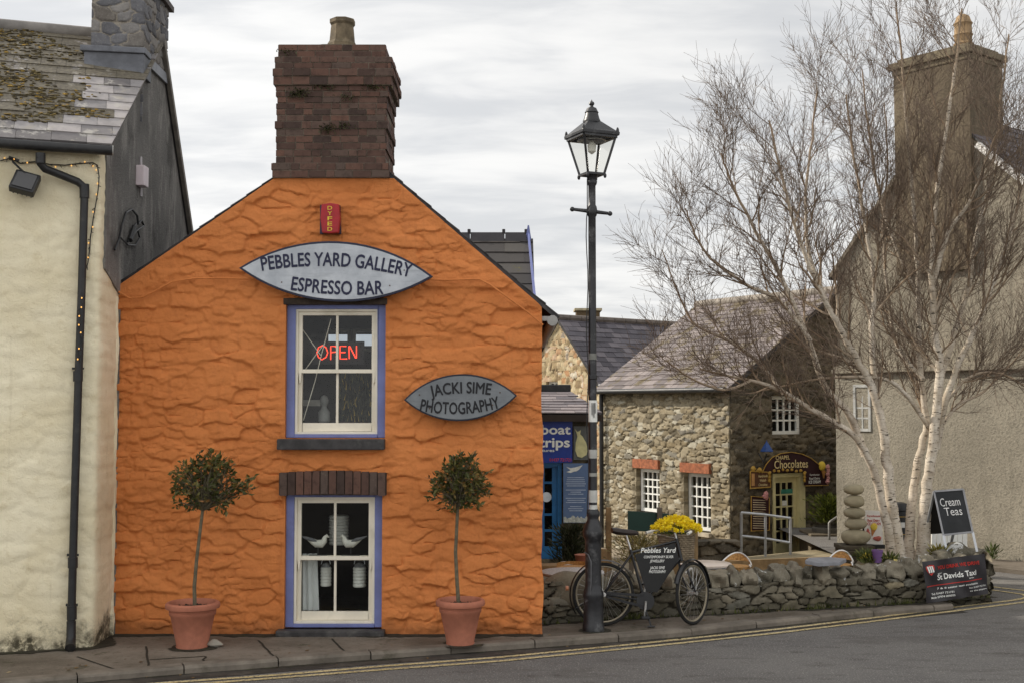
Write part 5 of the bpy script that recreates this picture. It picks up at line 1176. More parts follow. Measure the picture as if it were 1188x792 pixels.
# ================================================================ BUILDINGS ROUND THE YARD
def frame_window(name, parent, c0, ex, n, wdt, hgt, cols, rows, fm, depth=.05, glass=GLASS, bar=.022, edge=.05, back=DARKINT):
    """casement seen from outside: frame with glazing bars; c0 lower left corner, ex unit along wall, n outward"""
    c0 = Vector(c0); up = Vector((0, 0, 1)); m = MB()
    def bx(u0, u1, v0, v1, d0, d1): m.prism([c0 + ex * u0 + up * v0 + n * d0, c0 + ex * u1 + up * v0 + n * d0, c0 + ex * u1 + up * v1 + n * d0, c0 + ex * u0 + up * v1 + n * d0], n * (d1 - d0))
    bx(0, edge, 0, hgt, -depth, .01); bx(wdt - edge, wdt, 0, hgt, -depth, .01); bx(edge, wdt - edge, 0, edge, -depth, .012); bx(edge, wdt - edge, hgt - edge, hgt, -depth, .012)
    for i in range(1, cols): u = edge + (wdt - 2 * edge) * i / cols; bx(u - bar / 2, u + bar / 2, edge, hgt - edge, -depth * .8, -.004)
    for j in range(1, rows): v = edge + (hgt - 2 * edge) * j / rows; bx(edge, wdt - edge, v - bar / 2, v + bar / 2, -depth * .75, -.006)
    w_ = m.build(name, fm, parent)
    g_ = MB(); g_.add([c0 + ex * .02 + up * .02 - n * .03, c0 + ex * (wdt - .02) + up * .02 - n * .03, c0 + ex * (wdt - .02) + up * (hgt - .02) - n * .03, c0 + ex * .02 + up * (hgt - .02) - n * .03], [(0, 1, 2, 3)]); g_.build('pane', glass, w_)
    b_ = MB(); b_.add([c0 - n * .45 - ex * .3 - up * .3, c0 + ex * (wdt + .3) - n * .45 - up * .3, c0 + ex * (wdt + .3) - n * .45 + up * (hgt + .3), c0 - ex * .3 - n * .45 + up * (hgt + .3)], [(0, 1, 2, 3)]); b_.build('room_back', back, w_)
    return w_
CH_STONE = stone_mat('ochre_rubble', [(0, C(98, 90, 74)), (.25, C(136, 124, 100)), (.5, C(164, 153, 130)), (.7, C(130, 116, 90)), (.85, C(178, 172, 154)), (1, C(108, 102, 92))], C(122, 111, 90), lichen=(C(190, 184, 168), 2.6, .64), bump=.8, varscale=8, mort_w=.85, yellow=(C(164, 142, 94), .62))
SHADE_STONE = stone_mat('shaded_brown_rubble', [(0, C(66, 60, 50)), (.4, C(96, 88, 73)), (.8, C(118, 107, 87)), (1, C(86, 80, 70))], C(86, 78, 64), bump=.8, varscale=8, mort_w=.85)  # darker copy of the chapel rubble; the gable's shade is put into the colour
CRK = C(178, 112, 76)
BRICKSILL = M('orange_brick_lintel', C(150, 92, 64), .85, .3, 14, .5, 40)
ch_ = thing('chapel', 'ochre rubble chapel shop with lilac slate roof beyond the yard', 'building', (0, 0, 0))
u_ = ray(-300, 470); ca = Vector((u_.x, u_.y, 0)).normalized(); cbv = Vector((ca.y, -ca.x, 0)); cbv = cbv if cbv.x > 0 else -cbv
CY = 25.0; cc0 = at(848, 640, CY); cc0.z = 0; CZ0 = -1.0; CEZ = at(848, 452, CY).z
def along(o, d, px):
    """distance along horizontal direction d from o to the picture column px"""
    k = ray(px, 470); k = k.x / k.y
    return (o.x - k * o.y) / (k * d.y - d.x)
LA = along(cc0, ca, 700); LW = along(cc0, cbv, 965)
an = Vector((-cbv.x, -cbv.y, 0)) ; fn = Vector((-ca.x, -ca.y, 0))                # outward of the long side, of the gable end
ORIG[ch_.name] = Vector((0, 0, 0))
def wpos(o, d, n): return lambda U, V, H: (o.x + d.x * U + n.x * H, o.y + d.y * U + n.y * H, V)
def colh(o, d, px, py):
    k = along(o, d, px); p = o + d * k; return k, at(px, py, p.y).z
holesA = []; wins = []
for (l, r_, t_, b_) in ((738, 765, 542, 596), (793, 824, 547, 618)):
    kl, zt1 = colh(cc0, ca, l, t_); kr_, zb1 = colh(cc0, ca, r_, b_); z1 = zt1; z0 = zb1
    holesA.append((LA - kl, LA - kr_, z0, z1)); wins.append((LA - kl, LA - kr_, z0, z1))
oA = cc0 + ca * LA
ua = axis(sorted([0] + [x for h in holesA for x in h[:2]] + [LA]), .024); va = axis(sorted(set([CZ0, CEZ + .05] + [x for h in holesA for x in h[2:]])), .022)
panel('long_wall', CH_STONE, ua, va, wpos(oA, -ca, an), lambda U, V: stones(U, V, .24, .10, 23, .05, edge=.11, warp=.26, tilt=.6, p=3.6, rough=.6, lip=.1), ch_, holes=holesA, skirt=tuple(-an * .3))
for (l, r_, z0, z1), rows in zip(wins, (5, 5)):
    frame_window('window', ch_, oA - ca * (l + .02) - an * .12 + Vector((0, 0, z0 + .02)), -ca, an, r_ - l - .04, z1 - z0 - .04, 3 if rows == 4 else 4, rows, WHITEFR, bar=.03, edge=.07)
    m = MB(); o = oA - ca * (l - .04) + Vector((0, 0, z1 + .003)); nbk = 9; ww = r_ - l + .08; m.prism([o + an * .09, o - ca * ww + an * .09, o - ca * ww + an * .09 + Vector((0, 0, .20)), o + an * .09 + Vector((0, 0, .20))], -an * .2); m.build('brick_lintel', BRICKSILL, ch_)
    m = MB(); o = oA - ca * (l - .04) + Vector((0, 0, z0)); m.prism([o + an * .11, o - ca * ww + an * .11, o - ca * ww + an * .11 - Vector((0, 0, .08)), o + an * .11 - Vector((0, 0, .08))], -an * .2); m.build('window_sill', M('pale_sill', C(176, 166, 146), .85), ch_)
# gable end, in the shade
apz = at(965, 347, (cc0 + cbv * LW).y).z
W2 = LW * 2
def ctop(U): return CEZ + (apz - CEZ) * (1 - np.abs(U - LW) / LW)
kd0, dz1 = colh(cc0, cbv, 894, 549); kd1, dz0 = colh(cc0, cbv, 931, 641)
kw0, wz1 = colh(cc0, cbv, 895, 459); kw1, wz0 = colh(cc0, cbv, 930, 503)
holesB = [(kd0, kd1, dz0, dz1), (kw0, kw1, wz0, wz1)]
vb = axis(sorted([CZ0, dz0, dz1, wz0, wz1, apz]), .035); ub = axis(sorted(set([0, kd0, kw0, kw1, kd1, LW, W2])), .035)
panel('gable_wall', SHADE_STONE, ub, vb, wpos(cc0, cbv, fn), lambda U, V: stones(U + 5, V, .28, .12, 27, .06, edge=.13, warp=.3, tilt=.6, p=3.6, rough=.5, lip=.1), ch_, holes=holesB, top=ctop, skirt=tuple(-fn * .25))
frame_window('window', ch_, cc0 + cbv * (kw0 + .01) - fn * .08 + Vector((0, 0, wz0)), cbv, fn, kw1 - kw0 - .02, wz1 - wz0, 4, 3, WHITEFR, bar=.035, edge=.07)
bk2 = MB(); oB = cc0 + cbv * W2; bk2.prism([Vector((p.x, p.y, CZ0)) for p in (oB - fn * .1, oB + ca * LA, oB + ca * LA - cbv * .2, oB - cbv * .2 - fn * .1)], (0, 0, CEZ - CZ0)); fe = oA; bk2.build('back_wall', SHADE_STONE, ch_)
bk2 = MB(); q = [Vector((oA.x, oA.y, CZ0)), Vector((oA.x, oA.y, CEZ)), oA + cbv * LW + Vector((0, 0, apz)), oA + cbv * W2 + Vector((0, 0, CEZ)), oA + cbv * W2 + Vector((0, 0, CZ0))]; bk2.prism(q, -ca * .2); bk2.build('far_gable', CH_STONE, ch_)
LILAC = m_slate('lilac_slate', [(0, C(96, 88, 87)), (.5, C(116, 107, 105)), (1, C(136, 126, 123))], moss=(C(104, 92, 68), 2.6, .51, .0, C(84, 74, 54)))
eo = oA + an * .22 + Vector((0, 0, CEZ + .02)) + ca * .1; upc = cbv * (LW + .22) + Vector((0, 0, apz - CEZ + .14))
slates('roof', LILAC, eo, -ca, upc, LA + .3, upc.length, .36, .20, ch_, seed=31, thick=.02)
ud = MB(); nn = (-ca).cross(upc).normalized(); nn = nn if nn.z > 0 else -nn; ud.prism([eo - nn * .08, eo - ca * (LA + .3) - nn * .08, eo - ca * (LA + .3) + upc - nn * .08, eo + upc - nn * .08], nn * .075); ud.build('roof_deck', DARKSLATE, ch_)
ud = MB(); p = eo + upc; q = oB + ca * (LA + .1) + Vector((0, 0, CEZ)); r1_ = -ca * (LA + .3); ud.prism([p, p + r1_, q + r1_, q], (0, 0, -.06)); ud.build('back_slope', DARKSLATE, ch_)
rg = MB(); p = eo + upc + Vector((0, 0, .02)); nn_ = 14
for i in range(nn_): rg.tube([p - ca * ((LA + .3) * i / nn_ + .01), p - ca * ((LA + .3) * (i + 1) / nn_ - .01)], .10, 10)
rg.build('ridge_tiles', M('grey_ridge', C(140, 132, 122), .8, .2, 5), ch_, True)
# wing of the roof carried on to the left behind
gg = MB(); p = eo + an * .06 - nn * .02; gg.tube([p + ca * .1, p - ca * (LA + .25)], .06, 10); gg.build('gutter', BLACKPL, ch_, True)
gp2 = MB(); p = oA + an * .12 - ca * .08; gp2.tube([Vector((p.x, p.y, CEZ)), Vector((p.x, p.y, CZ0))], .05, 8); gp2.build('downpipe', BLACKPL, ch_, True)
# chocolate shop front on the gable end
PALEGREEN = M('pale_olive_cream_paint', C(216, 206, 156), .5, .08, 4, .1, 50); BURG = M('dark_burgundy', C(54, 30, 34), .5, .2, 5, .1, 50); GOLD = M('gold_trim', C(176, 140, 62), .5, .2, 12, .3, 40)
dw = kd1 - kd0; dh = dz1 - dz0; dO = cc0 + cbv * kd0 + Vector((0, 0, dz0))
up = Vector((0, 0, 1))
def slab(mb, o, ex, n, u0, u1, v0, v1, d0, d1): mb.prism([o + ex * u0 + up * v0 + n * d0, o + ex * u1 + up * v0 + n * d0, o + ex * u1 + up * v1 + n * d0, o + ex * u0 + up * v1 + n * d0], n * (d1 - d0))
m = MB(); slab(m, dO, cbv, fn, 0, .07, 0, dh, -.15, .05); slab(m, dO, cbv, fn, dw - .16, dw, 0, dh, -.15, .05); slab(m, dO, cbv, fn, .07, dw - .16, dh - .08, dh, -.15, .05); dfm = m.build('door_frame', PALEGREEN, ch_)
m = MB(); a, b = .075, dw - .165; wd_ = b - a; st_ = .09
slab(m, dO, cbv, fn, a, a + st_, .02, dh - .085, -.10, -.05); slab(m, dO, cbv, fn, b - st_, b, .02, dh - .085, -.10, -.05); slab(m, dO, cbv, fn, a + st_, b - st_, .02, .24, -.10, -.05); slab(m, dO, cbv, fn, a + st_, b - st_, dh - .2, dh - .085, -.10, -.05)
for i in (1, 2): u = a + st_ + (wd_ - 2 * st_) * i / 3; slab(m, dO, cbv, fn, u - .014, u + .014, .24, dh - .2, -.095, -.055)
for j in range(1, 5): v = .24 + (dh - .44) * j / 5; slab(m, dO, cbv, fn, a + st_, b - st_, v - .014, v + .014, -.094, -.056)
door = m.build('door', PALEGREEN, ch_)
m = MB(); slab(m, dO, cbv, fn, a + .03, b - .03, .1, dh - .1, -.085, -.08); m.build('glass', glass_mat('door_glass', (.7, .66, .66, 1)), door)
m = MB(); slab(m, dO, cbv, fn, -.1, dw + .1, -.1, dh + .1, -.30, -.28); m.build('room_back', BURG, ch_)
m = MB(); slab(m, dO, cbv, fn, a + st_ + .19, b - st_ - .19, dh * .60, dh * .66, -.055, -.05); m.build('door_notice', WHITELET, door)
m = MB(); slab(m, dO, cbv, fn, a + st_ + .16, b - st_ - .02, dh * .745, dh * .80, -.055, -.05); m.build('door_sticker', M('green_sticker', C(70, 140, 120), .5), door)
# signs of the chocolate shop
def wallpt(px, py, d=.0): return hit(px, py, cc0 + fn * d, fn)
def wboard(name, m_, px, parent, d0=.10, d1=.13, bevel=0):
    mb = MB(); pts = [wallpt(x, y, d1) for x, y in px]; mb.prism(pts, -fn * (d1 - d0)); return mb.build(name, m_, parent, bevel=bevel)
cs = thing('chocolate_sign', 'dark burgundy arched chocolates sign over the shop door', 'sign', wallpt(917, 535))
arch = [(888, 565), (884, 548), (889, 538), (896, 530), (906, 525.5), (918, 524), (930, 526), (941, 531), (951, 539), (958, 548), (961, 561), (934, 562), (932, 546), (893, 547), (893, 565)]
m = MB(); loop = [wallpt(x, y, .13) for x, y in arch[1:11]]
wboard('arch_board', BURG, [(884, 548), (889, 538), (896, 530), (906, 525.5), (918, 524), (930, 526), (941, 531), (951, 539), (957, 546)], cs, .10, .135)
wboard('side_board', BURG, [(933, 545.5), (957, 546.5), (961, 553), (961, 562), (934, 562.5)], cs, .10, .13)
m = MB(); pts = [wallpt(x, y, .14) for x, y in arch[1:10]] ; m.tube(pts, .010, 6, cap=False); m.tube([wallpt(x, y, .14) for x, y in ((958, 547), (961, 553), (961, 562.5), (934, 563))], .009, 6, cap=False)
for i in range(9): x = 893 + 41 * i / 8; m.blob(wallpt(x, 547.5 - (1.2 if i % 2 else 0) - 2.2 * math.sin(i / 8 * math.pi), .15), (.036, .025, .03), i, .2, 8, 6)
for y in (549, 553, 557): m.blob(wallpt(892.5, y, .15), (.03, .03, .04), y, .2, 8, 6); m.blob(wallpt(933.5, y, .15), (.03, .03, .04), y, .2, 8, 6)
m.build('gold_moulding', GOLD, cs)
CRLET = M('cream_lettering', C(222, 202, 150), .6); m = MB()
spx = lambda n_: n_ * CY / F
put(m, fit('CHAPEL', spx(23), spx(4.6), .015), wallpt(908, 532.5, .14), cbv, up, fn, .004); m.build('lettering', CRLET, cs); m = MB(); put(m, fit('Chocolates', spx(55), spx(9.5), .012), wallpt(918, 542, .14), cbv, up, fn, .004, -.03); m.build('lettering', CRLET, cs)
m = MB(); put(m, fit("Real Dairy", spx(18), spx(2.6), .015), wallpt(945, 555.5, .135), cbv, up, fn, .004); put(m, fit('ICE CREAM', spx(20), spx(3.4), .03), wallpt(945, 560, .135), cbv, up, fn, .004); put(m, fit('Farmhouse', spx(16), spx(2.2), .01), wallpt(945, 551, .135), cbv, up, fn, .004); m.build('small_lettering', WHITELET, cs)
m = MB(); p = wallpt(953.5, 540, .15); m.blob(p, (.085, .05, .10), 1, .05, 12, 8); m.build('ice_cream_ball', M('lemon_ice', C(222, 192, 70), .6), cs, True)
m = MB(); p = wallpt(954.5, 545, .145); m.prism([p + cbv * -.05, p + cbv * .05, p - up * .17 + cbv * .012], fn * .03); m.build('ice_cream_cone', M('wafer', C(172, 124, 66), .8), cs)
m = MB()
for i in range(5): p = wallpt(960 + (i % 2) * .9, 541 + i * 4.3, .15); m.blob(p, (.05, .03, .05), i, .3, 8, 6)
m.build('sweet_decoration', M('pink_white_sweets', C(206, 150, 146), .6, .3, 30), cs, True)
hs2 = thing('handmade_sign', 'brown handmade Welsh chocolates board left of the shop door', 'sign', wallpt(881, 560))
wboard('board', M('brown_board', C(92, 62, 44), .6, .2, 6), [(870.5, 546), (894, 547.5), (894, 564.5), (870.5, 566)], hs2, .10, .13)
m = MB(); m.tube([wallpt(x, y, .135) for x, y in [(870.5, 546), (894, 547.5), (894, 564.5), (870.5, 566)]], .014, 5, closed=True); m.blob(wallpt(874, 543, .14), (.07, .03, .05), 3, .2, 8, 6); m.blob(wallpt(881, 545, .14), (.06, .03, .05), 4, .2, 8, 6); m.build('gold_frame', GOLD, hs2)
m = MB()
for s_, y, w_ in (('Handmade', 553, 15), ('Welsh', 558, 10), ('Chocolates', 563, 14)): m = MB(); put(m, fit(s_, spx(w_), spx(3), .012, .2), wallpt(885, y, .135), cbv, up, fn, .004); m.build('lettering', CRLET, hs2)
m = MB(); slab(m, wallpt(871, 563, .13), cbv, fn, .02, .10, 0, .25, 0, .012); m.build('chocolate_picture', M('milk_chocolate', C(176, 132, 84), .5), hs2)
mn = thing('menu_board', 'dark price list board with pink top ornament left of the shop door', 'sign', wallpt(882, 592))
wboard('board', BURG, [(871.5, 575), (892.5, 577), (892.5, 614.5), (871.5, 615.5)], mn, .10, .13)
m = MB(); rl = random.Random(3)
for i in range(13): y = 579 + i * 2.7; m.prism([wallpt(x, yy, .134) for x, yy in ((873.5, y), (873.5 + rl.uniform(9, 17), y + .4), (889, y + 1.2), (873.5, y + .8))], fn * .002)
m.build('price_lines', M('cream_print', C(206, 190, 160), .6), mn)
m = MB()
for i in range(4): m.blob(wallpt(888 + rl.uniform(-2, 3), 572 + i * 1.6, .14), (.05, .03, .05), i, .3, 8, 6)
m.build('ornament', M('pink_rosette', C(198, 140, 136), .7, .3, 30), mn, True)
m = MB(); m.tube([wallpt(x, y, .135) for x, y in [(871.5, 575), (892.5, 577), (892.5, 614.5), (871.5, 615.5)]], .012, 5, closed=True); m.build('gold_frame', GOLD, mn)
wl = thing('wall_lamp', 'blue pyramid shaped wall lamp above the handmade chocolates board', 'wall lamp', wallpt(889, 525))
m = MB(); p = wallpt(889.5, 523.5, .38); m.lathe([(.13, 0), (.13, .02), (.015, .20), (.01, .23)], p, 4, rot=R(45) + .4); m.build('shade', M('blue_enamel', C(58, 84, 140), .4, .15, 8), wl)
m = MB(); m.tube([wallpt(880, 525, .05), wallpt(881, 527, .2), wallpt(886, 536, .3), p - Vector((0, 0, .04))], .014, 6); m.build('bracket', BLACKIRON, wl, True)

# ---- house of small squared stones with dark slate roof, beyond
MOS = stone_mat('squared_stone', [(0, C(130, 108, 80)), (.3, C(176, 156, 120)), (.55, C(200, 184, 150)), (.75, C(176, 132, 92)), (.9, C(212, 202, 180)), (1, C(134, 122, 108))], C(104, 88, 66), bump=.5, varscale=8)
mh = thing('squared_stone_house', 'tan squared stone gable with steep dark slate roof behind the street lamp', 'house', (0, 0, 0))
gA = at(650, 371, 34); gA2 = Vector((gA.x, gA.y, 0)); gd = Vector((.62, -.785, 0)).normalized(); gn = Vector((-.785, -.62, 0)).normalized(); rdv = -gn
kR = along(gA2, gd, 704); zR = at(704, 456, (gA2 + gd * kR).y).z; slp = (gA.z - zR) / kR; Lh = 1.9
panel('gable_wall', MOS, np.linspace(-Lh, kR + .05, 100), np.linspace(-2.0, gA.z, 150), wpos(gA2, gd, gn), lambda U, V: stones(U, V, .17, .15, 43, .03, edge=.16, warp=.06, tilt=.3, p=4, rough=.3), mh, top=lambda U: gA.z - slp * np.abs(U) - .02, skirt=tuple(rdv * .2), holes=[(-.62, -.12, at(650, 452, 34).z, at(650, 442.5, 34).z)])
frame_window('window', mh, gA2 + gd * -.60 + gn * -.1 + Vector((0, 0, at(650, 452, 34).z)), gd, gn, .46, .24, 2, 1, WHITEFR, back=WHITEFR)
SLATE2 = m_slate('blue_black_slate', [(0, C(66, 62, 68)), (.5, C(86, 82, 88)), (1, C(106, 100, 104))], moss=(C(98, 92, 74), 4, .68, .0))
e0 = gA2 + gd * (kR + .1) + gn * .1; e0.z = zR - .1 * slp; upm = (Vector((gA.x, gA.y, gA.z + .03)) + gn * .1) - e0; Lr = 6.0
slates('roof', SLATE2, e0, rdv, upm, Lr, upm.length, .34, .19, mh, seed=41, thick=.02)
m = MB(); nq = rdv.cross(upm).normalized(); nq = nq if nq.z > 0 else -nq; m.prism([e0 - nq * .07, e0 + rdv * Lr - nq * .07, e0 + rdv * Lr + upm - nq * .07, e0 + upm - nq * .07], nq * .06); m.build('roof_deck', DARKSLATE, mh)
m = MB(); a = e0 + upm; b = gA2 - gd * (Lh + .1) + gn * .1; b.z = gA.z - slp * (Lh + .1); m.prism([a, a + rdv * Lr, b + rdv * Lr, b], (0, 0, .05)); m.build('back_slope', DARKSLATE, mh)
m = MB(); q = gA2 + gd * kR; m.prism([Vector((q.x, q.y, -2)), Vector((q.x, q.y, zR)), Vector((q.x, q.y, zR)) + rdv * Lr, Vector((q.x, q.y, -2)) + rdv * Lr], -gd * .2); m.build('side_wall', MOS, mh)
m = MB(); a = Vector((gA.x, gA.y, gA.z + .06)) + gn * .12
for i in range(14): m.tube([a + rdv * (Lr * i / 14), a + rdv * (Lr * (i + 1) / 14 - .02)], .09, 8)
m.build('ridge_tiles', M('dark_ridge', C(98, 90, 84), .8), mh, True)
m = MB(); q = Vector((gA2 + gd * (kR + .02) + gn * .03)); q.z = zR; m.bar(q + Vector((0, 0, .22)) - gd * .25, q - Vector((0, 0, .14)) + gd * .12, .08, .14, up=gn); m.build('bargeboard_end', WHITEFR, mh)
fc = thing('far_chimney', 'short stone chimney stack showing over the dark ridge behind the lamp post', 'chimney', at(682, 372, 36.5))
m = MB(); a = at(669, 373, 36.5); b = at(696, 360.5, 36.5); m.bb(a.x, b.x, 36.5, 37.2, a.z - 1.5, b.z); m.build('stack', MOS, fc)
m = MB(); m.bb(a.x - .06, b.x + .06, 36.44, 37.26, b.z, b.z + .07); m.build('cap', M('stone_cap', C(168, 156, 128), .9), fc)
# ---- boat trip shop
bt = thing('boat_trip_shop', 'low dark shop with hipped slate roof and blue door beside the orange house', 'shop', (0, 0, 0))
SY = 22.0
def sp2(px, py, d=0): return at(px, py, SY - d)
sz = sp2(660, 478).z; xL, xR = sp2(596, 500).x, sp2(690, 500).x
dl, dr_ = sp2(622, 540).x, sp2(651.5, 540).x; dt, db = sp2(640, 536).z, sp2(640, 648).z
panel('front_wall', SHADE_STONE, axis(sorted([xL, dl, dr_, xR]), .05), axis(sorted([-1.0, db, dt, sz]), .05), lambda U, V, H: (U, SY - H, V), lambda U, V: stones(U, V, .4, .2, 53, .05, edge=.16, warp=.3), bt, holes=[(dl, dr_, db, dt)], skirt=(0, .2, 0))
m = MB(); m.bb(xR - .2, xR - .01, SY + .05, SY + 3.2, -1, sz); m.build('side_wall', SHADE_STONE, bt)
rz2 = at(640, 453, SY + 1.6).z; xh = at(659, 453, SY + 1.6).x
SLATE3 = m_slate('purple_grey_slate', [(0, C(92, 86, 90)), (.5, C(118, 110, 112)), (1, C(138, 128, 128))])
eoS = Vector((xL, SY - .2, sz - .02)); upS = Vector((0, 1.8, rz2 - sz + .02)); HS = upS.length; xE = xR + .12
slates('roof', SLATE3, eoS, (1, 0, 0), upS, xE - xL, HS, .36, .22, bt, right=lambda v: (xE - xL) - (xE - xh) * v / HS + .02, seed=51, thick=.02)
m = MB(); m.add([(xL, SY - .2, sz - .05), (xE, SY - .2, sz - .05), (xh, SY + 1.6, rz2 - .03), (xL, SY + 1.6, rz2 - .03), (xE, SY + 3.4, sz - .05), (xL, SY + 3.4, sz - .05)], [(0, 1, 2, 3), (1, 4, 2), (3, 2, 4, 5)]); m.build('roof_deck', DARKSLATE, bt)
m = MB(); m.bb(xL, xh + .05, SY + 1.5, SY + 1.7, rz2 - .02, rz2 + .12); m.build('ridge', BLACKPL, bt, bevel=.02)
m = MB(); m.bb(xL, xE, SY - .26, SY - .14, sz - .16, sz - .04); m.build('gutter', M('dark_brown_fascia', C(58, 48, 42), .7), bt)
BLUEDOOR = M('sky_blue_gloss', C(44, 108, 164), .4, .12, 5, .1, 50)
m = MB(); dW = dr_ - dl; o = Vector((dl, SY, db)); X_ = Vector((1, 0, 0)); nY = Vector((0, -1, 0)); dH = dt - db
slab(m, o, X_, nY, 0, .07, 0, dH, -.12, .03); slab(m, o, X_, nY, dW - .07, dW, 0, dH, -.12, .03); slab(m, o, X_, nY, .07, dW - .07, dH - .07, dH, -.12, .03); m.build('door_frame', BLUEDOOR, bt)
m = MB(); slab(m, o, X_, nY, .075, .15, .0, dH - .075, -.09, -.04); slab(m, o, X_, nY, dW - .17, dW - .075, .0, dH - .075, -.09, -.04); slab(m, o, X_, nY, .15, dW - .17, 0, .22, -.09, -.04)
for j in range(1, 6): v = .22 + (dH - .3) * j / 5; slab(m, o, X_, nY, .15, dW - .17, v - .02, v + .02, -.088, -.042)
do_ = m.build('door', BLUEDOOR, bt)
m = MB(); slab(m, o, X_, nY, .1, dW - .1, .1, dH - .1, -.075, -.07); m.build('glass', glass_mat('green_grey_glass', (.6, .64, .6, 1)), do_)
m = MB(); slab(m, o, X_, nY, -.1, dW + .1, -.1, dH + .1, -.4, -.38); m.build('room_back', DARKINT, bt)
m = MB(); p = sp2(634, 576, -.03); m.prism([p + Vector((.09 * math.cos(t), 0, .09 * math.sin(t))) for t in [2 * math.pi * i / 16 for i in range(16)]], (0, -.01, 0)); m.build('round_sticker', M('pale_sticker', C(206, 214, 222), .5), do_)
sg = thing('boat_trips_sign', 'royal blue boat trips sign with white lettering above the blue door', 'sign', sp2(640, 535))
m = MB(); m.prism([sp2(x, y, .15) for x, y in ((600, 488), (664, 486), (664, 536), (600, 537))], (0, .05, 0)); m.build('board', M('royal_blue_board', C(36, 58, 140), .4, .1, 4, .1, 50), sg)
spx2 = lambda n_: n_ * SY / F
m = MB(); put(m, fit('boat', spx2(34), spx2(10.5), .03), sp2(645, 503, .15), (1, 0, 0), up, nY, .004); m.build('lettering', WHITELET, sg); m = MB(); put(m, fit('trips', spx2(36), spx2(11), .03), sp2(643, 518, .15), (1, 0, 0), up, nY, .004); m.build('lettering', WHITELET, sg); m = MB(); put(m, fit('adventures', spx2(30), spx2(3.3), .02), sp2(628, 523.5, .15), (1, 0, 0), up, nY, .004); m.build('lettering', WHITELET, sg)
m = MB(); put(m, fit('01437 721721', spx2(25), spx2(3.4), .02), sp2(650, 534.5, .15), (1, 0, 0), up, nY, .004); m.build('phone_number', M('red_print', C(196, 60, 70), .5), sg)
pf = thing('fish_board', 'grey board with a pale cream fish beside the boat trips sign', 'sign', sp2(674, 533))
m = MB(); m.prism([sp2(x, y, .13) for x, y in ((665.5, 494), (683.5, 494), (683.5, 533), (665.5, 533))], (0, .04, 0)); m.build('board', M('slate_grey_board', C(96, 98, 96), .6, .15, 6), pf)
m = MB(); m.prism([sp2(x, y, .145) for x, y in ((667, 497), (670, 500.5), (674, 498.5), (673, 503), (676, 506), (680, 513), (682, 521), (680.5, 527), (675, 530.5), (670, 529), (667.5, 522), (668, 513), (670, 506), (669, 502))], (0, .015, 0)); m.build('fish', M('cream_cutout', C(206, 200, 150), .6, .12, 9), pf)
po = thing('wildlife_poster', 'tall blue grey poster of a gannet with lines of print on the shop wall', 'poster', sp2(668, 605))
m = MB(); m.prism([sp2(x, y, .17) for x, y in ((653.5, 537), (683, 537), (683, 606), (653.5, 606))], (0, .03, 0)); m.build('sheet', M('blue_grey_print', C(94, 116, 152), .5, .08, 2), po)
m = MB(); rl = random.Random(5)
for i in range(17):
    y = 553 + i * 2.4; hw = rl.uniform(6, 12) if i not in (5, 9, 13) else 0
    if hw: m.prism([sp2(x, yy, .172) for x, yy in ((668 - hw, y), (668 + hw, y), (668 + hw, y + .8), (668 - hw, y + .8))], (0, .001, 0))
m.build('print_lines', M('pale_print', C(176, 188, 206), .6), po)
m = MB(); m.prism([sp2(x, y, .175) for x, y in ((657, 541), (662, 542.5), (668, 541.5), (676, 539), (672, 544), (669, 546), (666, 546.5), (662, 548), (657, 547), (662, 545))], (0, .003, 0)); m.build('gannet_picture', M('white_bird_print', C(222, 222, 216), .6), po)
m = MB(); pts = [(654, 605.5)]
for i in range(15): pts.append((654 + i * 2.03, 601 - rl.uniform(0, 4)))
pts.append((682.5, 605.5)); m.prism([sp2(x, y, .174) for x, y in pts], (0, .003, 0)); m.build('cliff_picture', M('white_cliff_print', C(186, 190, 182), .7, .3, 30), po)

# ---- tall grey roughcast house across the side street
gh = thing('roughcast_house', 'tall grey roughcast house with a big rendered chimney behind the birches', 'house', (0, 0, 0))
def m_rough(name, c1, c2, st_=.35):
    t = NT(name); n1 = t.noise(.8, 7, .65); n2 = t.noise(26, 4, .7); n3 = t.noise(2.5, 7, .65, t.map((2.4, 2.4, .25)))
    col = t.mix(t.step(n1, .3, .7), c1, c2); col = t.mix(t.math('MULTIPLY', t.step(n2, .46, .66), .55), col, tuple(x * .55 for x in c1[:3]) + (1,)); col = t.mix(t.math('MULTIPLY', t.step(n3, .5, .7), st_), col, tuple(x * .6 for x in c1[:3]) + (1,))
    return t.done(col, .95, t.bump(n2, .9, .02), 0, .15)
RC1 = m_rough('roughcast', C(134, 128, 115), C(156, 149, 134)); RC2 = m_rough('smooth_old_render', C(134, 127, 113), C(154, 146, 130), .55)
def onG(px, py, d=0): return hit(px, py, GH0 + GHn * d, GHn)
def kG(p): return (p - GH0).dot(GHd)
kL = along(GH0, GHd, 973); gap = onG(1092, 140); kA = kG(gap)
le = onG(968, 318); reK = kG(onG(1188, 205)); rez = onG(1188, 205).z; slr = (onG(1140, 168).z - rez) / (kG(onG(1140, 168)) - reK) 
kRt = reK - 3.0; rezz = rez - slr * 3.0; apz2 = rez + slr * (kA - reK)
zs = onG(1100, 429).z
def Gp(k, z, d=0): p = GH0 + GHd * k + GHn * d; return Vector((p.x, p.y, z))
m = MB(); m.prism([Gp(kL, -.8), Gp(kL, le.z), Gp(kA, apz2), Gp(kRt, rezz), Gp(kRt, -.8)], -GHn * .4); m.build('gable_wall', RC2, gh)
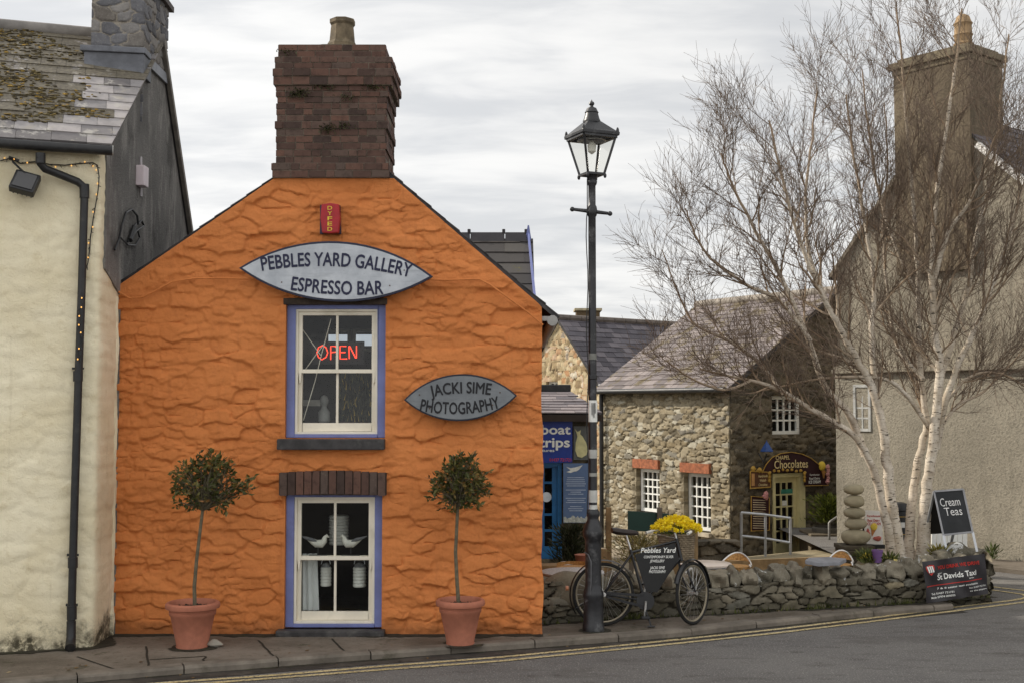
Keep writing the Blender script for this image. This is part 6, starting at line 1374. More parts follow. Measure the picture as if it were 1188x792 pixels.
panel('lower_wall', RC1, np.linspace(kRt, kL + .02, 120), np.linspace(-.8, zs, 60), lambda U, V, H: (GH0.x + GHd.x * U + GHn.x * (.07 + H), GH0.y + GHd.y * U + GHn.y * (.07 + H), V), lambda U, V: (fbm(U * 1.1, V * 1.1, 3, 5) * .04, U * 0, U * 0, U * 0 + 1), gh, skirt=tuple(-GHn * .1))
m = MB(); a = Gp(kRt, zs, .05); b = Gp(kL + .03, zs, .05); m.bar(a + up * .02, b + up * .02, .24, .07); m.bar(a + up * .085, b + up * .085, .15, .06); m.build('string_course', RC2, gh, bevel=.01)
backd = -GHn
m = MB(); q = Gp(kL, 0); m.prism([Vector((q.x, q.y, -.8)), Vector((q.x, q.y, le.z)), Vector((q.x, q.y, le.z)) + backd * 8, Vector((q.x, q.y, -.8)) + backd * 8], -GHd * .3); m.build('side_wall', RC2, gh)
for nm_, ka, za, sgn in (('roof', kL + .15, le.z - .12, 1), ('roof', kRt, rezz, -1)):
    eo_ = Gp(ka, za + .06, .06); upg = Gp(kA, apz2 + .06, .06) - eo_; slates(nm_, SLATE2, eo_, backd, upg, 8, upg.length, .4, .24, gh, seed=61 + sgn, thick=.02)
    m = MB(); m.prism([eo_ - up * .05, eo_ + backd * 8 - up * .05, eo_ + backd * 8 + upg - up * .05, eo_ + upg - up * .05], (0, 0, .04)); m.build('roof_deck', DARKSLATE, gh)
m = MB(); m.bar(Gp(kRt, rezz - .06, .05), Gp(kG(onG(1139, 168)), onG(1139, 168).z - .02, .05), .10, .26, up=GHn); m.build('bargeboard', M('flaking_white_board', C(214, 210, 204), .7, .1, 12, .4, 40), gh)
m = MB(); m.bar(Gp(kL + .1, le.z - .05, .04), Gp(kA, apz2, .04), .06, .10, up=GHn); m.build('verge', M('grey_verge', C(128, 120, 106), .9), gh)
# its chimney
kc0 = kG(onG(1129, 110)); kc1 = kG(onG(1041, 130)); zc0 = onG(1129, 176).z - .6; zt0 = onG(1129, 62).z
st = MB(); dpt = .95
def gbox(mb, k0, k1, d0, d1, z0, z1): mb.prism([Gp(k0, z0, d0), Gp(k1, z0, d0), Gp(k1, z0, d1), Gp(k0, z0, d1)], (0, 0, z1 - z0))
gbox(st, kc0, kc1, .10, -dpt, zc0 - 1.4, zt0); stg = st.build('chimney', m_rough('brown_render', C(98, 88, 74), C(120, 108, 90), .7), gh, bevel=.01)
st = MB(); gbox(st, kc0 - .07, kc1 + .07, .17, -dpt - .07, zt0, zt0 + .12); gbox(st, kc0 - .02, kc1 + .02, .12, -dpt - .02, zt0 - .1, zt0); gbox(st, kc0 + .04, kc1 - .04, .04, -dpt + .04, zt0 + .12, zt0 + .2); st.build('chimney_cap', M('weathered_cap', C(108, 98, 80), .9, .25, 6, .5, 40), stg, bevel=.015)
st = MB(); kp = kc0 + .45; pb = Gp(kp, zt0 + .18, -dpt / 2); st.lathe([(.21, 0), (.2, .08), (.155, .12), (.17, .17), (.145, .2), (.15, .3), (.17, .33), (.15, .36), (.145, .5), (.165, .53), (.14, .57), (.11, .66), (.05, .7)], pb, 16); st.build('chimney_pot', M('buff_ribbed_pot', C(146, 122, 92), .9, .2, 8, .4, 50), stg, True)
frame_window('window', gh, Gp(kG(onG(1013, 470)), onG(1010, 500).z, .075) , GHd, GHn, kG(onG(993, 470)) - kG(onG(1013, 470)), onG(1003, 446).z - onG(1003, 500).z, 2, 4, M('shaded_white_paint', C(168, 168, 164), .5), depth=.03, bar=.03)  # white frame greyed, its shadow put into the paint colour
# ================================================================ THINGS IN THE YARD
def T(name, label, cat, loc, group=None): return thing(name, label, cat, loc, group)
# planter bed round the birches
bed = MB(); bpx = [at(984, 650, 15.75), at(1060, 648, 15.95), at(1140, 644, 16.3), at(1138, 641, 17.6), at(1075, 640, 17.6), at(1000, 643, 17.3)]
BZ = .38
bed.prism([Vector((p.x, p.y, -.5)) for p in bpx], (0, 0, BZ + .5)); bo2 = bed.build('planting_bed', M('bed_soil', C(96, 84, 64), .95, .35, 6, .9, 20, stain=(C(84, 86, 50), .8)))
tag(bo2, kind='structure')
rk = random.Random(31)
for i, (px, py, Y, r_, lab) in enumerate([(1108, 640, 16.45, (.22, .16, .11), 'broad brown rock at the foot of the cream teas board'), (1092, 646, 16.15, (.14, .12, .08), 'grey rock behind the top edge of the taxi banner'), (1128, 643, 16.5, (.12, .1, .10), 'brown rock under the right leg of the cream teas board'), (1072, 649, 16.0, (.10, .09, .07), 'rounded rock beside the right birch foot')]):
    m = MB(); m.cur = (rk.random(), .5, 1); m.blob(at(px, py, Y), r_, i + 3, .22, 18, 12, .75); tag(m.build('rock', COPE, smooth=True, attr=True), lab, 'rock', 'rocks in the birch bed')
# stacked pebbles
Yp = 17.4; PS = Yp / F
ps = T('pebble_sculpture', 'stack of five huge smooth pebbles balanced on a stone plinth', 'sculpture', at(991, 632, Yp))
PEB = M('smooth_beach_stone', C(154, 145, 120), .75, .14, 3, .3, 50, stain=(C(118, 108, 84), .5))
for i, (cx, cy, hw, hh) in enumerate([(992, 622, 17, 9.4), (992.5, 606.8, 13.2, 7), (991, 594.3, 13.2, 6.6), (991, 581, 12.3, 7.6), (991, 567.3, 11.6, 6.3)]):
    m = MB(); m.blob(at(cx, cy, Yp), (hw * PS, hw * PS * .85, hh * PS), i + 11, .05, 26, 18); m.build('pebble', PEB, ps, True)
m = MB(); 
for i in range(6):
    z0 = at(991, 631 + i * 5, Yp).z; hw = (19 - (i > 0) * 1.5 + rk.uniform(-.6, .6)) * PS; m.cur = (rk.random(), rk.random(), 1); m.bb(at(991, 640, Yp).x - hw, at(991, 640, Yp).x + hw, Yp - .26 + rk.uniform(-.02, .02), Yp + .24, z0 - 4.7 * PS, z0)
m.build('plinth', SHADE_STONE, ps, bevel=.012, attr=False)
# ice cream board
def tri_board(px, Y, tilt=0): return [at(x, y, Y) for x, y in px]
ib = T('ice_cream_board', 'white ice cream pavement board standing left of the birch trunks', 'sign', at(1014, 630, 17.8)); Y = 17.8; s = Y / F
m = MB(); m.prism([at(x, y, Y) for x, y in ((1004, 591.5), (1023, 592.5), (1024.5, 631.5), (1003, 630))], (0, .03, 0)); m.build('panel', M('white_board', C(222, 216, 206), .5, .05), ib)
m = MB()
for i, (st_, y, wd_, h) in enumerate([('Farmhouse', 599, 15, 2.4), ('Real Dairy', 604.5, 14, 3), ('ICE CREAM', 608.5, 16, 3)]): put(m, fit(st_, wd_ * s, h * s, .02), at(1013.5, y, Y), (1, 0, 0), up, nY, .004)
m.build('lettering', REDL, ib)
m = MB(); m.blob(at(1014, 610.5, Y - .01), (.055, .012, .05), 1, .1, 12, 8); m.build('ice_cream_ball', M('lemon_print', C(226, 196, 76), .6), ib, True)
m = MB(); m.prism([at(1010.5, 613, Y - .004), at(1016.5, 613, Y - .004), at(1011.5, 622, Y - .004)], (0, -.006, 0)); m.build('ice_cream_cone', M('cone_print', C(176, 118, 66), .7), ib)
m = MB(); m.blob(at(1018, 624, Y - .008), (.06, .01, .035), 2, .2, 12, 8); m.blob(at(1007, 618, Y - .008), (.035, .01, .06), 3, .2, 12, 8); m.build('fruit_picture', M('fruit_print', C(178, 96, 84), .6, .3, 30), ib, True)
m = MB(); m.prism([at(1005, 592, Y + .05), at(1023, 593, Y + .05), at(1023, 593, Y + .05) + Vector((.02, .4, -.75)), at(1005, 592, Y + .05) + Vector((-.02, .4, -.75))], (0, .03, 0)); m.bb(at(1002, 631, Y).x, at(1026, 631, Y).x, Y - .03, Y + .5, at(1014, 634, Y).z - .02, at(1014, 631, Y).z); m.build('stand', BLACKPL, ib)
# litter bin
lbn = T('litter_bin', 'black round litter bin with small white label between the birch trunks', 'bin', at(1045, 632, 18)); p = at(1045, 632, 18.2); s = 18.2 / F
m = MB(); m.lathe([(7.5 * s, -.5), (8 * s, 0), (8.6 * s, 10 * s), (8.6 * s, 36 * s), (8 * s, 36.5 * s), (8 * s, 39 * s), (9 * s, 40 * s), (9 * s, 44 * s), (7.6 * s, 48 * s), (3 * s, 49.5 * s)], p, 24); m.build('body', BLACKPL, lbn, True)
m = MB(); m.lathe([(8.75 * s, 33 * s), (8.75 * s, 33.6 * s)], p, 24); m.lathe([(8.75 * s, 13 * s), (8.75 * s, 13.6 * s)], p, 24); m.build('gold_band', GOLD, lbn)
m = MB(); m.bb(p.x - 2 * s, p.x + 2.5 * s, p.y - 8.8 * s, p.y - 8.5 * s, p.z + 21 * s, p.z + 27 * s); m.build('label_plate', M('white_label', C(216, 214, 208), .6), lbn)
# cream teas board
ct = T('cream_teas_board', 'tilted blackboard with silver frame chalked Cream Teas above the taxi banner', 'sign', at(1104, 640, 16.4)); Y = 16.35
A = at(1083.5, 569.5, Y + .12); B = at(1117.5, 567, Y + .0); Cc = at(1128.5, 616.5, Y - .12); D = at(1094.5, 620, Y - .02)
nC = (B - A).cross(D - A).normalized(); nC = nC if nC.y < 0 else -nC
def cpnt(s, t_, off=0): return A.lerp(B, s).lerp(D.lerp(Cc, s), t_) + nC * off
m = MB(); m.prism([cpnt(0, 0), cpnt(1, 0), cpnt(1, 1), cpnt(0, 1)], -nC * .012); m.build('blackboard', M('chalk_board', C(40, 42, 44), .6, .25, 4, .1, 30), ct)
m = MB()
for a, b in (((0, 0), (1, 0)), ((1, 0), (1, 1)), ((1, 1), (0, 1)), ((0, 1), (0, 0))): m.bar(cpnt(*a), cpnt(*b), .024, .026, up=nC)
m.build('silver_frame', M('dull_aluminium', C(136, 136, 138), .5, .15, 10, .1, 60, .6), ct)
m = MB(); L1 = cpnt(0, 1) + (cpnt(0, 1) - cpnt(0, 0)).normalized() * .33; L2 = cpnt(1, 1) + (cpnt(1, 1) - cpnt(1, 0)).normalized() * .26
m.bar(cpnt(0, 1), L1, .03, .025, up=nC); m.bar(cpnt(1, 1), L2, .03, .025, up=nC)
for a in (0, 1):
    q = cpnt(a, 0, -.02); m.bar(q, q + Vector((-.06, .45, -.95)), .028, .024)
m.build('leg', METAL, ct)
q = cpnt(0, 0, -.03); q2 = cpnt(1, 0, -.03); m = MB(); dv = Vector((-.07, .42, -.62)); m.prism([q, q2, q2 + dv, q + dv], nC * -.01); m.build('rear_board', M('black_rear_board', C(44, 42, 40), .6), ct)
m = MB(); exc = (B - A).normalized(); eyc = (A - D).normalized()
put(m, fit('Cream', .25, .11, .0), cpnt(.46, .36), exc, eyc, nC, .006); put(m, fit('Teas', .22, .11, .0), cpnt(.50, .58), exc, eyc, nC, .006); m.build('lettering', M('white_chalk', C(206, 206, 204), .8, .1, 40), ct)
# white plank crates behind it
wp = T('white_planks', 'low white plank screen behind the cream teas board legs', 'screen', at(1100, 640, 18.6)); m = MB()
for i in range(7):
    x0 = 1081 + i * 6; m.prism([at(x, y, 18.6) for x, y in ((x0, 612 + (i % 2)), (x0 + 5.2, 612 + (i % 2)), (x0 + 5.2, 652), (x0, 652))], (0, .03, 0))
m.build('planks', WHITEFR, wp); m = MB(); m.bb(at(1080, 0, 18.6).x, at(1123, 0, 18.6).x, 18.64, 18.70, .15, .22); m.build('rail', WHITEFR, wp)
# purple pot with flowers
pp_ = T('purple_pot', 'small purple pot among spring flowers on the wall top', 'plant pot', at(1018, 651, 15.9)); p = at(1018, 652, 15.9); s = 15.9 / F
m = MB(); m.lathe([(4.4 * s, 0), (5.8 * s, 12 * s), (6.4 * s, 12 * s), (6.5 * s, 14.5 * s), (5.9 * s, 14.5 * s), (5.4 * s, 12 * s)], p, 20); m.build('pot', M('purple_plastic', C(108, 78, 126), .5, .1, 6), pp_, True); m = MB(); m.lathe([(5.5 * s, 12.4 * s), (.5 * s, 13 * s)], p, 14); m.build('soil', SOIL, pp_)
def tuft(name, label, cat, cpx, Y, rx, rz, n_, seed, stops, flowers=None, lw_=.008, ll=(.05, .14)):
    rr = random.Random(seed); o = T(name, label, cat, at(cpx[0], cpx[1] + rz, Y)); m = MB(); s = Y / F; c = at(*cpx, Y)
    for _ in range(n_):
        q = Vector((rr.gauss(0, .5) * rx * s, rr.gauss(0, .4) * rx * s, rr.uniform(-1, .8) * rz * s)); d = (Vector((q.x, q.y, abs(q.z) * .6 + .05)).normalized() + Vector((rr.uniform(-.7, .7), rr.uniform(-.7, .7), rr.uniform(-.2, .8)))).normalized() * rr.uniform(*ll); w_ = d.orthogonal().normalized() * lw_; w_.rotate(Matrix.Rotation(rr.uniform(0, 6.3), 3, d.normalized())); m.cur = (rr.random(), 0, 0); m.add([c + q - w_ * .4, c + q + w_ * .4, c + q + d * .6 + w_, c + q + d, c + q + d * .6 - w_], [(0, 1, 2, 3, 4)])
    m.build('foliage', leaf_mat(name + '_leaf', stops), o, attr=True)
    if flowers:
        m = MB()
        for _ in range(flowers[1]): m.cur = (rr.random(), 0, 0); m.blob(c + Vector((rr.gauss(0, .5) * rx * s, rr.gauss(0, .4) * rx * s, rr.uniform(.0, 1) * rz * s)), (.016, .016, .014), 1, .2, 6, 4)
        m.build('flowers', M(name + '_flower', flowers[0], .6, .15), o)
    return o
tuft('flower_clump', 'low clump of yellow and white spring flowers left of the purple pot', 'flowers', (1008, 647), 16.0, 12, 6, 260, 3, [(0, C(52, 62, 30)), (1, C(104, 110, 54))], (C(206, 180, 70), 26))
tuft('flower_clump', 'low clump of green leaves right of the purple pot', 'flowers', (1030, 650), 16.0, 9, 5, 180, 4, [(0, C(52, 62, 30)), (1, C(104, 110, 54))], (C(206, 190, 120), 9))
tuft('weed_clump', 'yellow green weeds between the birches and the cream teas board', 'weeds', (1088, 643), 16.3, 8, 7, 220, 5, [(0, C(88, 88, 40)), (1, C(150, 138, 66))], None)
tuft('weed_clump', 'green weed tuft at the foot of the roughcast wall', 'weeds', (1152, 641), 20.0, 5, 7, 120, 6, [(0, C(48, 60, 28)), (1, C(92, 104, 50))], None)
tuft('twiggy_shrub', 'twiggy yellow green shrub behind the bicycle saddle', 'shrub', (742, 636), 16.2, 26, 16, 1100, 7, [(0, C(84, 78, 46)), (.6, C(128, 118, 68)), (1, C(168, 152, 92))], None, .006, (.04, .12))
tuft('dark_shrub', 'dark evergreen shrub below the wildlife poster', 'shrub', (662, 630), 19.6, 17, 22, 900, 8, [(0, C(28, 34, 20)), (1, C(62, 66, 38))], None, .012, (.06, .14))
tuft('shop_shrub', 'rounded green bush in a pot right of the chocolate shop door', 'shrub', (962, 590), 24.6, 18, 16, 1100, 9, [(0, C(52, 62, 22)), (1, C(120, 128, 50))], None, .014, (.06, .16))
sp3 = T('stone_planter', 'grey barrel planter under the bush by the chocolate shop', 'planter', at(962, 622, 24.7)); p = at(962, 630, 24.7); m = MB(); m.lathe([(.26, -.1), (.32, .15), (.34, .32), (.30, .34), (.28, .26)], p, 18); m.build('tub', M('grey_tub', C(96, 92, 84), .9), sp3, True)
m = MB(); m.lathe([(.28, .28), (.05, .32)], p, 14); m.build('soil', SOIL, sp3)
# green notice board on a post
gb_ = T('green_board', 'plain dark green board on a post behind the daffodils', 'notice board', at(752, 618, 17.6)); m = MB(); m.prism([at(x, y, 17.6) for x, y in ((728.5, 592), (776, 595.5), (775, 617), (728.5, 615))], (0, .03, 0)); m.build('panel', M('bottle_green_board', C(34, 62, 54), .5, .1, 4), gb_)
m = MB(); a = at(765, 588, 17.58); m.bb(a.x - .035, a.x + .035, 17.53, 17.59, -.3, a.z); a = at(733, 615, 17.58); m.bb(a.x - .03, a.x + .03, 17.64, 17.7, -.3, a.z); m.build('post', M('grey_post', C(104, 96, 84), .85), gb_)
# timber posts
for i, (px, pt, pb, Y, hw, lab) in enumerate([(706, 588, 660, 18.2, 3.2, 'tall weathered timber post right of the street lamp'), (700, 636, 668, 17.2, 4.0, 'short thick timber post behind the street lamp'), (805.5, 614, 660, 16.6, 3.6, 'pale timber post behind the bicycle basket')]):
    m = MB(); s = Y / F; a = at(px, pt, Y); m.bb(a.x - hw * s, a.x + hw * s, Y - hw * s, Y + hw * s, -.4, a.z); m.add([], []); tag(m.build('timber_post', WOOD, bevel=.008), lab, 'post', 'timber posts in the yard')
# small wall stub by the chapel corner
ws = T('rubble_stub', 'short rubble wall stub at the chapel corner behind the cafe table', 'wall', at(834, 645, 21)); Y = 21.0
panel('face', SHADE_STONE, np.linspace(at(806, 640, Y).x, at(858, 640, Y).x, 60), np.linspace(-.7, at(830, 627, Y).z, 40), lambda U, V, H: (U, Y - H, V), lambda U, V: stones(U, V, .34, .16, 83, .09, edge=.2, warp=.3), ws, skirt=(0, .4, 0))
# timber deck with ramp, rails
dk = T('timber_deck', 'raised weathered timber deck before the chocolate shop', 'deck', at(925, 648, 23)); m = MB()
e = lambda px, py, Y: at(px, py, Y)
TIM = M('pale_decking', C(142, 130, 104), .8, .15, 5, .3, 50)  # pale timber, one base colour broken up by noise
dA, dB_, dC, dD = e(840, 653, 20.6), e(985, 646, 20.4), e(986, 633, 23.9), e(866, 645, 24.6)
zt = (dA.z + dB_.z) / 2
nbd = 16
for i in range(nbd):
    p, q, r2, s2 = dA.lerp(dD, i / nbd), dB_.lerp(dC, i / nbd), dB_.lerp(dC, (i + .94) / nbd), dA.lerp(dD, (i + .94) / nbd); m.prism([p, q, r2, s2], (0, 0, -.035))
m.build('decking', TIM, dk); m = MB()
m.bar(e(744, 661.5, 20.4), e(985, 651, 20.2), .05, .20); m.build('fascia_board', WOOD, dk)
rlg = T('ramp_railing', 'galvanised two bar railing before the chocolate shop door', 'railing', e(890, 640, 22.6)); m = MB(); Yr2 = 22.6
P_ = lambda x, y: at(x, y, Yr2)
for a, b in (((860, 594), (888, 596.5)), ((888, 596.5), (917, 600.5)), ((860, 621), (888, 624)), ((888, 624), (917, 629))): m.tube([P_(*a), P_(*b)], .024, 8)
for x, y0, y1 in ((860, 594, 648), (888, 596.5, 645), (917, 600.5, 643)): m.tube([P_(x, y0), P_(x, y1)], .026, 8)
m.build('rails', METAL, rlg, True)
hr2 = T('handrail', 'single sloping grey handrail right of the potted bush', 'railing', e(965, 624, 24)); m = MB(); m.tube([at(x, y, 23.6) for x, y in ((982, 592), (964, 604), (962, 606), (962, 628))], .024, 8); m.tube([at(978, 595, 23.6), at(978, 630, 23.6)], .02, 8); m.build('rail', M('dull_grey_rail', C(120, 118, 114), .5, .1, 6, .1, 50, .4), hr2, True)
# low rubble step right of the door
m = MB(); m.bb(at(938, 630, 24.4).x, at(985, 625, 24.4).x, 24.2, 25.2, -.9, at(960, 618, 24.4).z); tag(m.build('rendered_kerb_wall', M('brown_low_wall', C(104, 94, 78), .95, .2, 6), bevel=.02), 'low rendered retaining wall right of the chocolate shop door', 'wall')
# cafe tables and rattan chairs
def table(label, cx, cy, Y, r_, topm, sx=1.0):
    o = T('cafe_table', label, 'table', at(cx, cy + 40, Y), 'cafe tables behind the low wall'); c = at(cx, cy, Y); m = MB(); m.lathe([(r_ * .97, -.03), (r_, -.025), (r_, -.005), (r_ * .98, 0)], c, 30, sx, 1); m.build('tabletop', topm, o, True)
    m = MB(); m.lathe([(r_ * .98, -.042), (r_ * 1.01, -.035), (r_ * 1.01, -.028)], c, 30, sx, 1); m.build('rim', METAL, o, True)
    zb = yard_z(Y) + .02 - c.z
    for a in (.6, 2.2, 3.8, 5.4):
        m = MB(); m.tube([c + Vector((r_ * .6 * math.cos(a) * sx, r_ * .6 * math.sin(a), -.03)), c + Vector((r_ * .75 * math.cos(a) * sx, r_ * .75 * math.sin(a), zb))], .014, 6); m.build('leg', METAL, o)
table('round white cafe table behind the bicycle front wheel', 818, 652.5, 15.9, .34, M('white_glass_top', C(214, 200, 186), .4, .1, 5)); table('round pale woven cafe table at the left end of the low wall', 664, 662, 15.4, .40, M('pale_woven_top', C(178, 176, 174), .7, .25, 40))
RAT = M('tan_rattan', C(178, 136, 84), .8, .3, 40, .7, 90)
def chair(label, cx, cy, Y, ang, wpx):
    o = T('rattan_chair', label, 'chair', at(cx, cy + 40, Y), 'rattan chairs behind the low wall'); c = at(cx, cy, Y); r_ = wpx * Y / F; zf = yard_z(Y) + .02; hz = c.z; seat = zf + .44
    rot = Matrix.Rotation(ang, 3, 'Z')
    def pt(a, rr_, z): v = rot @ Vector((rr_ * math.cos(a), rr_ * math.sin(a), 0)); return Vector((c.x + v.x, c.y + v.y, z))
    arc_ = [R(-20) + R(220) * i / 20 for i in range(21)]
    m = MB(); top_ = [pt(a, r_, hz - .14 * (abs(math.cos(a)) ** 2)) for a in arc_]; m.tube([pt(arc_[0], r_ * 1.1, seat)] + top_ + [pt(arc_[-1], r_ * 1.1, seat)], .012, 8); m.build('arm_rail', M('bright_tube', C(214, 212, 208), .3, .08, 8, .1, 50, .6), o, True)
    m = MB(); bk_ = [R(12) + R(156) * i / 14 for i in range(15)]; tp = [pt(a, r_ * .97, hz - .005 - .14 * (abs(math.cos(a)) ** 2)) for a in bk_]; bt_ = [pt(a, r_ * .9, seat + .05) for a in bk_]; m.add(tp + bt_, [(i, i + 1, 16 + i, 15 + i) for i in range(14)]); bk3 = m.build('backrest', RAT, o, True)
    m = MB(); m.lathe([(r_ * .9, -.03), (r_ * .95, 0), (.05, .01)], (c.x, c.y, seat), 20); m.build('seat', RAT, o, True)
    for a in (.7, 2.4, 3.9, 5.5): m = MB(); m.tube([pt(a, r_ * .85, seat), pt(a, r_ * .95, zf)], .014, 6); m.build('leg', METAL, o)
chair('rattan armchair at the white cafe table', 853, 642.5, 16.3, R(-20), 18); chair('rattan armchair behind the flat grey slab on the wall', 974, 639.5, 16.6, R(-25), 15); chair('rattan armchair behind the pale woven table', 668, 657, 16.0, R(20), 24)
# planter box behind the lamp, white pebble on the step
pb2 = T('terracotta_trough', 'tan clay pot under the dark shrub behind the lamp', 'plant pot', at(677, 655, 18.6)); m = MB(); p = at(677, 655, 18.6); m.lathe([(.09, -.1), (.13, .14), (.14, .16), (.11, .15)], p, 16); m.build('pot', TERRA, pb2, True)
m = MB(); m.lathe([(.11, .13), (.01, .14)], p, 12); m.build('soil', SOIL, pb2)
m = MB(); m.blob(at(654.5, 652.5, 17.5), (.06, .05, .025), 2, .1, 14, 10); tag(m.build('white_pebble', M('white_pebble_stone', C(206, 200, 190), .8), smooth=True), 'flat white pebble on the timber ledge below the blue door', 'stone')
m = MB(); m.bar(at(626, 659, 17.55), at(700, 658, 17.55), .3, .12); tag(m.build('timber_ledge', WOOD, bevel=.01), 'weathered timber ledge below the blue shop door', 'ledge')

# ================================================================ BIRCH TREES
def m_birch():
    t = NT('birch_bark'); r, g, b = t.attr()[:3]
    n = t.noise(10, 6, .6, t.map((1, 1, 4.5))); n2 = t.noise(4, 6, .65); n3 = t.noise(30, 5, .6, t.map((.5, .5, 3)))
    white = t.mix(t.step(n2, .3, .7), C(172, 158, 138), C(212, 202, 186)); white = t.mix(t.math('MULTIPLY', t.step(n3, .52, .66), .6), white, C(140, 124, 104))
    white = t.mix(t.step(n, .57, .64), white, C(56, 47, 40)); white = t.mix(t.math('MULTIPLY', t.step(t.noise(1.6, 7, .7), .5, .66), .55), white, C(118, 102, 84))
    twig = t.mix(g, C(80, 68, 60), C(124, 108, 92))
    mid = t.mix(t.step(r, .06, .2), twig, C(140, 120, 98))
    col = t.mix(t.step(r, .2, .5), mid, white)
    return t.done(col, .8, t.bump(n, .5, .006), 0, .25)
BIRCH = m_birch()
def rad_t(r_): return min(1.0, r_ / .055)
def birch(label, stems, seed, n1=13, mind=.7):
    rr = random.Random(seed); b0 = at(*stems[0][0][0][:2], stems[0][0][0][2]); o = T('birch_tree', label, 'tree', Vector((b0.x, b0.y, BZ)), 'birch trees behind the low wall')
    tm = MB(); cm_ = MB(); tips = 0
    def rod(mb, pts, rads, n_):
        """tube with its local thickness stored for the bark"""
        k0 = len(mb.a); mb.tube(pts, rads, n_, cap=False); tone = rr.random()
        for i in range(len(pts)):
            for j in range(n_): mb.a[k0 + i * n_ + j] = (rad_t(rads[i]), tone, 0)
    def shoot(p, d, L_, r0, lvl, pull):
        n_ = (6, 6, 5, 4)[lvl]; pts = [p]; rads = [r0]; d = d.normalized(); step = L_ / n_
        for i in range(n_):
            d = (d + Vector((rr.gauss(0, .13), rr.gauss(0, .13), rr.gauss(0, .10) + pull)) ).normalized(); p = p + d * step; pts.append(p); rads.append(max(.0018, r0 * (1 - .86 * (i + 1) / n_)))
        rod(cm_, pts, rads, (6, 5, 4, 3)[lvl])
        return pts, rads
    def bud(p, d, sp, upb):
        ax = d.orthogonal().normalized(); ax.rotate(Matrix.Rotation(rr.uniform(0, 6.3), 3, d)); v = (d * math.cos(sp) + ax * math.sin(sp)); v.z += upb; return v.normalized()
    for path, r0, r1, start, cnt, lmul in stems:
        pts = [at(x, y, Y) for x, y, Y in path]
        if path[0][1] > 640: pts[0].z = BZ - .05
        # smooth, slightly knobbly stem
        fine_ = []
        for i in range(len(pts) - 1):
            p0, p1, p2, p3 = pts[max(0, i - 1)], pts[i], pts[i + 1], pts[min(len(pts) - 1, i + 2)]
            for q in range(5):
                t = q / 5; fine_.append(.5 * ((2 * p1) + (p2 - p0) * t + (2 * p0 - 5 * p1 + 4 * p2 - p3) * t * t + (3 * p1 - p0 - 3 * p2 + p3) * t ** 3) + Vector((rr.gauss(0, .006), rr.gauss(0, .006), 0)))
        fine_.append(pts[-1]); k = len(fine_); rads = [(r0 + (r1 - r0) * (i / (k - 1)) ** .85) * rr.uniform(.95, 1.06) * (1 + .5 * max(0, 1 - i / 2.5) * (path[0][1] > 640)) for i in range(k)]
        rod(tm, fine_, rads, 9)
        # knots where limbs were lost
        seg = [(a, b) for a, b in zip(range(k - 1), range(1, k))]
        for c_ in range(cnt):
            f = start + (1 - start) * ((c_ + rr.random()) / cnt); i = min(k - 2, int(f * (k - 1))); p = fine_[i].lerp(fine_[i + 1], rr.random()); d = (fine_[i + 1] - fine_[i]).normalized()
            L1 = rr.uniform(.8, 1.7) * lmul * (1.1 - .45 * f); rb = min(rads[i] * .5, .016 * L1 + .004)
            q, rq = shoot(p, bud(p, d, rr.uniform(.5, .95), .12), L1, rb, 1, .085)
            m1 = int(L1 * 11.5) + 3
            for j in range(m1):
                g_ = .12 + .86 * (j + rr.random()) / m1; ii = min(len(q) - 2, int(g_ * (len(q) - 1))); pp = q[ii].lerp(q[ii + 1], rr.random()); dd = (q[ii + 1] - q[ii]).normalized()
                L2 = rr.uniform(.3, .75) * lmul ** .5; w2, r2_ = shoot(pp, bud(pp, dd, rr.uniform(.35, .8), .10), L2, min(rq[ii] * .6, .0065), 2, .05)
                for h in range(rr.randint(4, 6)):
                    jj = rr.randint(1, len(w2) - 2); p3 = w2[jj].lerp(w2[jj + 1], rr.random()); d3 = (w2[jj + 1] - w2[jj]).normalized(); shoot(p3, bud(p3, d3, rr.uniform(.3, .8), .05), rr.uniform(.14, .40), .0031, 3, .02)
    tm.build('trunk', BIRCH, o, True, attr=True, sharp=R(80)); cm_.build('crown', BIRCH, o, attr=True)
    return o
Yb = 16.6
def st(px, r0, r1, start, cnt, lm=1.0, y0=Yb, y1=None):
    y1 = y0 if y1 is None else y1; n_ = len(px)
    return ([(x, y, y0 + (y1 - y0) * i / (n_ - 1)) for i, (x, y) in enumerate(px)], r0, r1, start, cnt, lm)
birch('birch with two main stems leaning out to the left over the yard', [
    st([(1037, 656), (1032, 622), (1024, 585), (1010, 536), (988, 503), (946, 477), (915, 458), (889, 446), (851, 437), (812, 428)], .072, .012, .45, 17, .75, 16.6, 15.7),
    st([(1045, 656), (1038, 607), (1032, 565), (1028, 530), (1025, 500), (1010, 445), (990, 410), (973, 377), (958, 350), (945, 322), (925, 270), (907, 205), (892, 140)], .088, .012, .34, 24, 1.0, 16.6, 16.0),
    st([(1016, 470), (1011, 382), (1014, 327), (1002, 250), (990, 180), (982, 110)], .050, .010, .2, 15, .9, 16.5, 17.3),
    st([(1004, 528), (985, 480), (959, 450), (936, 391), (909, 327), (876, 268), (850, 215), (836, 178)], .058, .010, .35, 18, .85, 16.5, 15.8),
    st([(940, 395), (905, 350), (865, 330), (825, 300), (806, 272), (795, 242)], .032, .008, .15, 14, .66, 16.1, 15.4),
    st([(910, 457), (880, 420), (845, 395), (805, 375), (785, 335), (768, 290)], .028, .007, .1, 12, .65, 15.9, 16.6),
    st([(958, 350), (940, 300), (935, 235), (942, 160), (948, 100)], .036, .008, .15, 13, .9, 16.2, 17.0),
    st([(870, 442), (840, 452), (805, 440), (782, 425), (765, 412)], .020, .006, .1, 7, .5, 15.8, 15.2),
], 101)
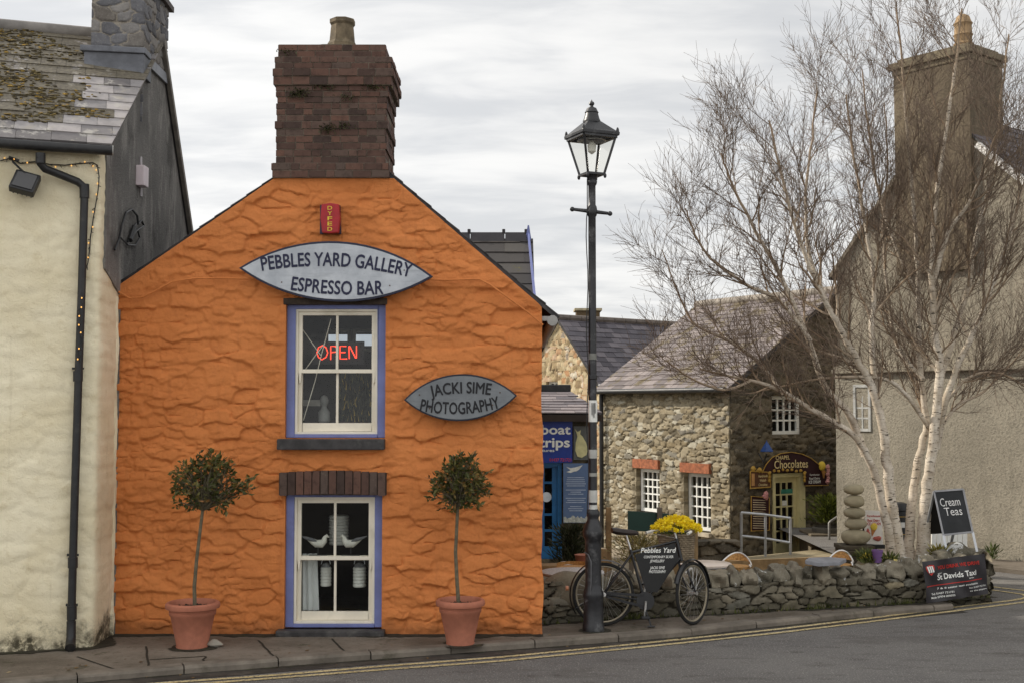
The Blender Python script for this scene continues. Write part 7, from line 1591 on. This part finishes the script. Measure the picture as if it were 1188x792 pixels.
birch('birch with a tight clump of upright stems right of the bin', [
    st([(1055, 656), (1056, 610), (1062, 555), (1070, 512), (1075, 490), (1068, 430), (1065, 330), (1060, 240), (1052, 150), (1046, 70), (1040, 10)], .074, .010, .36, 26, .95, 16.9, 17.2),
    st([(1070, 656), (1072, 610), (1076, 560), (1083, 510), (1091, 430), (1085, 390), (1081, 320), (1086, 240), (1098, 150), (1110, 70), (1116, 10)], .096, .010, .36, 26, .95, 16.8, 16.4),
    st([(1086, 520), (1098, 460), (1120, 405), (1140, 360), (1160, 310), (1176, 255), (1196, 190), (1206, 130)], .056, .010, .3, 16, .95, 16.8, 16.2),
    st([(1091, 440), (1108, 385), (1124, 330), (1132, 275), (1150, 200), (1162, 110), (1170, 40)], .045, .009, .2, 16, .9, 16.8, 17.5),
    st([(1098, 465), (1125, 437), (1155, 432), (1185, 445), (1215, 470)], .024, .007, .1, 12, .75, 16.8, 16.1),
    st([(1080, 500), (1052, 458), (1028, 440), (985, 437), (940, 441), (885, 453)], .038, .008, .2, 9, .7, 16.8, 15.9),
    st([(1066, 350), (1040, 290), (1020, 225), (1008, 150), (1000, 80)], .034, .008, .15, 14, .9, 17.1, 17.8),
    st([(1083, 330), (1100, 270), (1125, 235), (1146, 180), (1160, 150)], .036, .008, .15, 12, .85, 16.6, 16.0),
    st([(1086, 505), (1110, 470), (1140, 455), (1175, 420), (1205, 380)], .026, .007, .1, 12, .8, 16.8, 17.5),
    st([(1072, 440), (1040, 400), (1030, 340), (1024, 270), (1030, 190), (1026, 120)], .034, .008, .15, 14, .85, 17.0, 17.6),
], 202)

# ---- dirt gathered along the feet of the walls
DIRT_AND_SHADE = M('damp_dirt_and_shade', C(50, 46, 36), .95, .35, 9, .8, 40, stain=(C(62, 66, 38), .6))  # wall-foot dirt, and the painted contact shade round pots and lamp
def dirt_and_shade(line, w0, w1, seed, z=.002):
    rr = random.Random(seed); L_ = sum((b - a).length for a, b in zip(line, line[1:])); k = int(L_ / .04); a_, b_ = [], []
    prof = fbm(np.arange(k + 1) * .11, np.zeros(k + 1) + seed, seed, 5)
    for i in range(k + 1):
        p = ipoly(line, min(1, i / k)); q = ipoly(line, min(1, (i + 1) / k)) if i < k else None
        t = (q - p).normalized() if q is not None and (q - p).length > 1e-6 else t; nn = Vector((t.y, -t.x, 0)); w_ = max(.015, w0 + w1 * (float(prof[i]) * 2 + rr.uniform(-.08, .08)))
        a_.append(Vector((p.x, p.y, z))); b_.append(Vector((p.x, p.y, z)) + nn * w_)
    m = MB(); m.add(a_ + b_, [(i, i + 1, k + 2 + i, k + 1 + i) for i in range(k)]); tag(m.build('dirt_and_shade', DIRT_AND_SHADE), kind='stuff')
dirt_and_shade([Vector((xl - .05, YF + .05, 0)), Vector((xr, YF + .05, 0))], .19, .16, 3)
dirt_and_shade([K0 + kd * 2.2 + Vector((0, .05, 0)), K0 + Vector((0, .05, 0)), Vector((xl, YF, 0))], .17, .16, 5, .004)
dirt_and_shade([p + Vector((0, .08, 0)) for p in wall_base], .20, .14, 7)
dirt_and_shade([p + Vector((0, -.01, Z_R + .0062 - p.z)) for p in kerb[1:]], .05, .07, 11, Z_R + .0062)
lt_ = MB(); lr_ = random.Random(77)
for i in range(70):
    x_ = lr_.uniform(-4.2, 6); y_ = None
    p = ipoly(kerb, lr_.uniform(.45, .98)); p = p + Vector((0, lr_.choice([-.10, -.06, .35, .5, .7]) + lr_.uniform(-.05, .05), 0)); z = Z_R + .012 if p.y < ipoly(kerb, .5).y - 9 else .006
    on_road = lr_.random() < .4
    q = ipoly(kerb, lr_.uniform(.45, .98)); p = q + (Vector((0, -lr_.uniform(.03, .25), Z_R + .010)) if on_road else Vector((0, lr_.uniform(.2, .6), .006)))
    a = lr_.uniform(0, 6.3); s = lr_.uniform(.012, .03); lt_.cur = (lr_.random(), 0, 0); d1 = Vector((math.cos(a), math.sin(a), .1)) * s; d2 = Vector((-math.sin(a), math.cos(a), .25)) * s * .5; lt_.add([p - d1, p + d2, p + d1, p - d2], [(0, 1, 2), (0, 2, 3)])
tag(lt_.build('leaf_litter', leaf_mat('dead_leaf', [(0, C(74, 56, 38)), (.6, C(120, 96, 62)), (1, C(168, 150, 116))]), attr=True), kind='stuff')

for c_, r_, sd_ in ((gnd(223, 750, 0), .25, 1), (gnd(534, 746.5, 0), .22, 2), (gnd(688.5, 731, 0), .18, 3)):  # contact shade of pots and lamp base, painted as dark discs on the pavement
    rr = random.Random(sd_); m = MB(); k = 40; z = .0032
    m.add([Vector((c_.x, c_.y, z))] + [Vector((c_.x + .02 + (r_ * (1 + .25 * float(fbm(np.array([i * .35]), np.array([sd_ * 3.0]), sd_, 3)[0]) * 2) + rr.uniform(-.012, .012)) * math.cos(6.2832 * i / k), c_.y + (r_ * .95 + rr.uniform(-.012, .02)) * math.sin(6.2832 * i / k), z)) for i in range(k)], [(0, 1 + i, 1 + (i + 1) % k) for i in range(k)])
    tag(m.build('dirt_and_shade', DIRT_AND_SHADE), kind='stuff')
